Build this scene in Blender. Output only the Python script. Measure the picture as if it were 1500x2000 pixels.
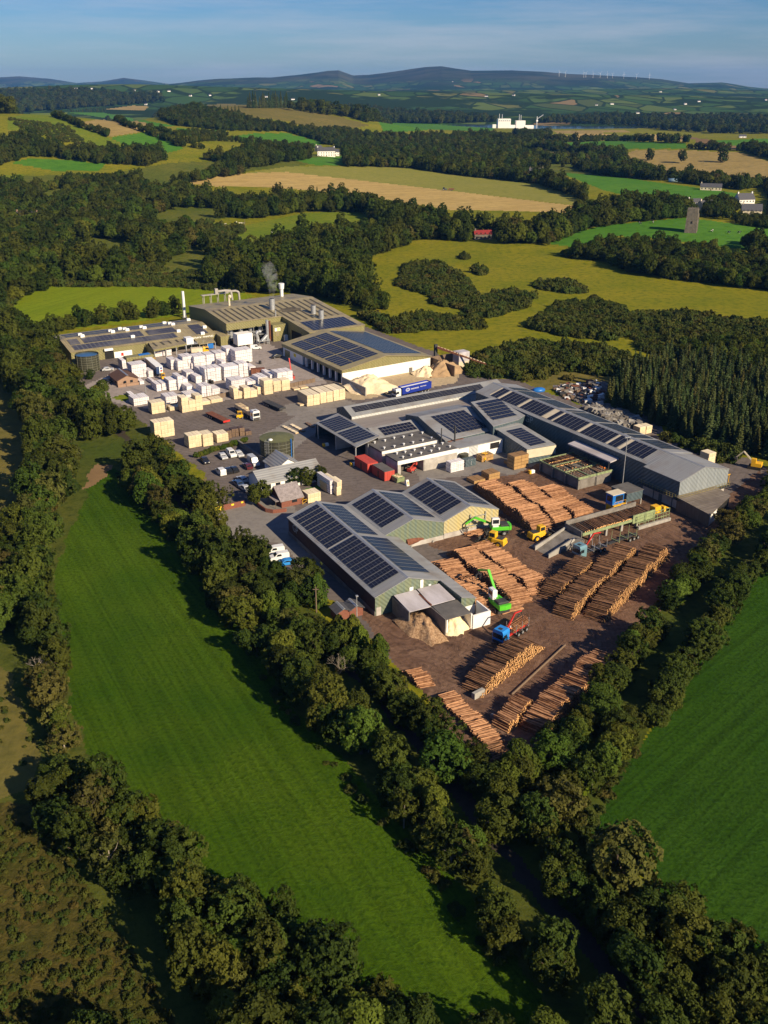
import bpy, math, random
import numpy as np
from mathutils import Vector, Matrix

scene = bpy.context.scene
for o in list(bpy.data.objects):
    bpy.data.objects.remove(o, do_unlink=True)
COL = scene.collection
rnd = random.Random(11)
PI = math.pi

# ------------------------------------------------------------------ camera
FPX, PCX, PCY = 1900.0, 750.0, 1000.0          # focal length and centre, in photo pixels (1500 x 2000)
PITCH = math.atan2(835, 1900)
CAMH = 100.0
cam = bpy.data.objects.new('camera', bpy.data.cameras.new('camera'))
COL.objects.link(cam)
cam.location = (0, 0, CAMH)
cam.rotation_euler = (PI / 2 - PITCH, 0, 0)
cam.data.sensor_fit = 'VERTICAL'
cam.data.sensor_height = 24.0
cam.data.lens = 24.0 * FPX / 2000.0
cam.data.clip_start = 1.0
cam.data.clip_end = 60000.0
scene.camera = cam

# ------------------------------------------------------------------ light
SUN_EL, SUN_AZ = math.radians(29), math.radians(133)     # azimuth clockwise from +Y
world = bpy.data.worlds.new('World')
scene.world = world
world.use_nodes = True
wn, wl = world.node_tree.nodes, world.node_tree.links
wn.clear()
w_out = wn.new('ShaderNodeOutputWorld')
w_bg = wn.new('ShaderNodeBackground')
sky = wn.new('ShaderNodeTexSky')
sky.sky_type = 'NISHITA'
sky.sun_disc = False
sky.sun_elevation = SUN_EL
sky.sun_rotation = SUN_AZ
sky.altitude = 100
sky.air_density = 1.0
sky.dust_density = 0.4
sky.ozone_density = 4.0
# thin streaks of high cloud low over the hills
w_tc = wn.new('ShaderNodeTexCoord')
w_map = wn.new('ShaderNodeMapping'); w_map.inputs['Scale'].default_value = (2.2, 2.2, 26.0)
w_map.inputs['Rotation'].default_value = (0.05, 0.09, 0.0)
w_nz = wn.new('ShaderNodeTexNoise'); w_nz.inputs['Scale'].default_value = 2.0
w_nz.inputs['Detail'].default_value = 7.0; w_nz.inputs['Roughness'].default_value = 0.6
w_rmp = wn.new('ShaderNodeValToRGB')
w_rmp.color_ramp.elements[0].position = 0.45; w_rmp.color_ramp.elements[1].position = 0.72
w_mul = wn.new('ShaderNodeMath'); w_mul.operation = 'MULTIPLY'; w_mul.inputs[1].default_value = 0.30
w_mix = wn.new('ShaderNodeMixRGB')
w_mix.inputs[2].default_value = (8.6, 7.9, 8.6, 1)
wl.new(w_tc.outputs['Generated'], w_map.inputs['Vector'])
wl.new(w_map.outputs['Vector'], w_nz.inputs['Vector'])
wl.new(w_nz.outputs['Fac'], w_rmp.inputs['Fac'])
wl.new(w_rmp.outputs['Color'], w_mul.inputs[0])
wl.new(w_mul.outputs[0], w_mix.inputs['Fac'])
w_sep = wn.new('ShaderNodeSeparateXYZ'); wl.new(w_tc.outputs['Generated'], w_sep.inputs[0])
w_tr = wn.new('ShaderNodeValToRGB')
w_tr.color_ramp.elements[0].position = 0.0; w_tr.color_ramp.elements[0].color = (.72, .86, 1.08, 1)
w_tr.color_ramp.elements[1].position = .16; w_tr.color_ramp.elements[1].color = (.17, .58, 1.08, 1)
wl.new(w_sep.outputs['Z'], w_tr.inputs['Fac'])
w_tint = wn.new('ShaderNodeMixRGB'); w_tint.blend_type = 'MULTIPLY'; w_tint.inputs['Fac'].default_value = 1.0
wl.new(sky.outputs['Color'], w_tint.inputs[1]); wl.new(w_tr.outputs['Color'], w_tint.inputs[2])
wl.new(w_tint.outputs['Color'], w_mix.inputs[1])
wl.new(w_mix.outputs['Color'], w_bg.inputs['Color'])
w_bg.inputs['Strength'].default_value = 0.052
wl.new(w_bg.outputs['Background'], w_out.inputs['Surface'])

sun = bpy.data.objects.new('sun', bpy.data.lights.new('sun', 'SUN'))
COL.objects.link(sun)
sun.data.energy = 5.0
sun.data.angle = math.radians(0.5)
sun.data.color = (1.0, 0.83, 0.58)
sdir = Vector((math.sin(SUN_AZ) * math.cos(SUN_EL), math.cos(SUN_AZ) * math.cos(SUN_EL), math.sin(SUN_EL)))
sun.rotation_euler = sdir.to_track_quat('Z', 'Y').to_euler()
scene.view_settings.view_transform = 'Standard'
scene.view_settings.look = 'None'
scene.view_settings.exposure = 0.64
scene.view_settings.gamma = 1.0
scene.render.engine = 'CYCLES'
scene.cycles.max_bounces = 5
scene.cycles.diffuse_bounces = 2
scene.cycles.glossy_bounces = 2
scene.cycles.transmission_bounces = 3
scene.cycles.volume_bounces = 0
scene.cycles.transparent_max_bounces = 4
scene.cycles.use_denoising = True

# ------------------------------------------------------------------ terrain
def hash2(ix, iy, seed):
    v = np.sin(ix * 127.1 + iy * 311.7 + seed * 74.7) * 43758.5453
    return v - np.floor(v)

def vnoise(x, y, s, seed=0):
    x = np.asarray(x, float) / s; y = np.asarray(y, float) / s
    ix, iy = np.floor(x), np.floor(y); fx, fy = x - ix, y - iy
    fx = fx * fx * (3 - 2 * fx); fy = fy * fy * (3 - 2 * fy)
    a, b = hash2(ix, iy, seed), hash2(ix + 1, iy, seed)
    c, d = hash2(ix, iy + 1, seed), hash2(ix + 1, iy + 1, seed)
    return (a * (1 - fx) + b * fx) * (1 - fy) + (c * (1 - fx) + d * fx) * fy

def smooth(a, b, v):
    t = np.clip((v - a) / (b - a), 0, 1)
    return t * t * (3 - 2 * t)

HILLS = [(-520, 1420, 330, 340, 60), (-255, 2000, 300, 300, 56), (560, 1560, 330, 260, 20), (225, 745, 110, 120, 7),
         (-120, 1150, 300, 260, 8), (900, 4700, 1700, 750, 52), (-1350, 4600, 1150, 800, 78), (-200, 6200, 1500, 900, 60),
         (1900, 6500, 1300, 900, 60)]
SKY1 = [(-400, 158), (0, 151), (40, 149), (100, 154), (150, 162), (200, 159), (243, 152), (290, 158), (345, 166), (500, 172), (900, 178), (2000, 178)]
SKY2 = [(-600, 185), (200, 178), (340, 168), (430, 160), (530, 158), (600, 148), (640, 142), (662, 141), (690, 152), (720, 151), (790, 141), (830, 133),
        (862, 131), (920, 139), (1000, 138), (1060, 141), (1110, 147), (1200, 153), (1290, 158), (1345, 166), (1410, 163), (1460, 171),
        (1520, 176), (1800, 172), (2200, 178)]
def ridge(x, y, sky, d0, w):
    px = PCX + 2075.0 * x / np.maximum(y, 1.0)
    py = np.interp(px, [p[0] for p in sky], [p[1] for p in sky])
    el = np.tan(np.arctan((PCY - py) / FPX) - PITCH)
    top = CAMH + d0 * el
    return top * np.exp(-((y - d0) / w) ** 2)

def hT(x, y):
    x = np.asarray(x, float); y = np.asarray(y, float)
    z = np.zeros_like(x + y)
    for cx, cy, sx, sy, h in HILLS:
        z = z + h * np.exp(-((x - cx) / sx) ** 2 - ((y - cy) / sy) ** 2)
    away = smooth(420, 900, np.hypot(x - 0, y - 230)) * (1 - smooth(2250, 2600, y) * (1 - smooth(3000, 3700, y)))
    z = z + away * (vnoise(x, y, 260, 1) * 9 - 3 + (vnoise(x, y, 900, 2) - .3) * 16 * smooth(3200, 4500, y))
    z = z + smooth(6500, 9500, y) * (vnoise(x, y, 1300, 5) - .4) * 60
    far = smooth(5200, 7000, y)
    z = z + far * ridge(x, y, SKY2, 11000.0, 2300.0) * .97
    z = np.maximum(z, far * 0 + smooth(11000, 12500, y) * ridge(x, y, SKY1, 15000.0, 1500.0))
    return z

def pray(px, py):
    a, b = (px - PCX) / FPX, (PCY - py) / FPX
    c, s = math.cos(PITCH), math.sin(PITCH)
    return a, c + b * s, -s + b * c

def g(px, py, z=0.0):
    """photo pixel -> point of the horizontal plane at height z (the yard is level)"""
    dx, dy, dz = pray(px, py)
    t = (z - CAMH) / dz
    return Vector((dx * t, dy * t, z))

TS = 40.0 * 1.006 ** np.arange(1040)
def T(px, py):
    """photo pixel -> point on the terrain"""
    dx, dy, dz = pray(px, py)
    xs, ys, zs = dx * TS, dy * TS, CAMH + dz * TS
    below = zs < hT(xs, ys)
    if not below.any():
        return None
    i = int(np.argmax(below)); lo, hi = TS[max(i - 1, 0)], TS[i]
    for _ in range(18):
        m = (lo + hi) / 2
        if CAMH + dz * m < float(hT(dx * m, dy * m)): hi = m
        else: lo = m
    return Vector((dx * hi, dy * hi, float(hT(dx * hi, dy * hi))))

def poly_world(pts, step=14.0):
    out = []
    n = len(pts)
    for i in range(n):
        a, b = pts[i], pts[(i + 1) % n]
        k = max(1, int(math.hypot(b[0] - a[0], b[1] - a[1]) / step))
        for j in range(k):
            p = T(a[0] + (b[0] - a[0]) * j / k, a[1] + (b[1] - a[1]) * j / k)
            if p is not None: out.append((p.x, p.y))
    return np.array(out)

def inside(poly, x, y):
    res = np.zeros(len(x), bool)
    x0, y0 = poly.min(0); x1, y1 = poly.max(0)
    idx = np.nonzero((x >= x0) & (x <= x1) & (y >= y0) & (y <= y1))[0]
    if not len(idx): return res
    xs, ys = x[idx], y[idx]; r = np.zeros(len(idx), bool)
    j = len(poly) - 1
    for i in range(len(poly)):
        xi, yi = poly[i]; xj, yj = poly[j]
        if yi != yj:
            c = ((yi > ys) != (yj > ys)) & (xs < (xj - xi) * (ys - yi) / (yj - yi) + xi)
            r ^= c
        j = i
    res[idx] = r
    return res

# ------------------------------------------------------------------ materials
def new_mat(name):
    m = bpy.data.materials.new(name); m.use_nodes = True
    nt = m.node_tree
    return m, nt, nt.nodes['Principled BSDF']

def mat(name, c1, c2=None, scale=2.0, rough=0.7, metal=0.0, bump=0.0, bscale=None, detail=5.0, lo=.35, hi=.65, spec=None, stretch=None, vary=0.0):
    """two-tone noise material with optional bump, stretched coordinates and per-object variation"""
    m, nt, b = new_mat(name)
    c1 = tuple(c1) + (1,)
    b.inputs['Roughness'].default_value = rough; b.inputs['Metallic'].default_value = metal
    b.inputs['Specular IOR Level'].default_value = 0.3 if spec is None else spec
    if c2 is None:
        c2 = tuple(max(0, v * .78) for v in c1[:3])
    c2 = tuple(c2) + (1,)
    tc = nt.nodes.new('ShaderNodeTexCoord')
    vec = tc.outputs['Object']
    if stretch:
        mp = nt.nodes.new('ShaderNodeMapping'); mp.inputs['Scale'].default_value = stretch
        nt.links.new(vec, mp.inputs['Vector']); vec = mp.outputs['Vector']
    nz = nt.nodes.new('ShaderNodeTexNoise'); nz.inputs['Scale'].default_value = scale; nz.inputs['Detail'].default_value = detail
    nz.inputs['Roughness'].default_value = .6
    nt.links.new(vec, nz.inputs['Vector'])
    rp = nt.nodes.new('ShaderNodeValToRGB')
    rp.color_ramp.elements[0].position = lo; rp.color_ramp.elements[1].position = hi
    rp.color_ramp.elements[0].color = c1; rp.color_ramp.elements[1].color = c2
    nt.links.new(nz.outputs['Fac'], rp.inputs['Fac'])
    col = rp.outputs['Color']
    if vary:
        oi = nt.nodes.new('ShaderNodeObjectInfo')
        mr = nt.nodes.new('ShaderNodeMapRange'); mr.inputs['To Min'].default_value = 1 - vary; mr.inputs['To Max'].default_value = 1 + vary
        nt.links.new(oi.outputs['Random'], mr.inputs['Value'])
        hs = nt.nodes.new('ShaderNodeHueSaturation'); nt.links.new(mr.outputs[0], hs.inputs['Value'])
        nt.links.new(col, hs.inputs['Color']); col = hs.outputs['Color']
    nt.links.new(col, b.inputs['Base Color'])
    if bump:
        n2 = nt.nodes.new('ShaderNodeTexNoise'); n2.inputs['Scale'].default_value = bscale or scale * 3; n2.inputs['Detail'].default_value = 6
        nt.links.new(vec, n2.inputs['Vector'])
        bp = nt.nodes.new('ShaderNodeBump'); bp.inputs['Strength'].default_value = bump; bp.inputs['Distance'].default_value = 0.3
        nt.links.new(n2.outputs['Fac'], bp.inputs['Height']); nt.links.new(bp.outputs['Normal'], b.inputs['Normal'])
    return m

def mat_sheet(name, c1, c2, axis='X', pitch=0.5, rough=.45, metal=0.0, dirt=None):
    """profiled metal sheet: ribs across one local axis, streaky weathering"""
    m, nt, b = new_mat(name)
    b.inputs['Roughness'].default_value = rough; b.inputs['Metallic'].default_value = metal
    b.inputs['Specular IOR Level'].default_value = 0.35
    tc = nt.nodes.new('ShaderNodeTexCoord')
    mp = nt.nodes.new('ShaderNodeMapping')
    sc = {'X': (1.6, .12, .12), 'Y': (.12, 1.6, .12), 'H': (1.6, 1.6, .10)}[axis]
    mp.inputs['Scale'].default_value = sc
    nt.links.new(tc.outputs['Object'], mp.inputs['Vector'])
    nz = nt.nodes.new('ShaderNodeTexNoise'); nz.inputs['Scale'].default_value = 1.0; nz.inputs['Detail'].default_value = 6
    nt.links.new(mp.outputs['Vector'], nz.inputs['Vector'])
    rp = nt.nodes.new('ShaderNodeValToRGB'); rp.color_ramp.elements[0].position = .33; rp.color_ramp.elements[1].position = .68
    rp.color_ramp.elements[0].color = tuple(c1) + (1,); rp.color_ramp.elements[1].color = tuple(c2) + (1,)
    nt.links.new(nz.outputs['Fac'], rp.inputs['Fac'])
    col = rp.outputs['Color']
    if dirt:
        n3 = nt.nodes.new('ShaderNodeTexNoise'); n3.inputs['Scale'].default_value = .22; n3.inputs['Detail'].default_value = 7
        nt.links.new(tc.outputs['Object'], n3.inputs['Vector'])
        r3 = nt.nodes.new('ShaderNodeValToRGB'); r3.color_ramp.elements[0].position = .5; r3.color_ramp.elements[1].position = .72
        nt.links.new(n3.outputs['Fac'], r3.inputs['Fac'])
        mx = nt.nodes.new('ShaderNodeMixRGB'); mx.inputs[2].default_value = tuple(dirt) + (1,)
        nt.links.new(r3.outputs['Color'], mx.inputs['Fac']); nt.links.new(col, mx.inputs[1]); col = mx.outputs['Color']
    wv = nt.nodes.new('ShaderNodeTexWave'); wv.wave_profile = 'SIN'
    wv.bands_direction = {'X': 'X', 'Y': 'Y', 'H': 'DIAGONAL'}[axis]
    wv.inputs['Scale'].default_value = 0.314 / pitch * (1.0 if axis != 'H' else 1.0)
    wv.inputs['Distortion'].default_value = 0.0
    nt.links.new(tc.outputs['Object'], wv.inputs['Vector'])
    bp = nt.nodes.new('ShaderNodeBump'); bp.inputs['Strength'].default_value = .55; bp.inputs['Distance'].default_value = .12
    nt.links.new(wv.outputs['Fac'], bp.inputs['Height']); nt.links.new(bp.outputs['Normal'], b.inputs['Normal'])
    nt.links.new(col, b.inputs['Base Color'])
    return m

M = {}
def field_mat(name, c1, c2, c3, s1=.02, s2=.5, stripe=None, stripe_amt=.25, bump=.5, swirl=0.0, rings=None):
    """grass or crop ground in world coordinates: broad patches, fine mottling, optional mowing lines"""
    m, nt, b = new_mat(name)
    N, Lk = nt.nodes, nt.links
    b.inputs['Roughness'].default_value = .9; b.inputs['Specular IOR Level'].default_value = .05
    tc = N.new('ShaderNodeTexCoord'); v = tc.outputs['Object']
    n1 = N.new('ShaderNodeTexNoise'); n1.inputs['Scale'].default_value = s1; n1.inputs['Detail'].default_value = 8; n1.inputs['Roughness'].default_value = .62
    n2 = N.new('ShaderNodeTexNoise'); n2.inputs['Scale'].default_value = s2; n2.inputs['Detail'].default_value = 8; n2.inputs['Roughness'].default_value = .7
    n1.inputs['Distortion'].default_value = swirl; n2.inputs['Distortion'].default_value = swirl * .5
    Lk.new(v, n1.inputs['Vector']); Lk.new(v, n2.inputs['Vector'])
    r1 = N.new('ShaderNodeValToRGB'); r1.color_ramp.elements[0].position = .36; r1.color_ramp.elements[1].position = .64
    r1.color_ramp.elements[0].color = tuple(c1) + (1,); r1.color_ramp.elements[1].color = tuple(c2) + (1,)
    Lk.new(n1.outputs['Fac'], r1.inputs['Fac'])
    r2 = N.new('ShaderNodeValToRGB'); r2.color_ramp.elements[0].position = .46; r2.color_ramp.elements[1].position = .68
    Lk.new(n2.outputs['Fac'], r2.inputs['Fac'])
    m1 = N.new('ShaderNodeMixRGB'); m1.inputs[2].default_value = tuple(c3) + (1,)
    Lk.new(r2.outputs['Color'], m1.inputs['Fac']); Lk.new(r1.outputs['Color'], m1.inputs[1])
    col = m1.outputs['Color']
    if stripe:
        ang, wid = stripe
        mp = N.new('ShaderNodeMapping'); mp.inputs['Rotation'].default_value = (0, 0, ang)
        Lk.new(v, mp.inputs['Vector'])
        mp.vector_type = 'POINT'
        ms_ = N.new('ShaderNodeMapping'); ms_.inputs['Scale'].default_value = (1.0 / wid, .02 / wid, 1)
        Lk.new(mp.outputs['Vector'], ms_.inputs['Vector'])
        nd = N.new('ShaderNodeTexNoise'); nd.inputs['Scale'].default_value = 1.0; nd.inputs['Detail'].default_value = 4; nd.inputs['Distortion'].default_value = .9
        Lk.new(ms_.outputs['Vector'], nd.inputs['Vector'])
        wv = N.new('ShaderNodeMapRange'); wv.inputs['From Min'].default_value = .36; wv.inputs['From Max'].default_value = .62
        Lk.new(nd.outputs['Fac'], wv.inputs['Value'])
        m2 = N.new('ShaderNodeMixRGB'); m2.blend_type = 'MULTIPLY'
        rw = N.new('ShaderNodeMapRange'); rw.inputs['To Min'].default_value = 1 - stripe_amt; rw.inputs['To Max'].default_value = 1.05
        Lk.new(wv.outputs[0], rw.inputs['Value'])
        m2.inputs['Fac'].default_value = 1.0
        Lk.new(col, m2.inputs[1]); Lk.new(rw.outputs[0], m2.inputs[2]); col = m2.outputs['Color']
    for cx_, cy_, wd_ in (rings or []):          # curved tyre marks round the turning places
        mp2 = N.new('ShaderNodeMapping'); mp2.inputs['Location'].default_value = (-cx_, -cy_, 0)
        Lk.new(v, mp2.inputs['Vector'])
        w2 = N.new('ShaderNodeTexWave'); w2.wave_type = 'RINGS'; w2.rings_direction = 'Z'; w2.inputs['Scale'].default_value = .314 / wd_
        w2.inputs['Distortion'].default_value = 5.0; w2.inputs['Detail'].default_value = 3; w2.inputs['Detail Scale'].default_value = .12
        Lk.new(mp2.outputs['Vector'], w2.inputs['Vector'])
        r6 = N.new('ShaderNodeMapRange'); r6.inputs['From Min'].default_value = .55; r6.inputs['To Min'].default_value = 1.04; r6.inputs['To Max'].default_value = .82
        Lk.new(w2.outputs['Fac'], r6.inputs['Value'])
        m4 = N.new('ShaderNodeMixRGB'); m4.blend_type = 'MULTIPLY'
        Lk.new(n1.outputs['Fac'], m4.inputs['Fac']); Lk.new(col, m4.inputs[1]); Lk.new(r6.outputs[0], m4.inputs[2]); col = m4.outputs['Color']
    Lk.new(col, b.inputs['Base Color'])
    bp = N.new('ShaderNodeBump'); bp.inputs['Strength'].default_value = bump; bp.inputs['Distance'].default_value = .8
    Lk.new(n2.outputs['Fac'], bp.inputs['Height']); Lk.new(bp.outputs['Normal'], b.inputs['Normal'])
    return m

M['lush'] = field_mat('lush_grass', (.038, .088, .003), (.074, .126, .006), (.024, .058, .003), .032, 1.3, (-.50, 1.1), .24, .6)
M['lush2'] = field_mat('lush_grass_right', (.020, .062, .003), (.038, .092, .007), (.012, .040, .003), .032, 1.3, (.78, 1.0), .26, .6)
M['pasture'] = field_mat('rough_pasture', (.145, .158, .008), (.230, .200, .014), (.080, .104, .008), .02, .3)
M['meadow'] = field_mat('meadow_grass', (.115, .165, .011), (.170, .190, .018), (.075, .120, .009), .02, .30)
M['green'] = field_mat('bright_grass', (.060, .170, .016), (.085, .190, .020), (.045, .130, .012), .01, .12)
M['limefield'] = field_mat('silage_aftermath', (.150, .205, .007), (.185, .222, .010), (.115, .170, .007), .02, .4, (.4, 4.0), .12)
M['stubble'] = field_mat('cereal_stubble', (.46, .33, .12), (.40, .28, .10), (.33, .24, .085), .01, .15, (1.15, 7.0), .12)
M['ripe'] = field_mat('ripening_crop', (.20, .20, .040), (.24, .22, .05), (.16, .17, .03), .01, .15)
M['straw'] = field_mat('pale_stubble', (.33, .24, .085), (.27, .20, .07), (.22, .17, .06), .008, .1, (.2, 9.0), .12)
M['brown'] = field_mat('ploughed_field', (.22, .14, .07), (.18, .115, .055), (.15, .10, .05), .008, .1)
M['heath'] = field_mat('dry_grass', (.17, .135, .035), (.13, .115, .03), (.09, .085, .022), .02, .25)
M['reeds'] = field_mat('reedy_rough', (.105, .082, .020), (.060, .064, .013), (.034, .040, .008), .08, .7, None, 0, 1.0, 1.0)
M['floor'] = field_mat('woodland_floor', (.055, .080, .012), (.090, .095, .018), (.034, .050, .009), .03, .4)
M['tan'] = field_mat('sawdust_ground', (.50, .39, .24), (.42, .33, .21), (.34, .27, .18), .05, .6)
M['scrubland'] = field_mat('scrubby_ground', (.080, .105, .014), (.130, .130, .022), (.050, .070, .010), .03, .3)
M['concrete_g'] = field_mat('concrete_ground', (.235, .215, .20), (.20, .185, .17), (.165, .15, .14), .05, .5, None, 0, .15)
M['asphalt'] = field_mat('asphalt_ground', (.135, .113, .104), (.170, .145, .134), (.102, .086, .079), .035, .5, None, 0, .15, 2.0, [(-30, 330, 1.8)])
M['dirt'] = field_mat('log_yard_dirt', (.142, .080, .053), (.190, .117, .080), (.082, .048, .034), .05, .35, None, 0, .5, 3.0, [(4, 168, 1.1), (44, 205, 1.6)])
M['road'] = field_mat('lane_asphalt', (.052, .042, .032), (.062, .052, .040), (.040, .034, .026), .05, .8, None, 0, .1)
M['paved'] = field_mat('pale_paving', (.29, .245, .225), (.33, .29, .27), (.22, .19, .175), .05, .4, None, 0, .15, 1.5)
M['rubble'] = field_mat('rubble_ground', (.30, .27, .26), (.16, .14, .13), (.07, .06, .06), .09, .7, None, 0, 1.5)

# far hills: a patchwork of fields, woods and hedges
def hills_mat():
    m, nt, b = new_mat('far_hill_fields')
    N, Lk = nt.nodes, nt.links
    b.inputs['Roughness'].default_value = .95; b.inputs['Specular IOR Level'].default_value = 0
    tc = N.new('ShaderNodeTexCoord')
    mp = N.new('ShaderNodeMapping'); mp.inputs['Scale'].default_value = (1, .42, 0); mp.inputs['Rotation'].default_value = (0, 0, .35)
    Lk.new(tc.outputs['Object'], mp.inputs['Vector'])
    nd = N.new('ShaderNodeTexNoise'); nd.inputs['Scale'].default_value = .006; nd.inputs['Detail'].default_value = 3
    Lk.new(mp.outputs['Vector'], nd.inputs['Vector'])
    ad = N.new('ShaderNodeVectorMath'); ad.operation = 'MULTIPLY_ADD'; ad.inputs[1].default_value = (60, 60, 0)
    Lk.new(nd.outputs['Color'], ad.inputs[0]); Lk.new(mp.outputs['Vector'], ad.inputs[2])
    vo = N.new('ShaderNodeTexVoronoi'); vo.inputs['Scale'].default_value = .0085; vo.inputs['Randomness'].default_value = .85
    ve = N.new('ShaderNodeTexVoronoi'); ve.inputs['Scale'].default_value = .0085; ve.inputs['Randomness'].default_value = .85; ve.feature = 'DISTANCE_TO_EDGE'
    Lk.new(ad.outputs[0], vo.inputs['Vector']); Lk.new(ad.outputs[0], ve.inputs['Vector'])
    sep = N.new('ShaderNodeSeparateColor'); Lk.new(vo.outputs['Color'], sep.inputs[0])
    rp = N.new('ShaderNodeValToRGB'); e = rp.color_ramp.elements
    e[0].position = 0; e[0].color = (0.037, 0.075, 0.021, 1); e[1].position = 1; e[1].color = (0.246, 0.161, 0.078, 1)
    for p, c in ((.25, (0.043, 0.086, 0.023, 1)), (.45, (0.068, 0.112, 0.029, 1)), (.62, (0.093, 0.129, 0.032, 1)), (.78, (0.068, 0.091, 0.029, 1)), (.86, (0.123, 0.129, 0.039, 1)), (.93, (0.209, 0.150, 0.072, 1))):
        x = e.new(p); x.color = c
    rp.color_ramp.interpolation = 'CONSTANT'
    Lk.new(sep.outputs[0], rp.inputs['Fac'])
    wd = N.new('ShaderNodeTexNoise'); wd.inputs['Scale'].default_value = .0016; wd.inputs['Detail'].default_value = 6; wd.inputs['Roughness'].default_value = .6
    Lk.new(tc.outputs['Object'], wd.inputs['Vector'])
    wr = N.new('ShaderNodeValToRGB'); wr.color_ramp.elements[0].position = .50; wr.color_ramp.elements[1].position = .53
    Lk.new(wd.outputs['Fac'], wr.inputs['Fac'])
    er = N.new('ShaderNodeValToRGB'); er.color_ramp.elements[0].position = .03; er.color_ramp.elements[1].position = .06
    er.color_ramp.elements[0].color = (1, 1, 1, 1); er.color_ramp.elements[1].color = (0, 0, 0, 1)
    Lk.new(ve.outputs['Distance'], er.inputs['Fac'])
    mx = N.new('ShaderNodeMath'); mx.operation = 'MAXIMUM'
    Lk.new(wr.outputs['Color'], mx.inputs[0]); Lk.new(er.outputs['Color'], mx.inputs[1])
    dk = N.new('ShaderNodeMixRGB'); dk.inputs[2].default_value = (.020, .036, .012, 1)
    Lk.new(mx.outputs[0], dk.inputs['Fac']); Lk.new(rp.outputs['Color'], dk.inputs[1])
    # high moor above the enclosed land
    sz = N.new('ShaderNodeSeparateXYZ'); Lk.new(tc.outputs['Object'], sz.inputs[0])
    mr = N.new('ShaderNodeMapRange'); mr.inputs['From Min'].default_value = 95; mr.inputs['From Max'].default_value = 150
    nm = N.new('ShaderNodeMath'); nm.operation = 'MULTIPLY_ADD'; nm.inputs[1].default_value = 130; nm.inputs[2].default_value = -65
    Lk.new(wd.outputs['Fac'], nm.inputs[0])
    sm = N.new('ShaderNodeMath'); Lk.new(sz.outputs['Z'], sm.inputs[0]); Lk.new(nm.outputs[0], sm.inputs[1])
    Lk.new(sm.outputs[0], mr.inputs['Value'])
    mo = N.new('ShaderNodeMixRGB')
    n5 = N.new('ShaderNodeTexNoise'); n5.inputs['Scale'].default_value = .0022; n5.inputs['Detail'].default_value = 8
    Lk.new(tc.outputs['Object'], n5.inputs['Vector'])
    r5 = N.new('ShaderNodeValToRGB'); r5.color_ramp.elements[0].position = .4; r5.color_ramp.elements[1].position = .62
    r5.color_ramp.elements[0].color = (.026, .036, .020, 1); r5.color_ramp.elements[1].color = (.070, .070, .040, 1)
    Lk.new(n5.outputs['Fac'], r5.inputs['Fac']); Lk.new(r5.outputs['Color'], mo.inputs[2])
    Lk.new(mr.outputs[0], mo.inputs['Fac']); Lk.new(dk.outputs['Color'], mo.inputs[1])
    Lk.new(mo.outputs['Color'], b.inputs['Base Color'])
    return m
M['hills'] = hills_mat()

m, nt, b = new_mat('estuary_water')
b.inputs['Base Color'].default_value = (.03, .05, .06, 1); b.inputs['Roughness'].default_value = .12
nz = nt.nodes.new('ShaderNodeTexNoise'); nz.inputs['Scale'].default_value = .05
bp = nt.nodes.new('ShaderNodeBump'); bp.inputs['Strength'].default_value = .15
nt.links.new(nz.outputs['Fac'], bp.inputs['Height']); nt.links.new(bp.outputs['Normal'], b.inputs['Normal'])
M['water'] = m
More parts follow.
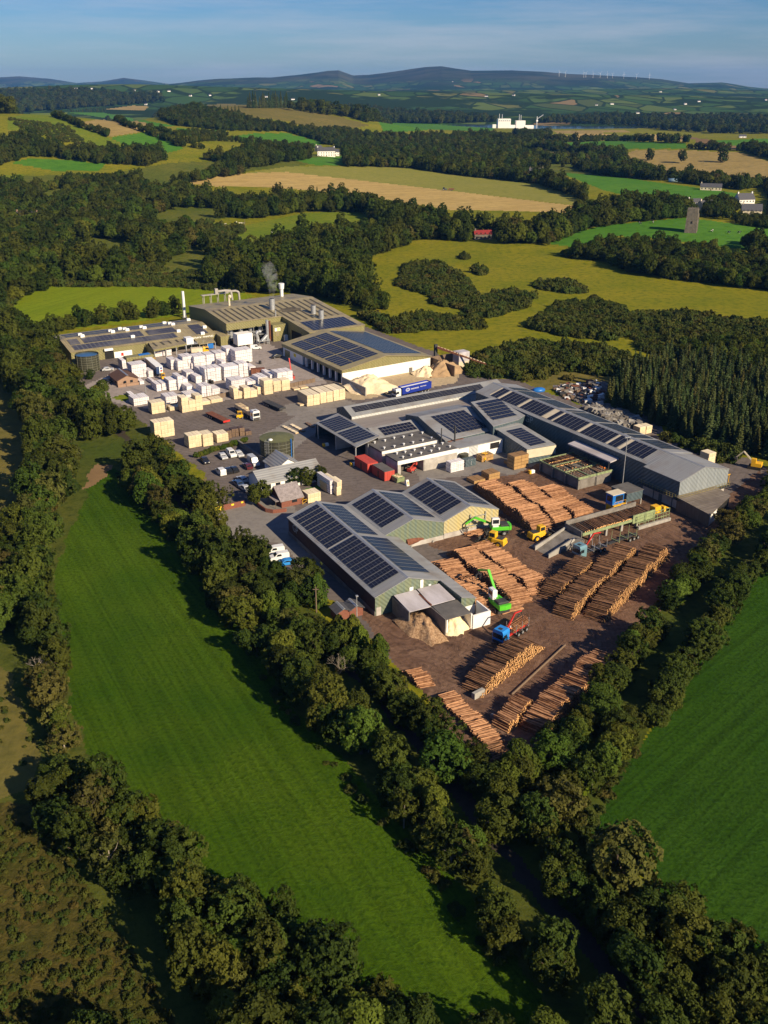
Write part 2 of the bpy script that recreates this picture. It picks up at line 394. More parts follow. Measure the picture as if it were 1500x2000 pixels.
# ------------------------------------------------------------------ the ground, split into fields, yards, lanes
# (name, material, outline in photo pixels); later entries lie on top of earlier ones
REGIONS = [
 ('ground', 'scrubland', [(-60, 345), (210, 340), (330, 318), (480, 312), (640, 300), (600, 322), (480, 335), (370, 352), (350, 368), (400, 385), (480, 400), (450, 425), (385, 435), (395, 475), (420, 500), (500, 480), (640, 450), (850, 455), (720, 500), (735, 590), (690, 600), (560, 570), (430, 560), (200, 555), (110, 553), (60, 575), (-60, 620)]),
 ('ground', 'scrubland', [(640, 300), (740, 262), (960, 262), (1100, 285), (1210, 297), (1220, 315), (1330, 345), (1260, 350), (1090, 336), (1140, 380), (900, 342), (760, 325)]),
 ('ground', 'floor', [(1170, 735), (1330, 705), (1600, 745), (1600, 900), (1500, 895), (1400, 880), (1290, 830), (1200, 800)]),
 ('ground', 'floor', [(-100, 610), (20, 640), (90, 690), (140, 770), (260, 800), (420, 990), (560, 1150), (720, 1270), (850, 1400), (960, 1500), (1100, 1440), (1200, 1280), (1330, 1090), (1500, 930), (1560, 980), (1400, 1180), (1260, 1440), (1160, 1640), (1350, 1810), (1600, 1980), (1600, 2100), (-100, 2100)]),
 ('ground', 'heath', [(-60, 735), (0, 745), (60, 800), (75, 870), (20, 1010), (-60, 1060)]),
 ('ground', 'heath', [(-60, 1270), (20, 1320), (60, 1420), (85, 1480), (60, 1540), (0, 1560), (-60, 1560)]),
 ('ground', 'reeds', [(-120, 1560), (60, 1575), (140, 1690), (240, 1830), (340, 2000), (380, 2100), (-200, 2100)]),
 ('ground', 'heath', [(1000, 735), (1080, 700), (1140, 705), (1200, 740), (1180, 760), (1060, 760)]),
 ('grass_field', 'lush', [(180, 925), (225, 915), (262, 945), (330, 1015), (400, 1110), (475, 1235), (575, 1385), (725, 1540), (860, 1690), (965, 1820), (1060, 1950), (1130, 2040), (820, 2040), (640, 1880), (560, 1800), (400, 1700), (330, 1630), (250, 1550), (170, 1470), (140, 1380), (115, 1250), (105, 1130), (130, 1050), (165, 985)]),
 ('dirt_patch', 'brown', [(172, 925), (190, 905), (215, 908), (212, 925), (180, 950), (165, 955)]),
 ('grass_field', 'lush2', [(1600, 960), (1490, 1090), (1400, 1190), (1330, 1320), (1270, 1430), (1200, 1530), (1150, 1640), (1260, 1720), (1350, 1800), (1480, 1870), (1640, 1980), (1760, 1500)]),
 ('grass_field', 'limefield', [(-40, 615), (0, 603), (60, 570), (110, 551), (200, 553), (330, 552), (430, 561), (500, 578), (420, 602), (370, 612), (250, 632), (80, 648), (20, 632)]),
 ('grass_field', 'green', [(1060, 475), (1120, 455), (1180, 440), (1340, 425), (1420, 435), (1560, 450), (1560, 490), (1450, 488), (1400, 480), (1300, 468), (1200, 460), (1120, 482)]),
 ('grass_field', 'meadow', [(380, 430), (480, 440), (600, 415), (700, 415), (740, 432), (640, 440), (540, 462), (450, 485), (390, 475)]),
 ('stubble_field', 'stubble', [(360, 357), (440, 340), (560, 335), (700, 350), (900, 375), (1132, 403), (1130, 416), (1000, 412), (880, 410), (760, 392), (700, 378), (520, 366), (420, 364)]),
 ('grass_field', 'ripe', [(480, 338), (560, 325), (760, 325), (900, 340), (1040, 355), (1138, 385), (1132, 402), (900, 375), (700, 352), (560, 336)]),
 ('grass_field', 'green', [(1090, 336), (1200, 345), (1350, 365), (1445, 378), (1425, 394), (1340, 397), (1250, 388), (1180, 372)]),
 ('stubble_field', 'straw', [(1222, 300), (1240, 293), (1330, 293), (1450, 298), (1530, 325), (1530, 357), (1450, 358), (1330, 342), (1250, 332), (1218, 320)]),
 ('grass_field', 'green', [(1100, 278), (1200, 275), (1340, 280), (1342, 290), (1200, 291), (1130, 291)]),
 ('stubble_field', 'stubble', [(1052, 267), (1140, 262), (1205, 264), (1202, 271), (1060, 275)]),
 ('stubble_field', 'stubble', [(1218, 268), (1260, 261), (1340, 267), (1345, 276), (1240, 274)]),
 ('stubble_field', 'straw', [(1075, 255), (1220, 254), (1232, 259), (1090, 262)]),
 ('stubble_field', 'brown', [(1347, 267), (1400, 275), (1455, 289), (1440, 293), (1360, 286)]),
 ('stubble_field', 'brown', [(1008, 292), (1080, 297), (1165, 303), (1173, 311), (1100, 310), (1030, 304)]),
 ('grass_field', 'green', [(1390, 275), (1500, 270), (1520, 300), (1460, 290)]),
 ('grass_field', 'meadow', [(15, 230), (60, 222), (130, 220), (150, 238), (205, 266), (250, 288), (180, 290), (120, 270), (60, 258), (15, 255)]),
 ('grass_field', 'green', [(130, 219), (200, 220), (290, 237), (345, 246), (300, 248), (220, 232)]),
 ('stubble_field', 'straw', [(142, 240), (200, 233), (285, 239), (292, 255), (215, 267)]),
 ('grass_field', 'green', [(215, 269), (290, 257), (340, 267), (358, 290), (330, 298), (250, 287)]),
 ('grass_field', 'green', [(22, 318), (60, 308), (130, 312), (207, 320), (190, 335), (100, 333)]),
 ('grass_field', 'meadow', [(-20, 345), (45, 340), (45, 358), (0, 368), (-20, 368)]),
 ('grass_field', 'heath', [(383, 207), (440, 202), (560, 211), (650, 225), (722, 244), (690, 251), (620, 251), (540, 233), (440, 223)]),
 ('grass_field', 'green', [(345, 250), (440, 256), (410, 272), (350, 262)]),
 ('grass_field', 'green', [(440, 268), (500, 260), (560, 260), (632, 278), (610, 288), (500, 280)]),
 ('stubble_field', 'straw', [(200, 214), (260, 206), (292, 208), (280, 216)]),
 ('grass_field', 'green', [(740, 240), (850, 240), (968, 250), (950, 257), (850, 253), (750, 260)]),
 ('grass_field', 'green', [(560, 310), (690, 304), (775, 315), (740, 323), (620, 323)]),
 ('yard', 'asphalt', [(120, 765), (150, 740), (105, 705), (150, 690), (400, 640), (560, 600), (720, 640), (850, 688), (935, 738), (1010, 742), (1390, 893), (1480, 895), (1520, 945), (1450, 1020), (1365, 1095), (1290, 1190), (1235, 1285), (1130, 1430), (1010, 1500), (955, 1505), (885, 1450), (840, 1370), (780, 1300), (700, 1215), (560, 1110), (420, 1010), (395, 920), (350, 885), (300, 840), (250, 805), (160, 785)]),
 ('pavement', 'paved', [(205, 735), (250, 700), (400, 665), (520, 668), (560, 690), (640, 748), (580, 760), (470, 776), (330, 803), (255, 792), (180, 778), (150, 760)]),
 ('grass_verge', 'meadow', [(218, 776), (250, 768), (280, 768), (282, 774), (240, 784)]),
 ('grass_verge', 'green', [(582, 960), (628, 945), (632, 952), (592, 968)]),
 ('pavement', 'concrete_g', [(560, 822), (600, 800), (660, 775), (700, 790), (660, 820), (610, 850), (570, 880), (530, 875), (505, 850), (535, 838)]),
 ('pavement', 'concrete_g', [(540, 795), (590, 783), (640, 793), (600, 812), (560, 812)]),
 ('pavement', 'concrete_g', [(420, 1000), (470, 985), (545, 960), (580, 1000), (560, 1015), (600, 1050), (640, 1100), (600, 1110), (545, 1060), (440, 1050)]),
 ('pavement', 'tan', [(640, 752), (690, 745), (845, 700), (900, 725), (890, 748), (700, 782), (660, 775), (640, 765)]),
 ('pavement', 'concrete_g', [(880, 860), (1000, 860), (1060, 900), (1010, 925), (900, 930), (820, 940), (800, 910)]),
 ('log_yard', 'dirt', [(935, 940), (1010, 925), (1050, 905), (1130, 880), (1240, 965), (1400, 985), (1480, 920), (1520, 945), (1450, 1020), (1365, 1095), (1290, 1190), (1235, 1285), (1130, 1430), (1010, 1500), (955, 1505), (885, 1450), (840, 1370), (780, 1300), (735, 1240), (700, 1190), (790, 1180), (960, 1180), (900, 1090), (830, 1060), (990, 1000), (960, 970)]),
 ('ground', 'rubble', [(1075, 752), (1180, 745), (1215, 770), (1240, 800), (1290, 830), (1300, 850), (1250, 845), (1150, 800)]),
 ('road', 'road', [(150, 780), (215, 800), (262, 870), (300, 900), (330, 945), (400, 1015), (440, 1060), (560, 1180), (700, 1310), (890, 1520), (985, 1640), (1180, 1850), (1350, 2060), (1290, 2060), (1140, 1850), (945, 1640), (860, 1520), (680, 1310), (545, 1180), (420, 1060), (380, 1015), (315, 945), (285, 900), (248, 870), (200, 812), (140, 795)]),
 ('track', 'heath', [(1000, 1500), (1100, 1420), (1108, 1428), (1015, 1520)]),
 ('grass_field', 'meadow', [(1060, 1640), (1130, 1540), (1180, 1450), (1230, 1395), (1240, 1405), (1190, 1470), (1140, 1570), (1075, 1660)]),
 ('water', 'water', [(850, 243), (960, 243), (1100, 246), (1290, 248), (1240, 251), (1060, 252), (940, 249)]),
]

def build_ground():
    near_rows = []
    py = 2120.0
    while py > 262:
        ang = PITCH + math.atan((py - PCY) / FPX)
        near_rows.append(CAMH / math.tan(ang)); py -= 2.4 if py > 470 or py < 268 else 1.3
    d = near_rows[-1]
    while d < 17500:
        d *= 1.0075; near_rows.append(d)
    rows = [-260, -180, -120, -70, -30, 0, 25, 40] + [r for r in near_rows if r > 45]
    fine = np.arange(-.46, .4601, .00105)
    # apex of the fan lies 120 m behind the camera
    cols = np.concatenate([[-1.6, -1.2, -.9, -.7, -.57, -.5], fine, [.5, .57, .7, .9, 1.2, 1.6]])
    r = np.array(rows)[:, None]; c = cols[None, :]
    Y = np.repeat(r, len(cols), 1)
    X = (r + 300.0) * c
    Z = hT(X, Y)
    nr, nc = X.shape
    V = np.stack([X, Y, Z], -1).reshape(-1, 3)
    i = np.arange(nr - 1)[:, None] * nc + np.arange(nc - 1)[None, :]
    Fq = np.stack([i, i + 1, i + nc + 1, i + nc], -1).reshape(-1, 4)
    cen = V[Fq].mean(1)
    jit = (vnoise(cen[:, 0], cen[:, 1], 3.0, 9) - .5) * 1.2
    cx, cy = cen[:, 0] + jit, cen[:, 1] + jit
    key = np.zeros(len(Fq), int)
    key[cen[:, 1] > 2650] = -1
    for k, (nm, mt, pts) in enumerate(REGIONS):
        w = poly_world(pts)
        if len(w) < 3: continue
        key[inside(w, cx, cy)] = k + 1
    groups = {}
    for k in np.unique(key):
        if k == -1: nm = ('hills', 'hills', 0)
        elif k == 0: nm = ('ground', 'pasture', 0)
        else:
            q = REGIONS[k - 1]; nm = (q[0], q[1], 0 if q[0] == 'ground' else k)
        groups.setdefault(nm, []).append(Fq[key == k])
    # 'ground' faces of several materials share one mesh
    ground = {}
    for (nm, mt, kk), fl in groups.items():
        ground.setdefault((nm, kk), []).append((mt, np.concatenate(fl)))
    for (nm, kk), lst in ground.items():
        faces = np.concatenate([f for _, f in lst])
        mi = np.concatenate([np.full(len(f), j) for j, (_, f) in enumerate(lst)])
        used, inv = np.unique(faces, return_inverse=True)
        me = bpy.data.meshes.new(nm)
        vv = V[used]; ff = inv.reshape(-1, 4)
        me.vertices.add(len(vv)); me.vertices.foreach_set('co', vv.astype(np.float32).ravel())
        me.loops.add(ff.size); me.loops.foreach_set('vertex_index', ff.astype(np.int32).ravel())
        me.polygons.add(len(ff))
        me.polygons.foreach_set('loop_start', np.arange(0, ff.size, 4, dtype=np.int32))
        for mt, _ in lst: me.materials.append(M[mt])
        me.polygons.foreach_set('material_index', mi.astype(np.int32))
        me.polygons.foreach_set('use_smooth', np.ones(len(ff), bool))
        me.update(calc_edges=True)
        o = bpy.data.objects.new(nm, me); COL.objects.link(o); o['kind'] = 'structure'
build_ground()
# ------------------------------------------------------------------ builders
class MB:
    """collects shapes and links them as one mesh object"""
    def __init__(s): s.v = []; s.f = []; s.m = []; s.sm = []
    def add(s, vs, fs, mi=0, smooth=False):
        o = len(s.v); s.v += [tuple(p) for p in vs]
        for f in fs: s.f.append([o + k for k in f]); s.m.append(mi); s.sm.append(smooth)
        return s
    def box(s, x0, x1, y0, y1, z0, z1, mi=0):
        v = [(x0, y0, z0), (x1, y0, z0), (x1, y1, z0), (x0, y1, z0), (x0, y0, z1), (x1, y0, z1), (x1, y1, z1), (x0, y1, z1)]
        return s.add(v, [(3, 2, 1, 0), (4, 5, 6, 7), (0, 1, 5, 4), (1, 2, 6, 5), (2, 3, 7, 6), (3, 0, 4, 7)], mi)
    def cbox(s, x0, x1, y0, y1, z0, z1, c=.08, mi=0):
        """box with chamfered top edges"""
        v = [(x0, y0, z0), (x1, y0, z0), (x1, y1, z0), (x0, y1, z0), (x0, y0, z1 - c), (x1, y0, z1 - c), (x1, y1, z1 - c), (x0, y1, z1 - c),
             (x0 + c, y0 + c, z1), (x1 - c, y0 + c, z1), (x1 - c, y1 - c, z1), (x0 + c, y1 - c, z1)]
        return s.add(v, [(3, 2, 1, 0), (8, 9, 10, 11), (0, 1, 5, 4), (1, 2, 6, 5), (2, 3, 7, 6), (3, 0, 4, 7), (4, 5, 9, 8), (5, 6, 10, 9), (6, 7, 11, 10), (7, 4, 8, 11)], mi)
    def prism(s, poly, z0, z1, mi=0):
        n = len(poly)
        v = [(p[0], p[1], z0) for p in poly] + [(p[0], p[1], z1) for p in poly]
        return s.add(v, [list(range(n))[::-1], list(range(n, 2 * n))] + [(i, (i + 1) % n, n + (i + 1) % n, n + i) for i in range(n)], mi)
    def slab(s, poly, t, mi=0):
        """thick plate: a 3-D polygon (counter-clockwise from above) pushed down by t"""
        n = len(poly); lo = [(p[0], p[1], p[2] - t) for p in poly]
        return s.add(list(poly) + lo, [list(range(n)), list(range(n, 2 * n))[::-1]] + [((i + 1) % n, i, n + i, n + (i + 1) % n) for i in range(n)], mi)
    def extr(s, prof, x0, x1, mi=0, smooth=False):
        """profile in (y, z) swept along x"""
        n = len(prof)
        v = [(x0, p[0], p[1]) for p in prof] + [(x1, p[0], p[1]) for p in prof]
        return s.add(v, [list(range(n))[::-1], list(range(n, 2 * n))] + [(i, (i + 1) % n, n + (i + 1) % n, n + i) for i in range(n)], mi, smooth)
    def extry(s, prof, y0, y1, mi=0):
        """profile in (x, z) swept along y"""
        n = len(prof)
        v = [(p[0], y0, p[1]) for p in prof] + [(p[0], y1, p[1]) for p in prof]
        return s.add(v, [list(range(n)), list(range(n, 2 * n))[::-1]] + [((i + 1) % n, i, n + i, n + (i + 1) % n) for i in range(n)], mi)
    def quad(s, a, b, c, d, mi=0): return s.add([a, b, c, d], [(0, 1, 2, 3)], mi)
    def tube(s, p0, p1, r0, r1=None, n=8, mi=0, cap=True, mcap=None, smooth=True):
        r1 = r0 if r1 is None else r1
        p0, p1 = Vector(p0), Vector(p1); d = (p1 - p0).normalized()
        a = d.orthogonal().normalized(); b = d.cross(a)
        v = []
        for p, r in ((p0, r0), (p1, r1)):
            for k in range(n):
                t = 2 * PI * k / n; v.append(p + a * (math.cos(t) * r) + b * (math.sin(t) * r))
        s.add(v, [(k, (k + 1) % n, n + (k + 1) % n, n + k) for k in range(n)], mi, smooth)
        if cap:
            mc = mi if mcap is None else mcap
            s.add(v[:n], [list(range(n))[::-1]], mc); s.add(v[n:], [list(range(n))], mc)
        return s
    def bar(s, p0, p1, w, h=None, mi=0): return s.tube(p0, p1, w * .7, (h or w) * .7, 4, mi, smooth=False)
    def path(s, pts, r, n=8, mi=0):
        for a, b in zip(pts, pts[1:]): s.tube(a, b, r, r, n, mi)
        return s
    def disc(s, c, r, n=16, mi=0):
        return s.add([(c[0] + math.cos(2 * PI * k / n) * r, c[1] + math.sin(2 * PI * k / n) * r, c[2]) for k in range(n)], [list(range(n))], mi)
    def cyl(s, x, y, z0, z1, r, n=20, mi=0, r1=None): return s.tube((x, y, z0), (x, y, z1), r, r1, n, mi)
    def ball(s, c, r, n=8, mi=0, sq=(1, 1, 1)):
        v = [(c[0], c[1], c[2] + r * sq[2])]; m = n // 2
        for i in range(1, m):
            t = PI * i / m
            for k in range(n):
                q = 2 * PI * k / n
                v.append((c[0] + r * sq[0] * math.sin(t) * math.cos(q), c[1] + r * sq[1] * math.sin(t) * math.sin(q), c[2] + r * sq[2] * math.cos(t)))
        v.append((c[0], c[1], c[2] - r * sq[2])); L = len(v) - 1
        f = [(0, 1 + k, 1 + (k + 1) % n) for k in range(n)]
        for i in range(m - 2):
            f += [(1 + i * n + k, 1 + (i + 1) * n + k, 1 + (i + 1) * n + (k + 1) % n, 1 + i * n + (k + 1) % n) for k in range(n)]
        f += [(L, 1 + (m - 2) * n + (k + 1) % n, 1 + (m - 2) * n + k) for k in range(n)]
        return s.add(v, f, mi, True)
    def mesh(s, name, mats):
        me = bpy.data.meshes.new(name)
        me.from_pydata(s.v, [], s.f)
        for mm in (mats if isinstance(mats, (list, tuple)) else [mats]): me.materials.append(M[mm] if isinstance(mm, str) else mm)
        me.polygons.foreach_set('material_index', s.m)
        me.polygons.foreach_set('use_smooth', s.sm)
        me.update()
        return me
    def build(s, name, mats, parent=None, loc=None, rot=None):
        o = bpy.data.objects.new(name, s.mesh(name, mats)); COL.objects.link(o)
        if parent is not None: o.parent = parent
        if loc is not None: o.location = loc
        if rot is not None: o.rotation_euler = rot
        return o

def tag(o, label, cat, group=None):
    assert 4 <= len(label.split()) <= 16, label
    o['label'] = label; o['category'] = cat
    if group: o['group'] = group
    return o
def thing(name, label, cat, loc=(0, 0, 0), rz=0.0, group=None, scale=None):
    o = bpy.data.objects.new(name, None); COL.objects.link(o)
    o.empty_display_size = .5
    o.location = loc; o.rotation_euler = (0, 0, rz)
    if scale is not None: o.scale = (scale, scale, scale) if not hasattr(scale, '__len__') else scale
    return tag(o, label, cat, group)
def stuff(o, label, cat):
    tag(o, label, cat); o['kind'] = 'stuff'; return o
def kids(o): return [c for c in ALLCH.get(o.name, [])]
def copy_tree(o, parent=None):
    c = o.copy(); COL.objects.link(c)
    if parent is not None: c.parent = parent
    for ch in o.children: copy_tree(ch, c)
    return c
def relabel(o, label, group=None):
    assert 4 <= len(label.split()) <= 16, label
    o['label'] = label
    if group: o['group'] = group
    return o
ORD = ['', 'first', 'second', 'third', 'fourth', 'fifth', 'sixth', 'seventh', 'eighth', 'ninth', 'tenth', 'eleventh', 'twelfth', 'thirteenth', 'fourteenth', 'fifteenth', 'sixteenth', 'seventeenth', 'eighteenth', 'nineteenth']
TENS = {2: ('twentieth', 'twenty'), 3: ('thirtieth', 'thirty'), 4: ('fortieth', 'forty'), 5: ('fiftieth', 'fifty'), 6: ('sixtieth', 'sixty'), 7: ('seventieth', 'seventy'), 8: ('eightieth', 'eighty'), 9: ('ninetieth', 'ninety')}
def nth(n):
    if n < 20: return ORD[n]
    t, u = divmod(n, 10)
    if t > 9: return 'far-off'
    return TENS[t][0] if u == 0 else TENS[t][1] + '-' + ORD[u]

# ------------------------------------------------------------------ foliage
def leaf_mat(name, dark, light, trans=.22, rough=.75):
    m, nt, b = new_mat(name)
    N, Lk = nt.nodes, nt.links
    at = N.new('ShaderNodeAttribute'); at.attribute_name = 'tone'
    oi = N.new('ShaderNodeObjectInfo')
    a1 = N.new('ShaderNodeMath'); a1.operation = 'MULTIPLY_ADD'; a1.inputs[1].default_value = .42
    a2 = N.new('ShaderNodeMath'); a2.operation = 'MULTIPLY'; a2.inputs[1].default_value = .68
    Lk.new(oi.outputs['Random'], a2.inputs[0]); Lk.new(at.outputs['Fac'], a1.inputs[0]); Lk.new(a2.outputs[0], a1.inputs[2])
    rp = N.new('ShaderNodeValToRGB'); rp.color_ramp.elements[0].color = tuple(dark) + (1,); rp.color_ramp.elements[1].color = tuple(light) + (1,)
    Lk.new(a1.outputs[0], rp.inputs['Fac'])
    # species hue varies a little from tree to tree
    hs = N.new('ShaderNodeHueSaturation'); mr = N.new('ShaderNodeMapRange'); mr.inputs['To Min'].default_value = .466; mr.inputs['To Max'].default_value = .530
    ml = N.new('ShaderNodeMath'); ml.operation = 'MULTIPLY'; ml.inputs[1].default_value = 7.31
    fr = N.new('ShaderNodeMath'); fr.operation = 'FRACT'
    Lk.new(oi.outputs['Random'], ml.inputs[0]); Lk.new(ml.outputs[0], fr.inputs[0]); Lk.new(fr.outputs[0], mr.inputs['Value'])
    Lk.new(mr.outputs[0], hs.inputs['Hue']); Lk.new(rp.outputs['Color'], hs.inputs['Color'])
    Lk.new(hs.outputs['Color'], b.inputs['Base Color'])
    b.inputs['Roughness'].default_value = rough; b.inputs['Specular IOR Level'].default_value = .12
    tr = N.new('ShaderNodeBsdfTranslucent'); Lk.new(hs.outputs['Color'], tr.inputs['Color'])
    mx = N.new('ShaderNodeMixShader'); mx.inputs['Fac'].default_value = trans
    out = [n for n in N if n.type == 'OUTPUT_MATERIAL'][0]
    Lk.new(b.outputs[0], mx.inputs[1]); Lk.new(tr.outputs[0], mx.inputs[2]); Lk.new(mx.outputs[0], out.inputs['Surface'])
    return m
M['leaf'] = leaf_mat('leaf_olive', (.014, .028, .004), (.076, .096, .012))
M['leaf_bright'] = leaf_mat('leaf_fresh', (.034, .062, .007), (.115, .145, .016))
M['leaf_brown'] = leaf_mat('leaf_turning', (.042, .046, .009), (.122, .112, .024))
M['needle'] = leaf_mat('needle_green', (.028, .048, .016), (.078, .100, .030), .08)
M['needle_y'] = leaf_mat('needle_olive', (.055, .065, .018), (.090, .090, .024), .08)
M['scrub'] = leaf_mat('gorse_leaf', (.030, .046, .008), (.080, .095, .016), .15)
M['bark'] = mat('tree_bark', (.10, .075, .05), (.055, .042, .03), 3, .9, bump=.4)
M['bark_pale'] = mat('bare_bark', (.30, .26, .20), (.20, .17, .13), 3, .9, bump=.3)

def mesh_quads(name, V, tone, matname):
    """V: (n,4,3) quads, tone per quad"""
    n = len(V); me = bpy.data.meshes.new(name)
    me.vertices.add(n * 4); me.vertices.foreach_set('co', V.astype(np.float32).ravel())
    me.loops.add(n * 4); me.loops.foreach_set('vertex_index', np.arange(n * 4, dtype=np.int32))
    me.polygons.add(n); me.polygons.foreach_set('loop_start', np.arange(0, n * 4, 4, dtype=np.int32))
    me.update(calc_edges=True)
    a = me.attributes.new('tone', 'FLOAT', 'FACE'); a.data.foreach_set('value', np.clip(tone, 0, 1).astype(np.float32))
    me.materials.append(M[matname])
    return me

def leaf_quads(P, Nn, size, rg):
    """diamond leaf sprays at P facing roughly along Nn"""
    n = len(P)
    Nn = Nn + rg.normal(0, .55, (n, 3)); Nn /= np.linalg.norm(Nn, axis=1)[:, None]
    R_ = rg.normal(0, 1, (n, 3)); A = np.cross(Nn, R_); A /= np.linalg.norm(A, axis=1)[:, None] + 1e-9
    B = np.cross(Nn, A)
    s = size * rg.uniform(.6, 1.45, n)[:, None]
    e = rg.uniform(.45, .85, n)[:, None]
    return np.stack([P + A * s, P + B * s * e + Nn * s * .15, P - A * s * rg.uniform(.5, 1, n)[:, None], P - B * s * e - Nn * s * .15], 1)

def crown_mesh(name, seed, matname, n=3600, nb=26, size=.085, squash=.95, zc=1.08, flat=False, gap=.0, wide=1.0):
    rg = np.random.default_rng(seed)
    C = rg.normal(0, 1, (nb, 3)); C /= np.linalg.norm(C, axis=1)[:, None]
    rad = rg.uniform(.3, 1.25, nb) ** .5 * .66
    C = C * rad[:, None]; C[:, 2] *= squash
    C[:, :2] *= wide
    C[:, 2] += zc
    if flat: C[:, 2] = np.abs(C[:, 2] - zc) * .55 + .12
    br = rg.uniform(.17, .47, nb)
    tone_b = rg.uniform(0, 1, nb)
    w = br ** 2; w /= w.sum()
    k = rg.choice(nb, n * 3, p=w)
    D = rg.normal(0, 1, (n * 3, 3)); D /= np.linalg.norm(D, axis=1)[:, None]
    lump = 1 + .22 * np.sin(D[:, 0] * 6 + k) * np.sin(D[:, 1] * 7 + 2 * k) * np.sin(D[:, 2] * 5 + k)
    P = C[k] + D * (br[k] * lump * rg.uniform(.78, 1.08, n * 3))[:, None]
    keep = np.ones(len(P), bool)
    for j in range(nb):
        keep &= ~((np.linalg.norm(P - C[j], axis=1) < br[j] * .74) & (k != j))
    keep &= P[:, 2] > (.02 if flat else .16)
    if gap: keep &= rg.uniform(0, 1, len(P)) > gap
    P, D, k = P[keep], D[keep], k[keep]
    # leaves gather in sprays with gaps between them
    m_ = max(60, n // 24)
    ci = rg.choice(len(P), m_, replace=False); pick = ci[rg.integers(0, m_, n)]
    D, k = D[pick], k[pick]
    off = rg.normal(0, 1, (n, 3)) * (.056 if not flat else .08); off -= D * (off * D).sum(1)[:, None] * .45
    P = P[pick] + off
    ctone = rg.uniform(0, 1, len(ci))[np.searchsorted(np.sort(ci), pick)]
    out = P - np.array([0, 0, zc * .8]); out /= np.linalg.norm(out, axis=1)[:, None] + 1e-9
    Q = leaf_quads(P, D * .7 + out * .6 + np.array([0, 0, .25]), size, rg)
    return mesh_quads(name, Q, tone_b[k] * .45 + ctone * .35 + rg.uniform(0, .2, len(k)), matname)

def trunk_mesh(name, seed, hgt=1.15, r=.075, pale=False):
    rg = random.Random(seed); b = MB()
    top = Vector((rg.uniform(-.08, .08), rg.uniform(-.08, .08), hgt))
    mid = Vector((top.x * .3, top.y * .3, hgt * .45))
    b.tube((0, 0, -.12), mid, r, r * .8, 7); b.tube(mid, top, r * .8, r * .35, 7)
    for k in range(6):
        a = 2 * PI * k / 6 + rg.uniform(-.4, .4); z = hgt * rg.uniform(.4, .85)
        p = Vector((top.x * z / hgt * .6, top.y * z / hgt * .6, z)); l = rg.uniform(.4, .62)
        q = p + Vector((math.cos(a) * l * .6, math.sin(a) * l * .6, l * .4)); e = q + Vector((math.cos(a + .4) * l * .4, math.sin(a + .4) * l * .4, l * .45))
        b.tube(p, q, r * .42, r * .28, 5); b.tube(q, e, r * .28, r * .1, 5)
    return b.mesh(name, 'bark_pale' if pale else 'bark')

def conifer_mesh(name, seed, matname, n=1500, rad=.17, narrow=1.0):
    rg = np.random.default_rng(seed)
    t = rg.uniform(0, 1, n) ** .62                  # 0 at the tip, 1 at the foot
    whorl = np.round(t * 17) / 17 + rg.normal(0, .008, n)
    a = rg.uniform(0, 2 * PI, n)
    arm = (.6 + .4 * np.sin(a * 5 + whorl * 40))
    r = rad * narrow * np.clip(whorl, .02, 1) ** .85 * (1 - .25 * (whorl > .92)) * rg.uniform(.35, 1.05, n) * (.72 + .28 * arm)
    z = 1 - whorl * .94 - r * .35
    P = np.stack([np.cos(a) * r, np.sin(a) * r, z], 1)
    Nn = np.stack([np.cos(a) * .55, np.sin(a) * .55, np.full(n, .9)], 1)
    Q = leaf_quads(P, Nn, .030, rg)
    return mesh_quads(name, Q, rg.uniform(0, .5, n) + .5 * (np.sin(a * 3) * .5 + .5), matname)

def cypress_mesh(name, seed, matname, n=2600):
    rg = np.random.default_rng(seed)
    z = rg.uniform(0.03, 1, n); a = rg.uniform(0, 2 * PI, n)
    prof = np.sin(np.clip(z, 0, 1) ** .75 * PI * .93 + .2) ** .7
    r = .26 * prof * (1 + .18 * np.sin(a * 4 + z * 9) + .1 * np.sin(a * 7 - z * 17)) * rg.uniform(.8, 1.05, n)
    P = np.stack([np.cos(a) * r, np.sin(a) * r, z], 1)
    Nn = np.stack([np.cos(a), np.sin(a), np.full(n, .6)], 1)
    return mesh_quads(name, leaf_quads(P, Nn, .032, rg), (np.sin(a * 4 + z * 9) * .35 + .5) + rg.uniform(-.2, .2, n), matname)

def bare_mesh(name, seed):
    rg = random.Random(seed); b = MB()
    def grow(p, d, l, r, k):
        q = p + d * l
        b.tube(p, q, r, r * .68, 5 if k < 3 else 4)
        if k >= 5: return
        for _ in range(3 if k < 4 else 2):
            e = (d + Vector((rg.gauss(0, .55), rg.gauss(0, .55), rg.gauss(.10, .35)))).normalized()
            grow(q, e, l * rg.uniform(.62, .82), r * .62, k + 1)
    for k in range(2): grow(Vector((k * .06, 0, -.1)), Vector((rg.gauss(0, .25), rg.gauss(0, .25), 1)).normalized(), .62, .055, 0)
    return b.mesh(name, 'bark_pale')

CROWN = {}
for kk in range(6): CROWN['leaf%d' % kk] = crown_mesh('crown', 100 + kk, 'leaf', 7200, 18 + 3 * kk, .056, .85 + .1 * kk)
for kk in range(2): CROWN['bright%d' % kk] = crown_mesh('crown', 120 + kk, 'leaf_bright', 7200, 24, .056, 1.0)
for kk in range(2): CROWN['brown%d' % kk] = crown_mesh('crown', 130 + kk, 'leaf_brown', 5200, 22, .056, .9, gap=.12)
CROWN['thin0'] = crown_mesh('crown', 140, 'leaf', 2800, 18, .054, 1.15, gap=.2)
CROWN['thin1'] = crown_mesh('crown', 141, 'leaf_brown', 2400, 18, .054, 1.1, gap=.2)
CROWN['tall0'] = crown_mesh('crown', 150, 'leaf_bright', 5600, 26, .056, 1.75, 1.45, wide=.62)
CROWN['tall1'] = crown_mesh('crown', 151, 'leaf', 5600, 26, .056, 1.6, 1.35, wide=.7)
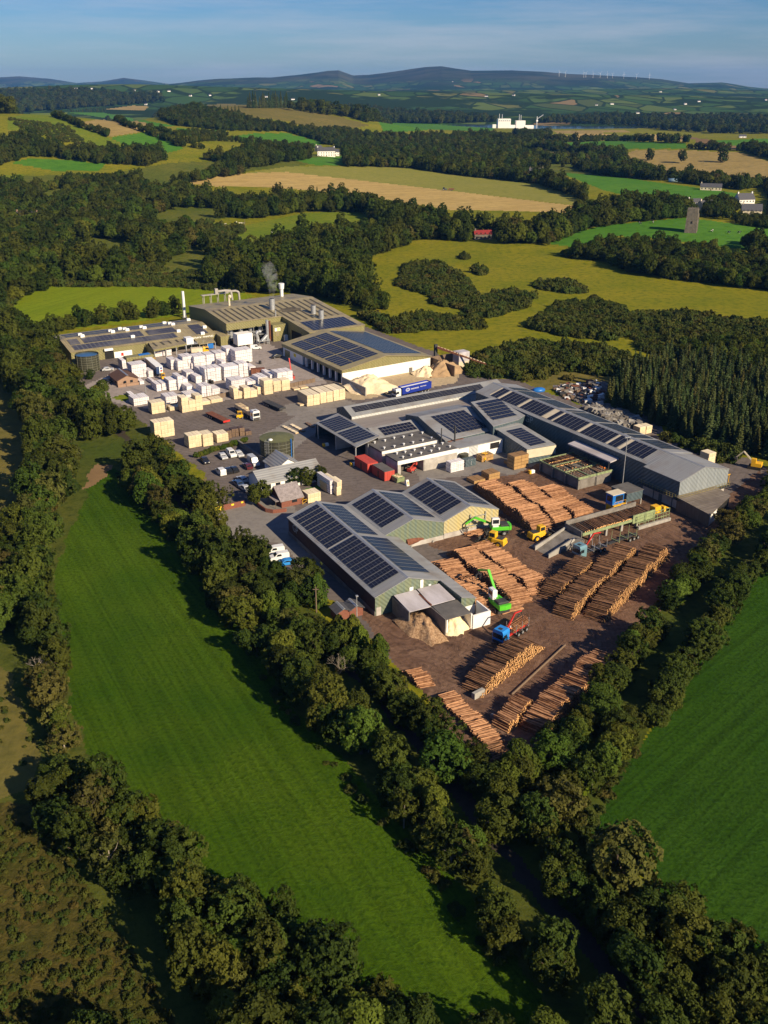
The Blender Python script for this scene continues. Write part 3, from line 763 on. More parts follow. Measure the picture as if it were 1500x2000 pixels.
for kk in range(3): CROWN['bush%d' % kk] = crown_mesh('crown', 160 + kk, 'scrub', 1500, 18, .10, 1.0, 1.0, flat=True)
CROWN['bushb'] = crown_mesh('crown', 164, 'leaf_brown', 1500, 18, .10, 1.0, 1.0, flat=True)
TRUNK = {k: trunk_mesh('trunk', 200 + k) for k in range(4)}
TRUNK['pale'] = trunk_mesh('trunk', 210, 1.25, .05, True)
for kk in range(3): CROWN['spruce%d' % kk] = conifer_mesh('crown', 170 + kk, 'needle' if kk < 2 else 'needle_y')
CROWN['cypress0'] = cypress_mesh('crown', 180, 'leaf_bright'); CROWN['cypress1'] = cypress_mesh('crown', 181, 'leaf')
b = MB(); b.tube((0, 0, -.03), (0, 0, .9), .016, .004, 6); TRUNK['stem'] = b.mesh('trunk', 'bark')
BARE = [bare_mesh('branches', 190 + kk) for kk in range(2)]

TREES = []      # dicts: x, y, z, s, kind, reg, key
def add_tree(x, y, s, kind, reg, key, sz=1.0, z=None):
    TREES.append(dict(x=x, y=y, z=float(hT(x, y)) if z is None else z, s=s, kind=kind, reg=reg, key=key, sz=sz))
LEAFK = ['leaf0', 'leaf1', 'leaf2', 'leaf3', 'leaf4', 'leaf5']
MIXK = LEAFK * 2 + ['bright0', 'bright1', 'bright0', 'bright1', 'brown0', 'thin0', 'tall1']
def row(pts, r0, r1, kinds, reg, space=1.25, jit=.35, sz=(.85, 1.15)):
    w = [T(*p) for p in pts]; s = 0.0; i = 0; L = 0.0; n = 0
    while i < len(w) - 1:
        a, c = w[i], w[i + 1]; seg = (c - a).to_2d().length
        if s > seg: s -= seg; i += 1; L += seg; continue
        r = rnd.uniform(r0, r1); p = a.lerp(c, s / seg)
        add_tree(p.x + rnd.gauss(0, r * jit), p.y + rnd.gauss(0, r * jit), r, rnd.choice(kinds), reg, L + s, rnd.uniform(*sz))
        s += r * space * rnd.uniform(.8, 1.25)
def wood(pts, r0, r1, kinds, reg, space=1.35, hole=None, dens=1.0, sz=(.75, 1.25), step=14, clump=0):
    P = poly_world(pts, step)
    if len(P) < 3: return
    x0, y0 = P.min(0); x1, y1 = P.max(0); d = (r0 + r1) / 2 * space
    nx, ny = int((x1 - x0) / d) + 1, int((y1 - y0) / d) + 1
    gx, gy = np.meshgrid(x0 + np.arange(nx) * d, y0 + np.arange(ny) * d)
    rg = np.random.default_rng(len(TREES) + 5)
    gx = gx.ravel() + rg.uniform(-.45, .45, gx.size) * d; gy = gy.ravel() + rg.uniform(-.45, .45, gy.size) * d
    ok = inside(P, gx, gy)
    for h in (hole or []): ok &= ~inside(poly_world(h), gx, gy)
    ok &= rg.uniform(0, 1, len(gx)) < dens
    if clump: ok &= vnoise(gx, gy, 55, 21) * .65 + vnoise(gx, gy, 23, 22) * .35 > clump
    for x, y in zip(gx[ok], gy[ok]):
        add_tree(x, y, rnd.uniform(r0, r1), rnd.choice(kinds), reg, math.atan2(x, y), rnd.uniform(*sz))
def tree(px, py, r, kind, reg, sz=1.0):
    p = T(px, py); add_tree(p.x, p.y, r, kind, reg, p.y, sz)

# --- hedges and trees near the camera (pixel = foot of the trunk)
HB = LEAFK + ['bright0', 'bright1', 'brown0', 'thin0']
row([(385, 894), (480, 864)], .9, 1.3, ['leaf1', 'bright0', 'bright1'], 'clipped hedge above the car park|left end', .9, .1, (.8, 1.0))
row([(430, 1085), (500, 1160), (560, 1225), (625, 1295)], 2.6, 3.8, HB, 'lane-side hedge below the entrance|entrance wall', 1.0)
row([(690, 1410), (770, 1510), (850, 1600), (930, 1690)], 2.2, 3.2, HB, 'inner hedge along the shaded lane|dark huts', 1.05)
row([(255, 925), (300, 990), (370, 1065), (440, 1180), (470, 1240)], 3.2, 4.8, HB, 'hedge between green field and lane|red gate wall', 1.05)
row([(520, 1280), (600, 1380), (700, 1470), (760, 1540)], 2.8, 4.6, HB, 'hedge left of the lane below the dark shed|dark huts', 1.0)
row([(770, 1560), (830, 1620), (910, 1710), (985, 1800), (1060, 1890), (1120, 1960)], 2.4, 3.6, HB, 'hedge left of lane near bottom|yard corner', 1.15)
row([(300, 885), (350, 960), (400, 1010)], 2.6, 4.2, HB, 'lane hedge beside the upper yard|timber stacks', 1.0)
row([(480, 1095), (540, 1140), (600, 1190)], 2.6, 4.0, LEAFK + ['brown0'], 'tree belt left of dark shed|white vans', 1.1)
row([(630, 1250), (690, 1300), (745, 1355), (800, 1410), (865, 1480)], 2.2, 3.5, HB, 'tree belt between lane and log yard|dark huts', 1.0)
row([(985, 1545), (1060, 1500), (1130, 1450)], 2.8, 4.0, ['bright0', 'bright1', 'leaf1', 'leaf3'], 'belt at nearest corner of log yard|yard corner', .95, .25, (.75, 1.0))
row([(1135, 1425), (1185, 1350), (1235, 1285), (1285, 1225)], 2.8, 4.0, LEAFK + ['bright0'], 'belt right of the log yard|nearest log stacks', .95, .25, (.75, 1.0))
row([(1312, 1185), (1355, 1125), (1420, 1050), (1495, 985), (1560, 930)], 2.4, 3.8, LEAFK + ['brown0', 'bright1'], 'belt along the right yard edge|long log rows', .95, .25, (.7, .95))
row([(925, 1515), (985, 1595), (1045, 1670), (1105, 1745), (1170, 1820), (1230, 1885)], 2.7, 3.9, LEAFK + ['thin0'], 'belt right of the shaded lane|yard corner', .95)
row([(1330, 1830), (1400, 1880), (1480, 1935), (1560, 1990)], 2.8, 3.8, LEAFK, 'hedge at the bottom right field corner|huge round tree', 1.0)
row([(1290, 1960), (1350, 2010), (1420, 2060)], 3.0, 4.0, LEAFK, 'trees along the bottom right edge|lane', 1.0)
row([(1130, 1560), (1190, 1490), (1240, 1420)], 2.0, 3.2, HB + ['brown0'], 'field hedge beside grassy track|big round tree', .95)
row([(1275, 1410), (1325, 1330), (1380, 1245), (1440, 1160), (1510, 1085), (1570, 1030)], 2.4, 4.0, LEAFK + ['brown0'], 'hedge of the right green field|grassy track', .95, .25, (.8, 1.0))
wood([(60, 830), (140, 880), (128, 965), (92, 1060), (80, 1150), (50, 1200), (10, 1150), (55, 1000), (75, 900)], 4.0, 6.0, LEAFK + ['brown0'], 'tall wood left of the green field', .95)
wood([(-60, 705), (60, 760), (170, 800), (258, 845), (180, 862), (110, 850), (60, 815), (0, 745), (-60, 735)], 4.0, 5.6, LEAFK + ['bright0', 'tall1'], 'wood above the green field', .95)
wood([(-60, 620), (20, 640), (92, 692), (120, 735), (150, 785), (60, 760), (-60, 700)], 4.0, 5.6, LEAFK + ['brown1'], 'wood beside the green-roofed shed', .95)
wood([(-60, 1085), (60, 1160), (110, 1240), (125, 1330), (70, 1330), (30, 1250), (-60, 1250)], 3.6, 5.2, LEAFK + ['brown0', 'brown1'], 'wood along left edge of green field', 1.0)
row([(95, 1330), (110, 1400), (140, 1480)], 2.4, 3.6, ['brown0', 'brown1', 'bright0', 'thin1'], 'thin hedge left of green field|tall wood', 1.0)
wood([(70, 1560), (150, 1510), (240, 1570), (330, 1660), (400, 1720), (340, 1790), (230, 1760), (110, 1640)], 2.6, 4.4, LEAFK + ['brown0', 'thin0', 'tall1', 'thin1'], 'thicket above the reedy ground', 1.05)
wood([(360, 1720), (470, 1760), (600, 1840), (660, 1900), (760, 2010), (760, 2120), (470, 2120), (400, 2000), (330, 1850)], 2.6, 4.4, LEAFK + ['brown1', 'thin0', 'tall1', 'bright0'], 'thicket at the bottom of green field', 1.02)
row([(-60, 2080), (80, 2095), (220, 2110), (340, 2110)], 2.8, 3.8, LEAFK, 'trees on the bottom left edge|bottom thicket', 1.0)
row([(740, 1985), (820, 2030), (900, 2060), (980, 2090)], 2.6, 3.4, LEAFK + ['bright0'], 'low trees along the bottom edge of green field|bottom thicket', 1.1)
for q in [(1205, 1735, 5.4, 'brown1', 'huge round tree right of the lane', .95), (1085, 1600, 4.4, 'brown0', 'bushy turning tree beside the lane', .9),
          (865, 1520, 4.4, 'bright1', 'broad fresh tree beside lane above corner', .9), (1290, 1820, 3.6, 'leaf2', 'dark tree right of the huge round tree', 1.0),
          (1235, 1930, 4.4, 'leaf0', 'broad dark tree at bottom right', 1.0), (1340, 1890, 4.0, 'leaf4', 'tall tree behind bottom right dark tree', 1.05),
          (1420, 1960, 3.6, 'leaf1', 'tree at the bottom right field corner', 1.0), (1180, 2030, 3.6, 'leaf5', 'tree on bottom edge right of lane', 1.0),
          (1070, 2050, 3.0, 'bright0', 'yellow-green bush tree at bottom edge', .9), (960, 2080, 3.2, 'leaf3', 'tree at bottom edge of green field', 1.0),
          (1290, 2060, 4.0, 'leaf2', 'low dark tree on bottom edge', 1.0), (1500, 2060, 3.5, 'leaf3', 'tree in the bottom right corner', 1.0),
          (505, 985, 3.5, 'leaf1', 'round tree beside the slate-roofed lodge', .95), (572, 948, 2.6, 'leaf2', 'tree in front of the office', 1.0),
          (598, 946, 2.5, 'leaf4', 'middle tree in front of the office', 1.0), (624, 942, 2.5, 'leaf0', 'rightmost tree in front of the office', 1.0),
          (510, 1105, 2.7, 'tall0', 'tall yellow-green tree beside white vans', 1.1), (602, 1145, 3.6, 'leaf3', 'dark round tree beside the brick shed wall', .95),
          (440, 985, 2.6, 'thin0', 'slender tree behind the red gate wall', 1.0), (405, 980, 3.4, 'leaf2', 'tree left of the red gate wall', 1.0),
          (420, 1050, 4.0, 'leaf5', 'dark tree below the red gate wall', 1.0), (200, 770, 3.0, 'bright0', 'small tree beside entrance verge', .9),
          (150, 745, 3.0, 'leaf1', 'bush tree below the rain tank', .9), (175, 740, 2.2, 'leaf3', 'small bush beside the rain tank', .8)]:
    tree(*q)
for px, py, s in ((690, 1265, 7.5), (662, 1252, 6.0), (740, 1300, 7.0), (622, 1185, 8.0), (705, 1278, 6.5)):
    tree(px, py, s, 'cypress0' if py != 1252 else 'cypress1', 'clipped conifer beside the dark huts', 1.0)
BARES = [(80, 1320, 3.6, 0, 'pale leafless tree in the left hedge'), (190, 1600, 4.0, 1, 'pale dead tree above the reeds'), (690, 2060, 3.6, 0, 'leafless tree at bottom edge'),
         (470, 1790, 3.6, 1, 'half dead tree beside the green field'), (975, 1520, 2.2, 0, 'small bare tree at the yard corner'), (510, 1960, 3.0, 0, 'bare ivy-clad tree in bottom thicket'),
         (1450, 2050, 3.2, 1, 'bare tree in bottom right corner'), (660, 1320, 3.0, 1, 'half bare ash beside the lane'), (130, 800, 2.4, 0, 'pale bare shrub left of the entrance')]

# --- woods in the middle distance
wood([(-60, 440), (0, 400), (40, 395), (110, 410), (200, 400), (330, 400), (385, 430), (395, 480), (420, 500), (400, 525), (460, 562), (430, 562), (330, 553), (200, 556), (110, 554), (60, 577), (-60, 625)], 3.4, 6.4, MIXK,
     'wood beyond the lime-green field', 1.3, clump=.42, hole=[[(130, 480), (190, 465), (250, 472), (285, 495), (240, 510), (150, 508)], [(350, 490), (400, 485), (395, 510), (360, 512)]])
wood([(-60, 400), (0, 360), (60, 355), (200, 360), (330, 345), (480, 336), (480, 340), (370, 358), (350, 372), (400, 388), (470, 400), (450, 425), (385, 432), (330, 400), (200, 400), (100, 410), (0, 405)], 3.4, 6.2, MIXK, 'wood at the foot of the left hill', 1.4, clump=.47, sz=(.8, 1.2))
wood([(410, 562), (420, 520), (500, 500), (560, 485), (640, 470), (760, 462), (800, 480), (720, 505), (708, 540), (735, 592), (700, 605), (640, 582), (560, 572), (500, 577)], 3.6, 7.2, LEAFK + ['tall1', 'thin0', 'bright0'], 'wood behind the smoking roof', 1.05)
wood([(690, 585), (730, 580), (750, 605), (720, 615)], 2.5, 3.5, LEAFK, 'bushes behind the smoking roof', 1.0)
wood([(440, 420), (520, 396), (600, 400), (700, 400), (790, 422), (850, 440), (940, 455), (1050, 460), (1060, 478), (960, 478), (850, 470), (760, 470), (740, 440), (700, 415), (600, 415), (480, 430)], 3.2, 7.0, MIXK + ['tall1'], 'tree belt below the pale stubble strip', 1.1, hole=[[(915, 458), (970, 458), (972, 486), (915, 486)]])
for px, py in ((540, 400), (572, 404), (620, 408), (700, 412), (735, 415), (690, 414)): tree(px, py, 17 + rnd.uniform(-4, 3), 'spruce0', 'dark spruce in belt below pale stubble')
wood([(1050, 478), (1060, 455), (1130, 430), (1200, 410), (1330, 408), (1350, 425), (1240, 435), (1180, 442), (1130, 458), (1080, 480)], 3.4, 7.0, MIXK, 'tree belt left of the tower', 1.05)
wood([(1105, 502), (1180, 490), (1240, 484), (1310, 492), (1360, 498), (1420, 510), (1440, 520), (1560, 540), (1560, 580), (1500, 570), (1330, 548), (1230, 535), (1180, 512)], 2.4, 5.2, MIXK, 'wood below the ruined tower', 1.1)
wood([(1440, 470), (1560, 490), (1560, 540), (1480, 520)], 4.0, 5.5, LEAFK, 'trees right of the tower', 1.5, dens=.7)
wood([(1380, 400), (1420, 396), (1440, 410), (1420, 430), (1370, 425)], 3.2, 4.6, LEAFK, 'trees among the white houses', 1.5)
wood([(1430, 425), (1560, 440), (1560, 455), (1440, 440)], 1.8, 2.8, LEAFK, 'hedge below the white houses', 1.6)
wood([(1490, 365), (1560, 360), (1560, 430), (1505, 425), (1505, 390)], 3.4, 5.0, LEAFK, 'trees right of the white houses', 1.3)
wood([(640, 318), (700, 308), (800, 312), (900, 322), (1010, 345), (1060, 350), (1140, 385), (1150, 400), (1130, 388), (1040, 358), (900, 344), (800, 329), (760, 327), (640, 326)], 3.0, 6.6, MIXK, 'dark belt above the pale stubble strip', 1.15, hole=[[(605, 290), (672, 290), (672, 326), (605, 326)]])
wood([(630, 305), (660, 285), (740, 270), (860, 268), (960, 268), (1050, 278), (1090, 285), (1130, 293), (1215, 298), (1222, 318), (1330, 345), (1450, 362), (1500, 362), (1450, 372), (1330, 358), (1250, 350), (1090, 335), (1000, 330), (850, 308), (740, 305), (690, 302)], 2.8, 6.2, MIXK, 'wood in the middle of the valley', 1.35, dens=.9, clump=.38,
     hole=[[(605, 290), (672, 290), (672, 326), (605, 326)], [(1006, 291), (1080, 295), (1165, 301), (1176, 313), (1100, 312), (1026, 306)]])
wood([(1000, 262), (1080, 262), (1050, 276), (1210, 276), (1340, 277), (1345, 281), (1200, 275), (1100, 279), (1040, 274)], 4.5, 6.0, LEAFK, 'hedge trees between far stubble strips', 1.6, dens=.7)
wood([(1340, 292), (1450, 296), (1560, 330), (1560, 310), (1480, 285), (1440, 293), (1360, 289)], 4.0, 5.5, LEAFK, 'hedge above the hill with lone trees', 1.3, dens=.8)
for px, py, rr in ((1268, 313, 8.0), (1332, 318, 9.0), (1411, 317, 9.0)): tree(px, py, rr * .8, 'leaf%d' % rnd.randrange(6), 'lone tree on the pale hill', 1.15)
# the left hill
wood([(0, 268), (40, 262), (110, 295), (180, 300), (300, 300), (420, 305), (480, 312), (400, 322), (300, 325), (208, 322), (130, 312), (60, 306), (0, 325), (-60, 330), (-60, 270)], 4.8, 6.5, LEAFK, 'wood on the slope of the left hill', 1.4, clump=.45)
wood([(480, 296), (560, 300), (640, 300), (620, 310), (560, 318), (480, 332), (440, 330)], 4.8, 6.4, LEAFK, 'wood right of the left hill', 1.3, hole=[[(605, 290), (672, 290), (672, 326), (605, 326)]])
wood([(300, 228), (345, 208), (420, 218), (500, 240), (560, 250), (700, 262), (740, 268), (640, 285), (620, 275), (560, 258), (440, 256), (345, 246)], 4.0, 5.6, LEAFK, 'wood along the crest of left hill', 1.4, dens=.85)
for pts in ([(210, 232), (240, 245), (290, 262), (350, 285), (400, 292)], [(290, 252), (350, 268), (440, 266)], [(345, 285), (420, 275), (500, 282), (610, 290)], [(105, 228), (160, 250), (215, 268)]):
    row(pts, 3.0, 5.0, LEAFK, 'hedge on the left hill|hilltop', 1.5)
for px in range(140, 208, 5): tree(px + rnd.uniform(-2, 2), 219, 17 + rnd.uniform(-3, 3), 'spruce1', 'spruce on the left skyline')
for px in list(range(486, 570, 4)): tree(px + rnd.uniform(-2, 2), 211, 24 + rnd.uniform(-5, 6), 'spruce0', 'spruce clump on the hill crest')
for px in list(range(418, 470, 7)): tree(px, 226, 16 + rnd.uniform(-3, 3), 'spruce1', 'spruce below the hill crest')
row([(620, 216), (680, 228), (720, 240)], 5, 6, LEAFK, 'trees on the right shoulder of left hill', 1.3)
# scrub-like low trees beside the green-roofed shed
row([(92, 655), (150, 640), (220, 628), (300, 618), (345, 612)], 3.0, 4.2, ['leaf1', 'leaf3', 'leaf5'], 'hedge behind the green-roofed shed|rain tank', 1.0)
# far woods beyond the estuary
wood([(-40, 205), (0, 185), (150, 182), (300, 192), (330, 200), (150, 212), (0, 225)], 10, 14, ['leaf0', 'leaf3'], 'far wooded ridge', 1.9, step=20)
wood([(560, 215), (700, 215), (860, 228), (980, 238), (850, 243), (720, 238), (640, 225)], 8, 11, ['leaf0', 'leaf3'], 'far wood beyond the hill', 1.9, step=20)
wood([(1040, 240), (1200, 230), (1350, 232), (1500, 235), (1600, 262), (1400, 262), (1300, 255), (1240, 246)], 7, 10, ['leaf0', 'leaf3'], 'far wood beyond the estuary', 2.2, dens=.8, step=20)
# spruce plantation and scrub
wood([(1185, 795), (1200, 755), (1260, 730), (1330, 722), (1420, 735), (1560, 765), (1560, 915), (1470, 893), (1390, 878), (1290, 838), (1240, 812)], 9.0, 12.0, ['spruce0', 'spruce0', 'spruce1', 'spruce1', 'spruce2'], 'plantation', .28, sz=(.72, 1.2))
wood([(1320, 690), (1400, 670), (1560, 680), (1560, 760), (1420, 730), (1340, 715)], 1.6, 2.6, ['bright0', 'bright1', 'leaf1', 'tall0'], 'young trees behind the plantation', 1.3)
SCRUB = [([(775, 558), (790, 522), (850, 515), (905, 548), (940, 585), (985, 570), (1042, 580), (1020, 602), (965, 618), (925, 625), (905, 605), (850, 595), (835, 575)], .85),
         ([(745, 642), (800, 622), (860, 618), (930, 622), (950, 642), (850, 645), (760, 652)], .85), ([(1030, 638), (1100, 592), (1160, 588), (1220, 602), (1262, 650), (1190, 664), (1100, 658)], .9),
         ([(905, 732), (950, 692), (1050, 672), (1150, 682), (1240, 702), (1262, 722), (1190, 735), (1100, 720), (1040, 745), (930, 738)], .9),
         ([(1205, 622), (1300, 612), (1440, 627), (1560, 642), (1560, 690), (1400, 690), (1320, 700), (1260, 690)], .85), ([(1040, 555), (1100, 552), (1150, 572), (1120, 574), (1050, 565)], .7),
         ([(895, 502), (912, 500), (912, 507), (895, 507)], .8), ([(925, 520), (950, 530), (940, 540), (925, 532)], .7), ([(1100, 490), (1140, 500), (1130, 508), (1100, 500)], .9),
         ([(1180, 505), (1320, 548), (1480, 560), (1480, 545), (1330, 530)], .7), ([(700, 610), (760, 630), (745, 640), (700, 618)], .7), ([(1310, 850), (1440, 895), (1420, 905), (1300, 860)], .4),
         ([(-60, 560), (60, 560), (20, 600), (-60, 640)], .9), ([(100, 540), (430, 540), (480, 572), (330, 560), (110, 560)], .8), ([(140, 500), (280, 500), (330, 530), (140, 530)], .6),
         ([(385, 430), (480, 440), (470, 470), (390, 470)], .18), ([(15, 232), (130, 245), (180, 290), (60, 262)], .15), ([(90, 1230), (150, 1470), (120, 1490), (80, 1330)], .6),
         ([(-80, 1590), (60, 1590), (140, 1690), (240, 1830), (340, 2000), (380, 2090), (-120, 2090)], .80), ([(-50, 1290), (20, 1330), (60, 1420), (80, 1480), (0, 1550), (-50, 1550)], .12), ([(1100, 1640), (1180, 1530), (1240, 1430), (1260, 1440), (1200, 1550), (1130, 1660)], .5),
         ([(230, 920), (330, 1030), (440, 1200), (560, 1380), (700, 1545), (880, 1740), (1000, 1900), (985, 1905), (860, 1740), (680, 1545), (545, 1380), (425, 1200), (315, 1030), (222, 925)], .45),
         ([(990, 1560), (1100, 1450), (1190, 1640), (1300, 1800), (1480, 1940), (1560, 2040), (1330, 2070), (1200, 1860), (1080, 1700)], .75), ([(600, 1200), (720, 1310), (860, 1450), (960, 1560), (985, 1550), (880, 1440), (740, 1300), (640, 1215)], .5), ([(1010, 1500), (1130, 1420), (1260, 1210), (1420, 1020), (1440, 1030), (1280, 1220), (1150, 1440), (1020, 1520)], .5)]
# ------------------------------------------------------------------ plant the trees
def view_px(x, y, z):
    c, s = math.cos(PITCH), math.sin(PITCH); zz = z - CAMH
    f = y * c - zz * s; u = y * s + zz * c
    return (PCX + FPX * x / f, PCY - FPX * u / f, f) if f > 1 else (-1e4, -1e4, 1)

def plant():
    for t in TREES:
        k = t['kind']
        t['conifer'] = k.startswith('spruce')
        px, py, f = view_px(t['x'], t['y'], t['z'] + t['s'])
        t['vis'] = -60 < px < 1560 and py < 2080
        t['px'] = px
        t['size'] = (t['s'] if not t['conifer'] else t['s'] * .3) / f
    for con in (False, True):
        lst = [t for t in TREES if t['conifer'] == con]
        lst.sort(key=lambda t: -t['size'] if t['vis'] else 9)
        for i, t in enumerate(lst): t['single'] = i < 300 and t['vis']
    names = {}
    for t in TREES:
        if t['single']: names.setdefault(t['reg'], []).append(t)
    words = {'leaf': 'olive-green', 'bright': 'yellow-green', 'brown': 'brownish', 'thin': 'thin-crowned', 'tall': 'upright', 'cypress': 'dense', 'bush': 'low'}
    proto = {}
    for reg, ts in names.items():
        base, _, anchor = reg.partition('|')
        ts.sort(key=lambda t: t['key'])
        for i, t in enumerate(ts):
            kd = t['kind']; w = words.get(kd.rstrip('0123456789b'), 'dark')
            nm = 'conifer' if kd.startswith('spruce') else ('cypress_tree' if kd.startswith('cypress') else 'broadleaf_tree')
            cat = 'conifer' if nm != 'broadleaf_tree' else 'tree'
            grp = base
            if reg == 'plantation':
                lab = 'spruce packed into the dark plantation behind the long grey shed'; grp = 'plantation spruces'
            elif 'spruce' in reg: lab = f'{reg}, {nth(i + 1)} from the left' if len(ts) > 1 else reg
            elif 'clipped' in reg: lab = f'{reg}, {nth(i + 1)} nearest the camera'
            elif len(ts) == 1: lab = base; grp = None
            elif anchor: lab = f'{w} tree in {base}, {nth(i + 1)} from {anchor}'
            elif base.startswith(('lone', )): lab = f'{base}, {nth(i + 1)} from the left'
            else: lab = f'{w} tree in {base}, {nth(i + 1)} from its left'
            lw = lab.split()
            if len(lw) > 16: lab = ' '.join(lw[:16])
            if len(lw) < 4: lab = 'single ' + lab + ' standing'
            o = thing(nm, lab, cat, (t['x'], t['y'], t['z'] - .1), rnd.uniform(0, 6.28), grp, (t['s'] * rnd.uniform(.86, 1.14), t['s'] * rnd.uniform(.86, 1.14), t['s'] * t['sz']))
            c = bpy.data.objects.new('crown', CROWN[kd]); COL.objects.link(c); c.parent = o
            if kd not in proto: proto[kd] = c
            tm = TRUNK['stem'] if cat == 'conifer' else TRUNK['pale'] if kd.startswith('thin') else TRUNK[i % 4]
            k_ = bpy.data.objects.new('trunk', tm); COL.objects.link(k_); k_.parent = o
    # everything smaller in the picture: woodland as one mass each of broadleaf, spruce and scrub
    pts = [t for t in TREES if not t['single']]
    def mass(name, label, cat, rows, kinds):
        me = bpy.data.meshes.new(name)
        me.vertices.add(len(rows)); me.vertices.foreach_set('co', np.array([(r['x'], r['y'], r['z'] - .15) for r in rows], np.float32).ravel())
        for nm_, ty, vals in (('vi', 'INT', [kinds.index(r['kind']) for r in rows]),):
            a = me.attributes.new(nm_, ty, 'POINT'); a.data.foreach_set('value', np.array(vals, np.int32))
        a = me.attributes.new('sc', 'FLOAT_VECTOR', 'POINT'); a.data.foreach_set('vector', np.array([(r['s'], r['s'], r['s'] * r['sz']) for r in rows], np.float32).ravel())
        a = me.attributes.new('ro', 'FLOAT_VECTOR', 'POINT'); a.data.foreach_set('vector', np.array([(0, 0, rnd.uniform(0, 6.28)) for r in rows], np.float32).ravel())
        o = bpy.data.objects.new(name, me); COL.objects.link(o)
        ng = bpy.data.node_groups.new(name, 'GeometryNodeTree')
        ng.interface.new_socket('Geometry', in_out='INPUT', socket_type='NodeSocketGeometry')
        ng.interface.new_socket('Geometry', in_out='OUTPUT', socket_type='NodeSocketGeometry')
        N, Lk = ng.nodes, ng.links
        gi, go = N.new('NodeGroupInput'), N.new('NodeGroupOutput')
        jn = N.new('GeometryNodeJoinGeometry')
        for kd in reversed(kinds):
            oi = N.new('GeometryNodeObjectInfo'); oi.inputs['Object'].default_value = proto[kd]; oi.inputs['As Instance'].default_value = True
            Lk.new(oi.outputs['Geometry'], jn.inputs[0])
        ip = N.new('GeometryNodeInstanceOnPoints'); ip.inputs['Pick Instance'].default_value = True
        def attr(nm_, ty):
            n = N.new('GeometryNodeInputNamedAttribute'); n.data_type = ty; n.inputs['Name'].default_value = nm_; return n
        na, ns, nr = attr('vi', 'INT'), attr('sc', 'FLOAT_VECTOR'), attr('ro', 'FLOAT_VECTOR')
        Lk.new(gi.outputs[0], ip.inputs['Points']); Lk.new(jn.outputs[0], ip.inputs['Instance'])
        Lk.new([s for s in na.outputs if s.enabled][0], ip.inputs['Instance Index'])
        Lk.new([s for s in ns.outputs if s.enabled][0], ip.inputs['Scale'])
        Lk.new([s for s in nr.outputs if s.enabled][0], ip.inputs['Rotation'])
        Lk.new(ip.outputs[0], go.inputs[0])
        md = o.modifiers.new('scatter', 'NODES'); md.node_group = ng
        return stuff(o, label, cat)
    # one shrub of each sort stands on its own so that the scrub can repeat it
    for i, (kd, px, py) in enumerate((('bush0', 755, 636), ('bush1', 1045, 640), ('bush2', 930, 700), ('bushb', 1110, 742))):
        p = T(px, py)
        o = thing('shrub', ['low gorse shrub at the left end of the middle scrub patch', 'low gorse shrub at left tip of the bushy mound', 'gorse shrub on the scrub slope behind the conveyor', 'brown dry shrub beside the rubble heap'][i], 'shrub', (p.x, p.y, p.z), i * 1.3, None, 2.6)
        c = bpy.data.objects.new('crown', CROWN[kd]); COL.objects.link(c); c.parent = o; proto[kd] = c
    for kd in {t['kind'] for t in pts} - set(proto):
        k2 = [k for k in proto if k[:4] == kd[:4]] or ['leaf0']
        for t in pts:
            if t['kind'] == kd: t['kind'] = k2[0]
    bl = [t for t in pts if not t['conifer'] and t['kind'][:4] != 'bush']; sp = [t for t in pts if t['conifer']]
    mass('woodland', 'green mass of distant broadleaf woods and hedges over the whole valley', 'woodland', bl, sorted({t['kind'] for t in bl}))
    if sp: mass('spruce_plantation', 'deep rows of the dark spruce plantation and far spruce clumps', 'plantation', sp, sorted({t['kind'] for t in sp}))
    sc = []
    for poly, dens in SCRUB:
        P = poly_world(poly); x0, y0 = P.min(0); x1, y1 = P.max(0)
        nearp = y0 < 260
        d = 1.3 if nearp else 2.3
        nx, ny = int((x1 - x0) / d) + 1, int((y1 - y0) / d) + 1
        gx, gy = np.meshgrid(x0 + np.arange(nx) * d, y0 + np.arange(ny) * d)
        rg = np.random.default_rng(int(x0 * 7 + 9999))
        gx = gx.ravel() + rg.uniform(-.5, .5, gx.size) * d; gy = gy.ravel() + rg.uniform(-.5, .5, gy.size) * d
        ok = inside(P, gx, gy) & (rg.uniform(0, 1, len(gx)) < dens * (.45 + .9 * (vnoise(gx, gy, 9, 3) > .3)))
        for x, y in zip(gx[ok], gy[ok]):
            k = float(vnoise(x, y, 14, 7))
            sc.append(dict(x=x, y=y, z=float(hT(x, y)), s=(rnd.uniform(.4, .85) if x < -25 and y < 150 else rnd.uniform(.6, 1.25)) if nearp else rnd.uniform(1.4, 2.4) + k * 2.0, sz=rnd.uniform(.8, 1.5), kind=rnd.choice(['bush0', 'bush1', 'bush2', 'bush0', 'bush1', 'bushb'] if nearp else ['bush0', 'bush1', 'bush2'] * 4 + ['bushb'])))
    mass('scrub', 'low gorse and bramble scrub in patches over pasture and hedge bottoms', 'scrub', sc, ['bush0', 'bush1', 'bush2', 'bushb'])
    print('trees', len(TREES), 'stuff', len(pts), 'scrub', len(sc))
    for i, (px, py, s, k, lab) in enumerate(BARES):
        p = T(px, py)
        o = thing('bare_tree', lab, 'tree', (p.x, p.y, p.z), i * 1.1, 'leafless trees', s * .75)
        c = bpy.data.objects.new('branches', BARE[k]); COL.objects.link(c); c.parent = o
        c = bpy.data.objects.new('crown', CROWN['thin1']); COL.objects.link(c); c.parent = o; c.scale = (.55, .55, .45)
        c.location = (.2, -.1, .0)
plant()
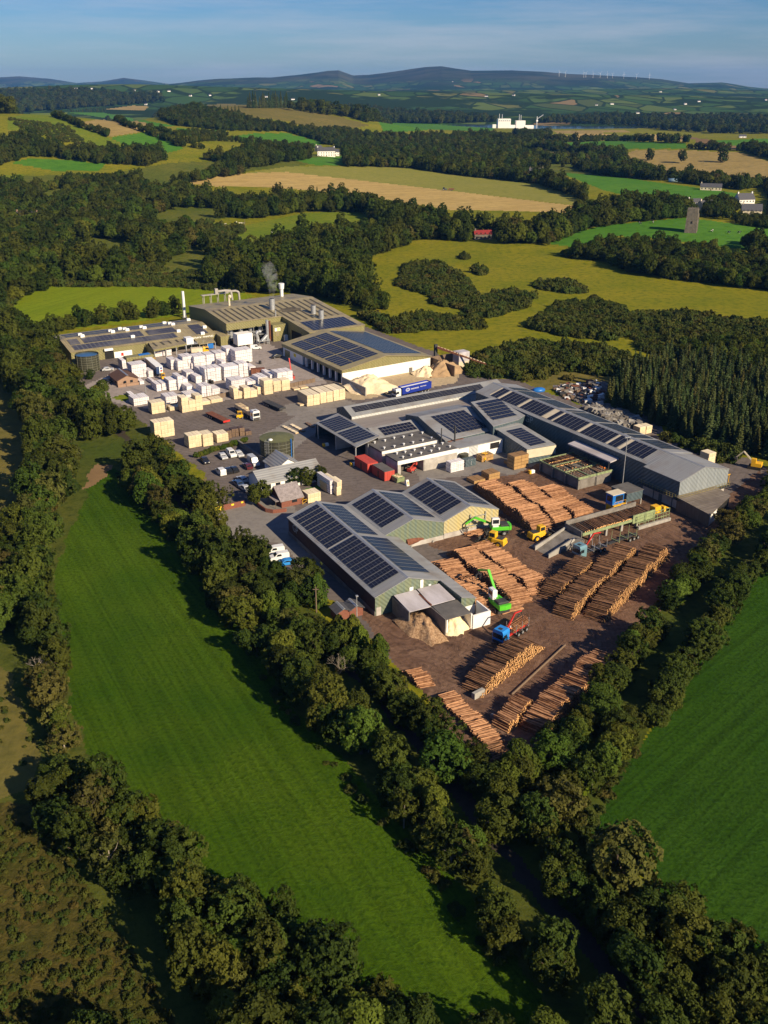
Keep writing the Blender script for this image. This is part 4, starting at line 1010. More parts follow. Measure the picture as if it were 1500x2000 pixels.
# ------------------------------------------------------------------ building materials
M['sheet_olive'] = mat_sheet('olive_cladding', (.185, .170, .070), (.230, .205, .095), 'H', .6)
M['roof_olive'] = mat_sheet('olive_roof', (.255, .215, .100), (.320, .265, .140), 'Y', .9, dirt=(.20, .17, .12))
M['roof_olive_x'] = mat_sheet('olive_roof_across', (.265, .220, .108), (.335, .275, .150), 'X', .9, dirt=(.17, .14, .10))
M['rooflight'] = mat('rooflight_strip', (.075, .066, .042), (.058, .052, .036), .6, .6)
M['roof_grey'] = mat_sheet('grey_roof', (.235, .240, .245), (.290, .292, .292), 'Y', .7, dirt=(.21, .19, .17))
M['roof_grey_x'] = mat_sheet('grey_roof_across', (.225, .230, .236), (.275, .280, .282), 'X', .7, dirt=(.20, .18, .16))
M['roof_flat'] = mat('flat_roof_felt', (.085, .080, .078), (.14, .13, .12), .35, .85)
M['roof_strip'] = mat_sheet('weathered_strip_roof', (.20, .175, .16), (.26, .23, .21), 'Y', .6)
M['sheet_blue'] = mat_sheet('slate_blue_cladding', (.062, .088, .100), (.085, .115, .128), 'H', .6)
M['sheet_pale'] = mat_sheet('pale_grey_cladding', (.42, .43, .42), (.52, .52, .50), 'H', .6)
M['sheet_blue_lit'] = mat_sheet('lit_slate_blue_cladding', (.19, .21, .22), (.24, .26, .265), 'H', .6)  # lighter copy of the slate-blue sheet, sunlight on the end gable painted in
M['sheet_moss'] = mat_sheet('mossy_green_cladding', (.125, .165, .138), (.175, .195, .115), 'H', .5)
M['sheet_mustard'] = mat_sheet('mustard_cladding', (.46, .37, .16), (.40, .36, .22), 'H', .5)
M['brick_dark'] = mat('dark_brown_cladding', (.085, .045, .035), (.060, .032, .027), .8, .8)
M['blockwall'] = mat('weathered_blockwork', (.46, .43, .39), (.33, .30, .27), .5, .9)
M['white_wall'] = mat('white_render', (.80, .78, .74), (.70, .67, .62), .35, .85, lo=.4, hi=.75)
M['cream_wall'] = mat('cream_render', (.62, .54, .40), (.54, .46, .33), .4, .85)
M['concrete'] = mat('concrete', (.36, .34, .31), (.26, .245, .22), .7, .9)
M['concrete_dirty'] = mat('stained_concrete', (.22, .20, .18), (.13, .115, .10), .5, .9)
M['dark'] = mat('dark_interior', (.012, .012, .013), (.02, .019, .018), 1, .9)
M['panel'] = mat('solar_cell', (.006, .007, .016), (.010, .011, .024), .3, .22, spec=.5)
M['panel_frame'] = mat('panel_frame', (.12, .12, .125), (.10, .10, .105), 1, .4)
M['steel'] = mat('galvanised_steel', (.50, .51, .52), (.38, .39, .40), 1.5, .4, .55)
M['steel_dark'] = mat('dark_steel', (.055, .055, .055), (.035, .034, .033), 1, .6)
M['rust'] = mat('rusty_steel', (.20, .075, .04), (.12, .045, .028), 1.3, .8)
M['white_paint'] = mat('white_paint', (.80, .80, .79), (.70, .70, .69), .8, .4)
M['yellow'] = mat('yellow_paint', (.75, .42, .02), (.65, .36, .02), 1, .45)
M['red'] = mat('red_paint', (.55, .035, .025), (.42, .03, .022), .8, .5)
M['redbox'] = mat('faded_red_container', (.50, .075, .055), (.40, .055, .04), .5, .6, stretch=(3, 3, .2))
M['blue'] = mat('blue_paint', (.02, .16, .50), (.02, .13, .42), .8, .35)
M['navy'] = mat('royal_blue_paint', (.016, .035, .28), (.014, .03, .24), .8, .35)
M['green_paint'] = mat('lime_green_paint', (.10, .52, .03), (.085, .44, .03), .8, .4)
M['frame_green'] = mat('pale_green_steel', (.28, .34, .16), (.17, .20, .11), 1.2, .7)
M['glass'] = mat('window_glass', (.012, .016, .02), (.02, .025, .03), 1, .08, spec=.6)
M['tyre'] = mat('tyre_rubber', (.018, .018, .018), (.03, .028, .026), 3, .85)
M['tile_brown'] = mat('brown_roof_tiles', (.115, .062, .045), (.085, .047, .036), 2.5, .85, bump=.3)
M['slate_rough'] = mat('lichen_slate', (.30, .26, .26), (.19, .165, .165), 1.6, .85, bump=.4)
M['slate'] = mat('grey_slate', (.085, .085, .095), (.06, .06, .068), 1.5, .7)
M['brick_pale'] = mat('pale_brick', (.34, .22, .15), (.27, .17, .115), 3, .9, bump=.2)
M['brick_red'] = mat('red_brick', (.22, .085, .055), (.17, .065, .045), 3, .9, bump=.2)
M['tank_wall'] = mat('tank_panel_olive', (.050, .050, .030), (.036, .036, .024), .8, .5)
M['tank_lid'] = mat('tank_lid_olive', (.130, .135, .060), (.100, .105, .05), .6, .7)
M['chips'] = mat('wood_chips', (.58, .38, .22), (.30, .175, .09), 2.6, .95, bump=1.0, bscale=7, lo=.38, hi=.62)
M['sawdust'] = mat('sawdust', (.86, .70, .46), (.78, .61, .38), .6, .95, bump=.5, bscale=3)
M['sawdust_dk'] = mat('damp_sawdust', (.40, .27, .15), (.30, .20, .11), .6, .95, bump=.5, bscale=3)
M['sign_yellow'] = mat('sign_yellow', (.80, .62, .03), (.76, .58, .03), 2, .5)
M['sign_white'] = mat('sign_white', (.82, .82, .80), (.78, .78, .76), 2, .5)
M['letter_dark'] = mat('dark_lettering', (.02, .02, .02), (.03, .03, .03), 2, .5)
M['logo_grey'] = mat('pale_lettering', (.34, .37, .38), (.30, .33, .34), 2, .5)
M['stone'] = mat('old_stone', (.19, .16, .125), (.115, .10, .08), .5, .95, bump=.6)
M['corr_white'] = mat('stained_white_sheet', (.50, .47, .50), (.34, .31, .31), .35, .6, stretch=(1, .3, 1))
M['plank_old'] = mat('weathered_boards', (.20, .14, .095), (.13, .09, .06), 1.2, .9, stretch=(4, 4, .3))

R31 = math.radians(31)
def fr(px, py, z, o, rot):
    w = g(px, py, z); dx, dy = w.x - o[0], w.y - o[1]
    return dx * math.cos(rot) + dy * math.sin(rot), -dx * math.sin(rot) + dy * math.cos(rot)
def roof_poly(parent, name, pts, m, t=.18):
    return MB().slab(pts, t).build(name, m, parent)
def wall_poly(parent, pts, m, z0=0.0, name='wall', skip=()):
    """walls standing under a (sloping) roof outline; pts counter-clockwise"""
    b = MB(); n = len(pts)
    for i in range(n):
        if i in skip: continue
        a, c = pts[i], pts[(i + 1) % n]
        b.quad((a[0], a[1], z0), (c[0], c[1], z0), (c[0], c[1], c[2] - .12), (a[0], a[1], a[2] - .12))
    return b.build(name, m, parent)
def gable_y(parent, x0, x1, y0, y1, ez, rz, wm, rm, rx=None, ez2=None, oh=.3, z0=0.0, front=None, t=.16):
    """ridge along y. wm: wall material(s): one or (left, front, right, back)"""
    rx = (x0 + x1) / 2 if rx is None else rx; ez2 = ez if ez2 is None else ez2
    wm = [wm] * 4 if isinstance(wm, str) else wm
    e = .10
    b = MB(); b.quad((x0, y1, z0), (x0, y0, z0), (x0, y0, ez - e), (x0, y1, ez - e)); b.build('side_wall', wm[0], parent)
    b = MB(); b.add([(x0, y0, z0), (x1, y0, z0), (x1, y0, ez2 - e), (rx, y0, rz - e), (x0, y0, ez - e)], [(0, 1, 2, 3, 4)]); b.build('gable_wall', wm[1], parent)
    b = MB(); b.quad((x1, y0, z0), (x1, y1, z0), (x1, y1, ez2 - e), (x1, y0, ez2 - e)); b.build('side_wall', wm[2], parent)
    b = MB(); b.add([(x1, y1, z0), (x0, y1, z0), (x0, y1, ez - e), (rx, y1, rz - e), (x1, y1, ez2 - e)], [(0, 1, 2, 3, 4)]); b.build('gable_wall', wm[3], parent)
    sl = (rz - ez) / (rx - x0); sr = (rz - ez2) / (x1 - rx)
    b = MB()
    b.slab([(x0 - oh, y0 - oh, ez - oh * sl), (rx, y0 - oh, rz), (rx, y1 + oh, rz), (x0 - oh, y1 + oh, ez - oh * sl)], t)
    b.slab([(rx, y0 - oh, rz), (x1 + oh, y0 - oh, ez2 - oh * sr), (x1 + oh, y1 + oh, ez2 - oh * sr), (rx, y1 + oh, rz)], t)
    r = b.build('roof', rm, parent)
    MB().extry([(rx - .35, rz - .35 * sl + .02), (rx, rz + .07), (rx + .35, rz - .35 * sr + .02)][::-1], y0 - oh - .02, y1 + oh + .02).build('ridge_cap', 'steel', r)
    return r
def gable_x(parent, x0, x1, y0, y1, ez, rz, wm, rm, ry=None, ez2=None, oh=.3, z0=0.0):
    """ridge along x. wm = (left gable, front, right gable, back)"""
    ry = (y0 + y1) / 2 if ry is None else ry; ez2 = ez if ez2 is None else ez2
    wm = [wm] * 4 if isinstance(wm, str) else wm
    e = .10
    if wm[0]: MB().add([(x0, y1, z0), (x0, y0, z0), (x0, y0, ez - e), (x0, ry, rz - e), (x0, y1, ez2 - e)], [(0, 1, 2, 3, 4)]).build('gable_wall', wm[0], parent)
    if wm[1]: MB().quad((x0, y0, z0), (x1, y0, z0), (x1, y0, ez - e), (x0, y0, ez - e)).build('front_wall', wm[1], parent)
    if wm[2]: MB().add([(x1, y0, z0), (x1, y1, z0), (x1, y1, ez2 - e), (x1, ry, rz - e), (x1, y0, ez - e)], [(0, 1, 2, 3, 4)]).build('gable_wall', wm[2], parent)
    if wm[3]: MB().quad((x1, y1, z0), (x0, y1, z0), (x0, y1, ez2 - e), (x1, y1, ez2 - e)).build('back_wall', wm[3], parent)
    sf = (rz - ez) / (ry - y0); sb = (rz - ez2) / (y1 - ry)
    b = MB()
    b.slab([(x0 - oh, y0 - oh, ez - oh * sf), (x1 + oh, y0 - oh, ez - oh * sf), (x1 + oh, ry, rz), (x0 - oh, ry, rz)], .16)
    b.slab([(x0 - oh, ry, rz), (x1 + oh, ry, rz), (x1 + oh, y1 + oh, ez2 - oh * sb), (x0 - oh, y1 + oh, ez2 - oh * sb)], .16)
    return b.build('roof', rm, parent)
def solar(parent, zf, x0, x1, y0, y1, n, along='x', gap=.28, mods=8, cols=2, lift=.14):
    """n strips of panels on the roof plane zf(x, y); every strip is a part"""
    for k in range(n):
        b = MB()
        if along == 'x':                       # strips run in x, repeat in y
            h = (y1 - y0) / n; a, c = y0 + k * h + gap / 2, y0 + (k + 1) * h - gap / 2; xa, xb = x0, x1
            P = lambda u, v: (xa + u * (xb - xa), a + v * (c - a))
        else:
            h = (x1 - x0) / n; a, c = x0 + k * h + gap / 2, x0 + (k + 1) * h - gap / 2; ya, yb = y0, y1
            P = lambda u, v: (a + v * (c - a), ya + u * (yb - ya))
        def pt(u, v, dz):
            x, y = P(u, v); return (x, y, zf(x, y) + dz)
        q = [pt(0, 0, lift), pt(1, 0, lift), pt(1, 1, lift), pt(0, 1, lift)]
        if along != 'x': q = q[::-1]
        b.slab(q, .08, 1)
        for i in range(mods):
            for j in range(cols):
                e = .012; f = .035
                u0, u1, v0, v1 = i / mods + e / 2, (i + 1) / mods - e / 2, j / cols + f / 2, (j + 1) / cols - f / 2
                q = [pt(u0, v0, lift + .02), pt(u1, v0, lift + .02), pt(u1, v1, lift + .02), pt(u0, v1, lift + .02)]
                if along != 'x': q = q[::-1]
                b.quad(*q)
        b.build('solar_panel', ['panel', 'panel_frame'], parent)
def text(name, s, parent, loc, rot, size, m, ext=.02, sx=1.0):
    cu = bpy.data.curves.new(name, 'FONT'); cu.body = s; cu.size = size; cu.extrude = ext; cu.align_x = 'CENTER'; cu.align_y = 'CENTER'
    tmp = bpy.data.objects.new(name, cu); COL.objects.link(tmp)
    dg = bpy.context.evaluated_depsgraph_get()
    me = bpy.data.meshes.new_from_object(tmp.evaluated_get(dg))
    bpy.data.objects.remove(tmp)
    me.materials.clear(); me.materials.append(M[m])
    o = bpy.data.objects.new(name, me); COL.objects.link(o); o.parent = parent; o.location = loc; o.rotation_euler = rot; o.scale = (sx, 1, 1)
    return o

# ------------------------------------------------------------------ the triple-ridged log shed in front
RA = math.radians(28.2)
A = thing('log_shed', 'long triple-ridged grey shed with dark brown side wall and solar roofs', 'shed', (-1.8, 174.4, 0), RA)
gable_y(A, 0, 15.5, 0, 45, 4.6, 7.2, ['brick_dark', 'sheet_moss', 'sheet_moss', 'blockwall'], 'roof_grey', 7.6)
gable_y(A, 15.7, 31.6, 25, 45.4, 4.6, 7.2, ['sheet_moss', 'sheet_moss', 'sheet_moss', 'blockwall'], 'roof_grey', 23.2, oh=.12)
gable_y(A, 31.8, 47.5, 25.2, 45.6, 4.6, 7.2, ['sheet_mustard', 'sheet_mustard', 'sheet_mustard', 'blockwall'], 'roof_grey', 39.2, oh=.12)
MB().box(15.75, 31.6, 24.85, 24.97, 0, 1.1).box(31.8, 47.55, 25.02, 25.17, 0, 1.3).build('plinth', 'blockwall', A)
MB().box(-.14, -.03, 0, 45, 0, 1.0).build('plinth', 'concrete_dirty', A)
zA = lambda x, y: 4.6 + x * 2.6 / 7.6 if x < 7.6 else 7.2 - (x - 7.6) * 2.6 / 7.9
zB = lambda x, y: 4.6 + (x - 15.7) * 2.6 / 7.5 if x < 23.2 else 7.2 - (x - 23.2) * 2.6 / 8.4
zC = lambda x, y: 4.6 + (x - 31.8) * 2.6 / 7.4 if x < 39.2 else 7.2 - (x - 39.2) * 2.6 / 8.3
solar(A, zA, .7, 7.0, 24.0, 43.6, 9); solar(A, zA, .7, 7.0, 2.6, 23.4, 10)
solar(A, zA, 8.3, 13.6, 24.2, 43.6, 9); solar(A, zA, 8.3, 14.9, 3.2, 22.6, 9)
solar(A, zB, 16.6, 22.6, 28, 43.8, 7); solar(A, zB, 24, 30.6, 27.2, 43.8, 7)
solar(A, zC, 32.7, 38.6, 28, 44, 7); solar(A, zC, 40, 46.3, 27.2, 44, 7)
# lean-to on its right side reaching past the front
pts = [(15.2, -8.8, 4.7), (18.9, -8.8, 3.6), (18.9, 24.6, 3.6), (15.2, 24.6, 4.72)]
roof_poly(A, 'lean_to_roof', pts, 'roof_grey', .14)
MB().quad((15.3, -.1, 0), (15.3, -8.6, 0), (15.3, -8.6, 4.5), (15.3, -.1, 4.5)).quad((15.3, -8.6, 2.1), (18.7, -8.6, 2.1), (18.7, -8.6, 3.5), (15.3, -8.6, 4.5)).build('lean_to_wall', 'sheet_moss', A)
MB().quad((15.3, -8.6, 0), (18.7, -8.6, 0), (18.7, -8.6, 2.1), (15.3, -8.6, 2.1)).quad((18.7, -8.6, 0), (18.7, 24.6, 0), (18.7, 24.6, 3.5), (18.7, -8.6, 3.5)).build('lean_to_wall', 'white_wall', A)
MB().box(10.6, 11.3, -.08, -.02, 3.2, 5.7).build('rooflight_panel', 'sign_white', A)
MB().box(8.0, 8.9, -.1, -.02, 3.3, 4.6).box(12.6, 13.2, -.1, -.02, 3.4, 4.2).build('window', 'sign_white', A)
MB().box(.2, 1.3, -.12, -.02, 0, 1.9).build('door', 'blockwall', A)
text('lettering', 'GP', A, (-.12, 40.6, 3.1), (PI / 2, 0, -PI / 2), 2.6, 'logo_grey')
b = MB()
for k in range(2):
    b.box(39.0, 43.6, 24.9, 25.05, 4.0 - k * 1.25, 4.18 - k * 1.25)
for x in (39.0, 43.4): b.box(x, x + .2, 24.86, 25.0, 2.6, 4.9)
b.box(37.6, 41, 24.6, 24.9, 1.9, 2.1); b.tube((38, 24.7, 2), (38, 24.7, 0), .1, .1, 6)
b.build('pipe_rack', 'steel', A)

# bunkers at the front gable
S = thing('chip_bunker', 'open fronted bunker with stained white roof sheets in front of log shed', 'bunker', (-1.8, 174.4, 0), RA)
roof_poly(S, 'roof', [(3.8, -7.5, 3.7), (8.7, -7.6, 3.7), (9.2, -.6, 4.1), (4.0, -.6, 4.1)], 'corr_white', .12)
roof_poly(S, 'roof', [(9.0, -7.4, 3.8), (14.6, -7.4, 3.8), (14.8, -.6, 4.15), (9.5, -.6, 4.15)], 'corr_white', .12)
MB().box(8.75, 9.05, -7.4, -.4, 3.75, 4.0).build('gutter', 'rust', S)
MB().box(3.7, 3.95, -7.4, -.4, 0, 3.6).box(8.7, 9.0, -13.2, -.4, 0, 3.5).box(4, 15, -.38, -.2, 0, 3.6).build('wall', 'concrete_dirty', S)
S2 = thing('sawdust_bunker', 'white walled sawdust bunker under a dark grey sheet roof', 'bunker', (-1.8, 174.4, 0), RA)
roof_poly(S2, 'roof', [(8.9, -13.3, 3.5), (14.7, -13.3, 3.5), (14.9, -7.6, 3.65), (9.0, -7.6, 3.65)], 'roof_flat', .14)
MB().box(9.02, 9.3, -13.2, -7.5, 0, 3.3).box(14.5, 14.78, -13.6, -8.9, 0, 3.4).build('wall', 'white_wall', S2)
MB().box(14.8, 18.95, -13.9, -13.6, 0, 3.1).box(18.65, 18.95, -13.6, -9.0, 0, 3.1).build('wall', 'white_wall', S2)
def heap(name, label, m, cx, cy, rx, ry, h, rot=0, seed=1, par=None, n=34):
    b = MB(); rg = random.Random(seed); vs = []; c, s = math.cos(rot), math.sin(rot)
    for i in range(n + 1):
        for j in range(n + 1):
            u, v = i / n * 2 - 1, j / n * 2 - 1
            r = math.hypot(u, v) * (1 + .14 * math.sin(math.atan2(v, u) * 3 + seed) + .08 * math.sin(math.atan2(v, u) * 7 + seed * 2))
            z = h * max(0, 1 - r) ** .8 * (1 + .30 * (float(vnoise(u * 3 + seed, v * 3, .45, seed)) - .5) + .22 * (float(vnoise(u * 3, v * 3, .16, seed + 1)) - .5)) - .06
            vs.append((cx + (u * rx) * c - (v * ry) * s, cy + (u * rx) * s + (v * ry) * c, z))
    fs = [(i * (n + 1) + j, (i + 1) * (n + 1) + j, (i + 1) * (n + 1) + j + 1, i * (n + 1) + j + 1) for i in range(n) for j in range(n)]
    b.add(vs, fs, 0, True)
    return tag(b.build(name, m), label, 'heap')
def Aw(x, y): return (-1.8 + x * math.cos(RA) - y * math.sin(RA), 174.4 + x * math.sin(RA) + y * math.cos(RA))
x, y = Aw(6.0, -8.6); heap('wood_chip_heap', 'coarse brown wood chip heap spilling from the open bunker', 'chips', x, y, 3.9, 7.2, 2.8, RA, 3)
b = MB()
x, y = Aw(11.9, -10.4); heap('sawdust_heap', 'smooth pale sawdust filling the dark-roofed bunker', 'sawdust', x, y, 3.2, 4.4, 3.0, RA, 5)
for q, (px, py) in enumerate(((665, 1204), (690, 1198))):
    w = g(px, py); t = thing('garden_hut', ['dark-roofed red brick hut nearest the lane conifers', 'dark-roofed red hut nearest the log shed'][q], 'hut', w, math.radians(28), 'small huts beside the lane')
    gable_y(t, -1.5, 1.5, -1.5, 1.5, 2.0, 2.7, 'brick_red', 'slate', oh=.3)

# ------------------------------------------------------------------ the grey sawmill complex (one grid, turned 31 degrees)
O0 = (76.5, 229.9)
def Cw(x, y, z=0.0): return Vector((O0[0] + x * math.cos(R31) - y * math.sin(R31), O0[1] + x * math.sin(R31) + y * math.cos(R31), z))
G2 = thing('long_shed', 'very long slate-blue shed with solar roof running back from the log deck', 'shed', (O0[0], O0[1], 0), R31)
gable_y(G2, 0, 16.4, 13, 90, 8.0, 10.1, ['sheet_blue', 'sheet_blue', 'sheet_blue', 'sheet_pale'], 'roof_grey', 7.0, z0=0, oh=.25)
gable_y(G2, -1.5, 16.4, 0, 12.6, 7.7, 10.1, ['sheet_blue', 'sheet_blue_lit', 'sheet_blue', 'sheet_blue'], 'roof_grey', 7.0, z0=3.1, oh=.15)
MB().box(-1.2, 16, .3, 12.6, 0, 3.1).build('base_wall', 'blockwall', G2)
z2 = lambda x, y: 8.0 + x * .3 if x < 7 else 10.1 - (x - 7) * 2.1 / 9.4
yy = 15.5
for n_, gp in ((5, 1.6), (2, 1.0), (6, 1.4), (6, 1.0), (1, 2.6), (6, 1.4), (5, 1.2), (2, 1.0), (4, 1)):
    solar(G2, z2, 1.0, 6.2, yy, yy + n_ * 1.75, n_, gap=.2, mods=5)
    if yy + n_ * 1.75 < 87: solar(G2, z2, 8.0, 15.3, yy, yy + n_ * 1.75, n_, gap=.2, mods=6)
    yy += n_ * 1.75
    MB().quad((1, yy + .2, z2(1, 0) + .06), (6.2, yy + .2, z2(6.2, 0) + .06), (6.2, yy + gp - .2, z2(6.2, 0) + .06), (1, yy + gp - .2, z2(1, 0) + .06)).build('rooflight', 'cream_wall', G2)
    yy += gp
    if yy > 84: break
text('lettering', 'GP', G2, (-.06, 62.5, 6.3), (PI / 2, 0, -PI / 2), 3.0, 'logo_grey')
b = MB()
for y in range(0, 14): b.bar((-2.6, y - 1, 3.2), (-2.6, y - 1, 4.4), .05)
for z in (3.8, 4.4): b.bar((-2.6, -1.2, z), (-2.6, 13, z), .05); b.bar((-2.6, -1.2, z), (16.2, -1.2, z), .05)
for x in range(-2, 17): b.bar((x, -1.2, 3.2), (x, -1.2, 4.4), .05)
b.build('handrail', mat('yellow_rail', (.34, .28, .08), (.25, .21, .07), 1, .6), G2)
MB().box(-2.8, 16.4, -1.4, 0, 3.1, 3.24).box(-2.8, -1.5, 0, 13, 3.1, 3.24).build('walkway', 'steel_dark', G2)
for x in (-1.26, ): MB().box(x, x + .05, 5.6, 6.8, 0, 2.1).box(x, x + .05, 2, 2.3, 0, 3).box(x, x + .05, 8.5, 8.8, 0, 3).build('door', 'sheet_blue', G2)

an = thing('lean_to_store', 'brown sheet-roofed lean-to against the end of the long shed', 'store', (O0[0], O0[1], 0), R31)
roof_poly(an, 'roof', [(-2.6, -11.6, 3.1), (11.6, -5.6, 3.1), (12.4, 3.4, 3.9), (-2.6, -.2, 3.9)], mat_sheet('brown_sheet_roof', (.13, .105, .085), (.19, .16, .13), 'Y', .7, dirt=(.10, .08, .065)), .14)
MB().quad((-2.4, -.4, 0), (-2.4, -11.3, 0), (-2.4, -11.3, 3.0), (-2.4, -.4, 3.7)).build('wall', 'plank_old', an)
MB().quad((-2.4, -11.3, 0), (2.6, -9.2, 0), (2.6, -9.2, 2.95), (-2.4, -11.3, 2.95)).quad((11.2, -5.6, 0), (12.1, 3.2, 0), (12.1, 3.2, 3.7), (11.2, -5.6, 2.95)).build('wall', 'white_wall', an)
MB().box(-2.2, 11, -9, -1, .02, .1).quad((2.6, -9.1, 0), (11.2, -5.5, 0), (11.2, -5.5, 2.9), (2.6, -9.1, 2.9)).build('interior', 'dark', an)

G1 = thing('cross_shed', 'long narrow grey shed across the back with pale front wall', 'shed', (O0[0], O0[1], 0), R31)
gable_x(G1, -43, 17, 96.5, 106.5, 5.2, 6.9, ['sheet_blue', 'sheet_pale', 'sheet_blue', 'sheet_blue'], 'roof_grey_x')
z1 = lambda x, y: 5.2 + (y - 96.5) * .34
for k in range(9): solar(G1, z1, -41 + k * 5.6, -41 + k * 5.6 + 5.4, 97.6, 100.4, 4, 'x', gap=.12, mods=5, cols=1)
roof_poly(G1, 'strip_roof', [(-43.5, 86, 3.7), (-1.2, 86, 3.7), (-1.2, 96.4, 4.0), (-43.5, 96.4, 4.0)], 'roof_strip', .3)

m1 = thing('planing_shed', 'low grey shed with one big solar array beside the two thin flues', 'shed', (O0[0], O0[1], 0), R31)
P1 = [(-30.2, 63.4, 4.6), (-12.2, 64.2, 4.6), (-8.8, 80.6, 7.0), (-28.6, 80.6, 7.0)]
roof_poly(m1, 'roof', P1, 'roof_grey', .18)
roof_poly(m1, 'roof', [(-28.6, 80.7, 7.0), (-8.8, 80.7, 7.0), (-8.8, 88, 5.6), (-28.6, 88, 5.6)], 'roof_grey', .18)
wall_poly(m1, P1, 'sheet_blue'); wall_poly(m1, [(-28.5, 80.8, 7), (-8.9, 80.8, 7), (-8.9, 88, 5.6), (-28.5, 88, 5.6)], 'sheet_blue')
zm = lambda x, y: 4.6 + (y - 63.8) * 2.4 / 16.8
solar(m1, zm, -25.2, -12.6, 66.2, 79.0, 8, 'y', gap=.3, mods=7, cols=1)
b = MB(); b.box(-29.5, -24, 63.0, 63.35, 3.3, 4.4); b.build('open_loft', 'rust', m1)

m2 = thing('tall_grey_bay', 'tall grey bay with solar roof between low shed and long shed', 'shed', (O0[0], O0[1], 0), R31)
P2 = [(-14.6, 61.2, 7.0), (-4.2, 62.4, 7.0), (-.1, 64, 7.4), (-.1, 80.6, 8.6), (-9.2, 80.2, 8.6)]
roof_poly(m2, 'roof', P2, 'roof_grey', .2); wall_poly(m2, P2, 'sheet_blue')
zm2 = lambda x, y: 7.0 + (y - 61.4) * 1.6 / 19.0
for k in range(6): solar(m2, zm2, -11.6 + k * .62, -2.6 + k * .62, 65 + k * 2.3, 67.2 + k * 2.3, 1, 'x', gap=.2, mods=6, cols=2)

m3 = thing('small_grey_shed', 'small grey gabled shed behind the flat-roofed kilns', 'shed', (O0[0], O0[1], 0), R31)
gable_x(m3, -44.5, -28.4, 76.8, 87.5, 3.7, 5.3, ['sheet_blue', 'sheet_pale', 'sheet_blue', 'sheet_blue'], 'roof_grey', 83.5)
solar(m3, lambda x, y: 3.7 + (y - 76.8) * 1.6 / 6.7, -42, -30.5, 77.8, 82.4, 3, 'x', gap=.15, mods=9, cols=1)

cp = thing('loading_canopy', 'open loading canopy with two blocks of solar panels on the yard side', 'canopy', (O0[0], O0[1], 0), R31)
PC = [(-55.6, 71.6, 4.9), (-46.4, 73.6, 6.0), (-46.6, 99.0, 6.0), (-55.6, 96.8, 4.9)]
roof_poly(cp, 'roof', PC, 'roof_grey_x', .25)
zc = lambda x, y: 4.9 + (x + 55.6) * 1.1 / 9.2
solar(cp, zc, -54.6, -47.4, 85.6, 96.4, 7, 'x', gap=.2, mods=6); solar(cp, zc, -54.6, -47.4, 74.2, 84.6, 6, 'x', gap=.2, mods=6)
for x, y in ((-55.2, 96), (-55.2, 84.5), (-55.2, 72.5), (-51, 72.6)): MB().box(x - .15, x + .15, y - .15, y + .15, 0, 4.7).build('post', 'steel', cp)
MB().quad((-46.8, 98.5, 0), (-46.8, 74, 0), (-46.8, 74, 5.7), (-46.8, 98.5, 5.7)).quad((-55.2, 98, 0), (-46.8, 98.5, 0), (-46.8, 98.5, 5.7), (-55.2, 97, 4.7)).build('back_wall', 'sheet_blue', cp)
MB().box(-55, -47, 84.4, 84.7, 0, 4.9).build('partition', 'blockwall', cp)

kl = thing('drying_kilns', 'flat-roofed drying kilns covered in small white roof vents', 'kiln', (O0[0], O0[1], 0), R31)
MB().box(-50.4, -31.8, 65.6, 75.2, 0, 4.0).build('wall', 'blockwall', kl)
MB().box(-50.7, -31.5, 65.4, 75.4, 4.0, 4.5).build('roof', ['roof_flat'], kl)
MB().box(-51.0, -31.0, 62.35, 62.6, 0, 4.3).box(-51.0, -50.7, 56.3, 62.6, 0, 4.3).box(-31.3, -31.0, 56.3, 62.6, 0, 4.3).box(-42.2, -31.0, 56.2, 56.5, 0, 3.6).box(-42.4, -42.1, 56.3, 62, 0, 4.2).box(-51, -50, 56.2, 56.5, 0, 3.6).build('wall', 'blockwall', kl)
MB().box(-51.2, -30.8, 56.0, 62.7, 4.3, 4.7).build('roof', 'roof_flat', kl)
MB().box(-51.25, -30.8, 55.85, 56.0, 3.6, 4.75).box(-50.7, -31.6, 65.25, 65.4, 3.7, 4.55).build('fascia', 'white_wall', kl)
MB().box(-50.5, -42.5, 57, 62, .02, .06).quad((-50.6, 62.2, 0), (-42.5, 62.2, 0), (-42.5, 62.2, 4), (-50.6, 62.2, 4)).build('interior', 'concrete_dirty', kl)
for i in range(6):
    for j in range(2):
        for (x0, y0, dz) in ((-48.6 + i * 3.2, 67 + j * 5.5, 4.5), (-48.8 + i * 3.2, 57.6 + j * 3.2, 4.7)):
            x, y = x0 + rnd.uniform(-.4, .4), y0 + rnd.uniform(-.4, .4)
            MB().tube((x, y, dz), (x, y, dz + .45), .16, .2, 8).tube((x, y, dz + .45), (x, y, dz + .62), .36, .36, 8).build('roof_vent', 'white_paint', kl)
wb = thing('white_workshop', 'white-walled workshop with one dark opening beside the kilns', 'workshop', (O0[0], O0[1], 0), R31)
MB().box(-30.6, -14.2, 57.2, 57.5, 0, 4.0).box(-14.2, -13.9, 57.2, 62.5, 0, 4.0).box(-30.6, -30.3, 57.5, 64, 0, 4).build('wall', 'white_wall', wb)
MB().box(-30.8, -13.7, 57.0, 63.3, 4.0, 4.25).build('roof', 'roof_grey', wb)
MB().box(-18.5, -15.2, 57.12, 57.2, 1.8, 3.6).build('window', 'dark', wb)
MB().box(-26, -23, 57.12, 57.2, .8, 3.9).build('door', 'sheet_pale', wb)
MB().cyl(-31.4, 63.8, 4.4, 8.6, .17, 10).build('flue', 'steel_dark', wb); MB().cyl(-27.6, 62.4, 4.0, 9.2, .25, 10).build('flue', 'steel_dark', wb)
ms = thing('boarded_shed', 'small grey shed with pale boarded front and solar roof', 'shed', (O0[0], O0[1], 0), R31)
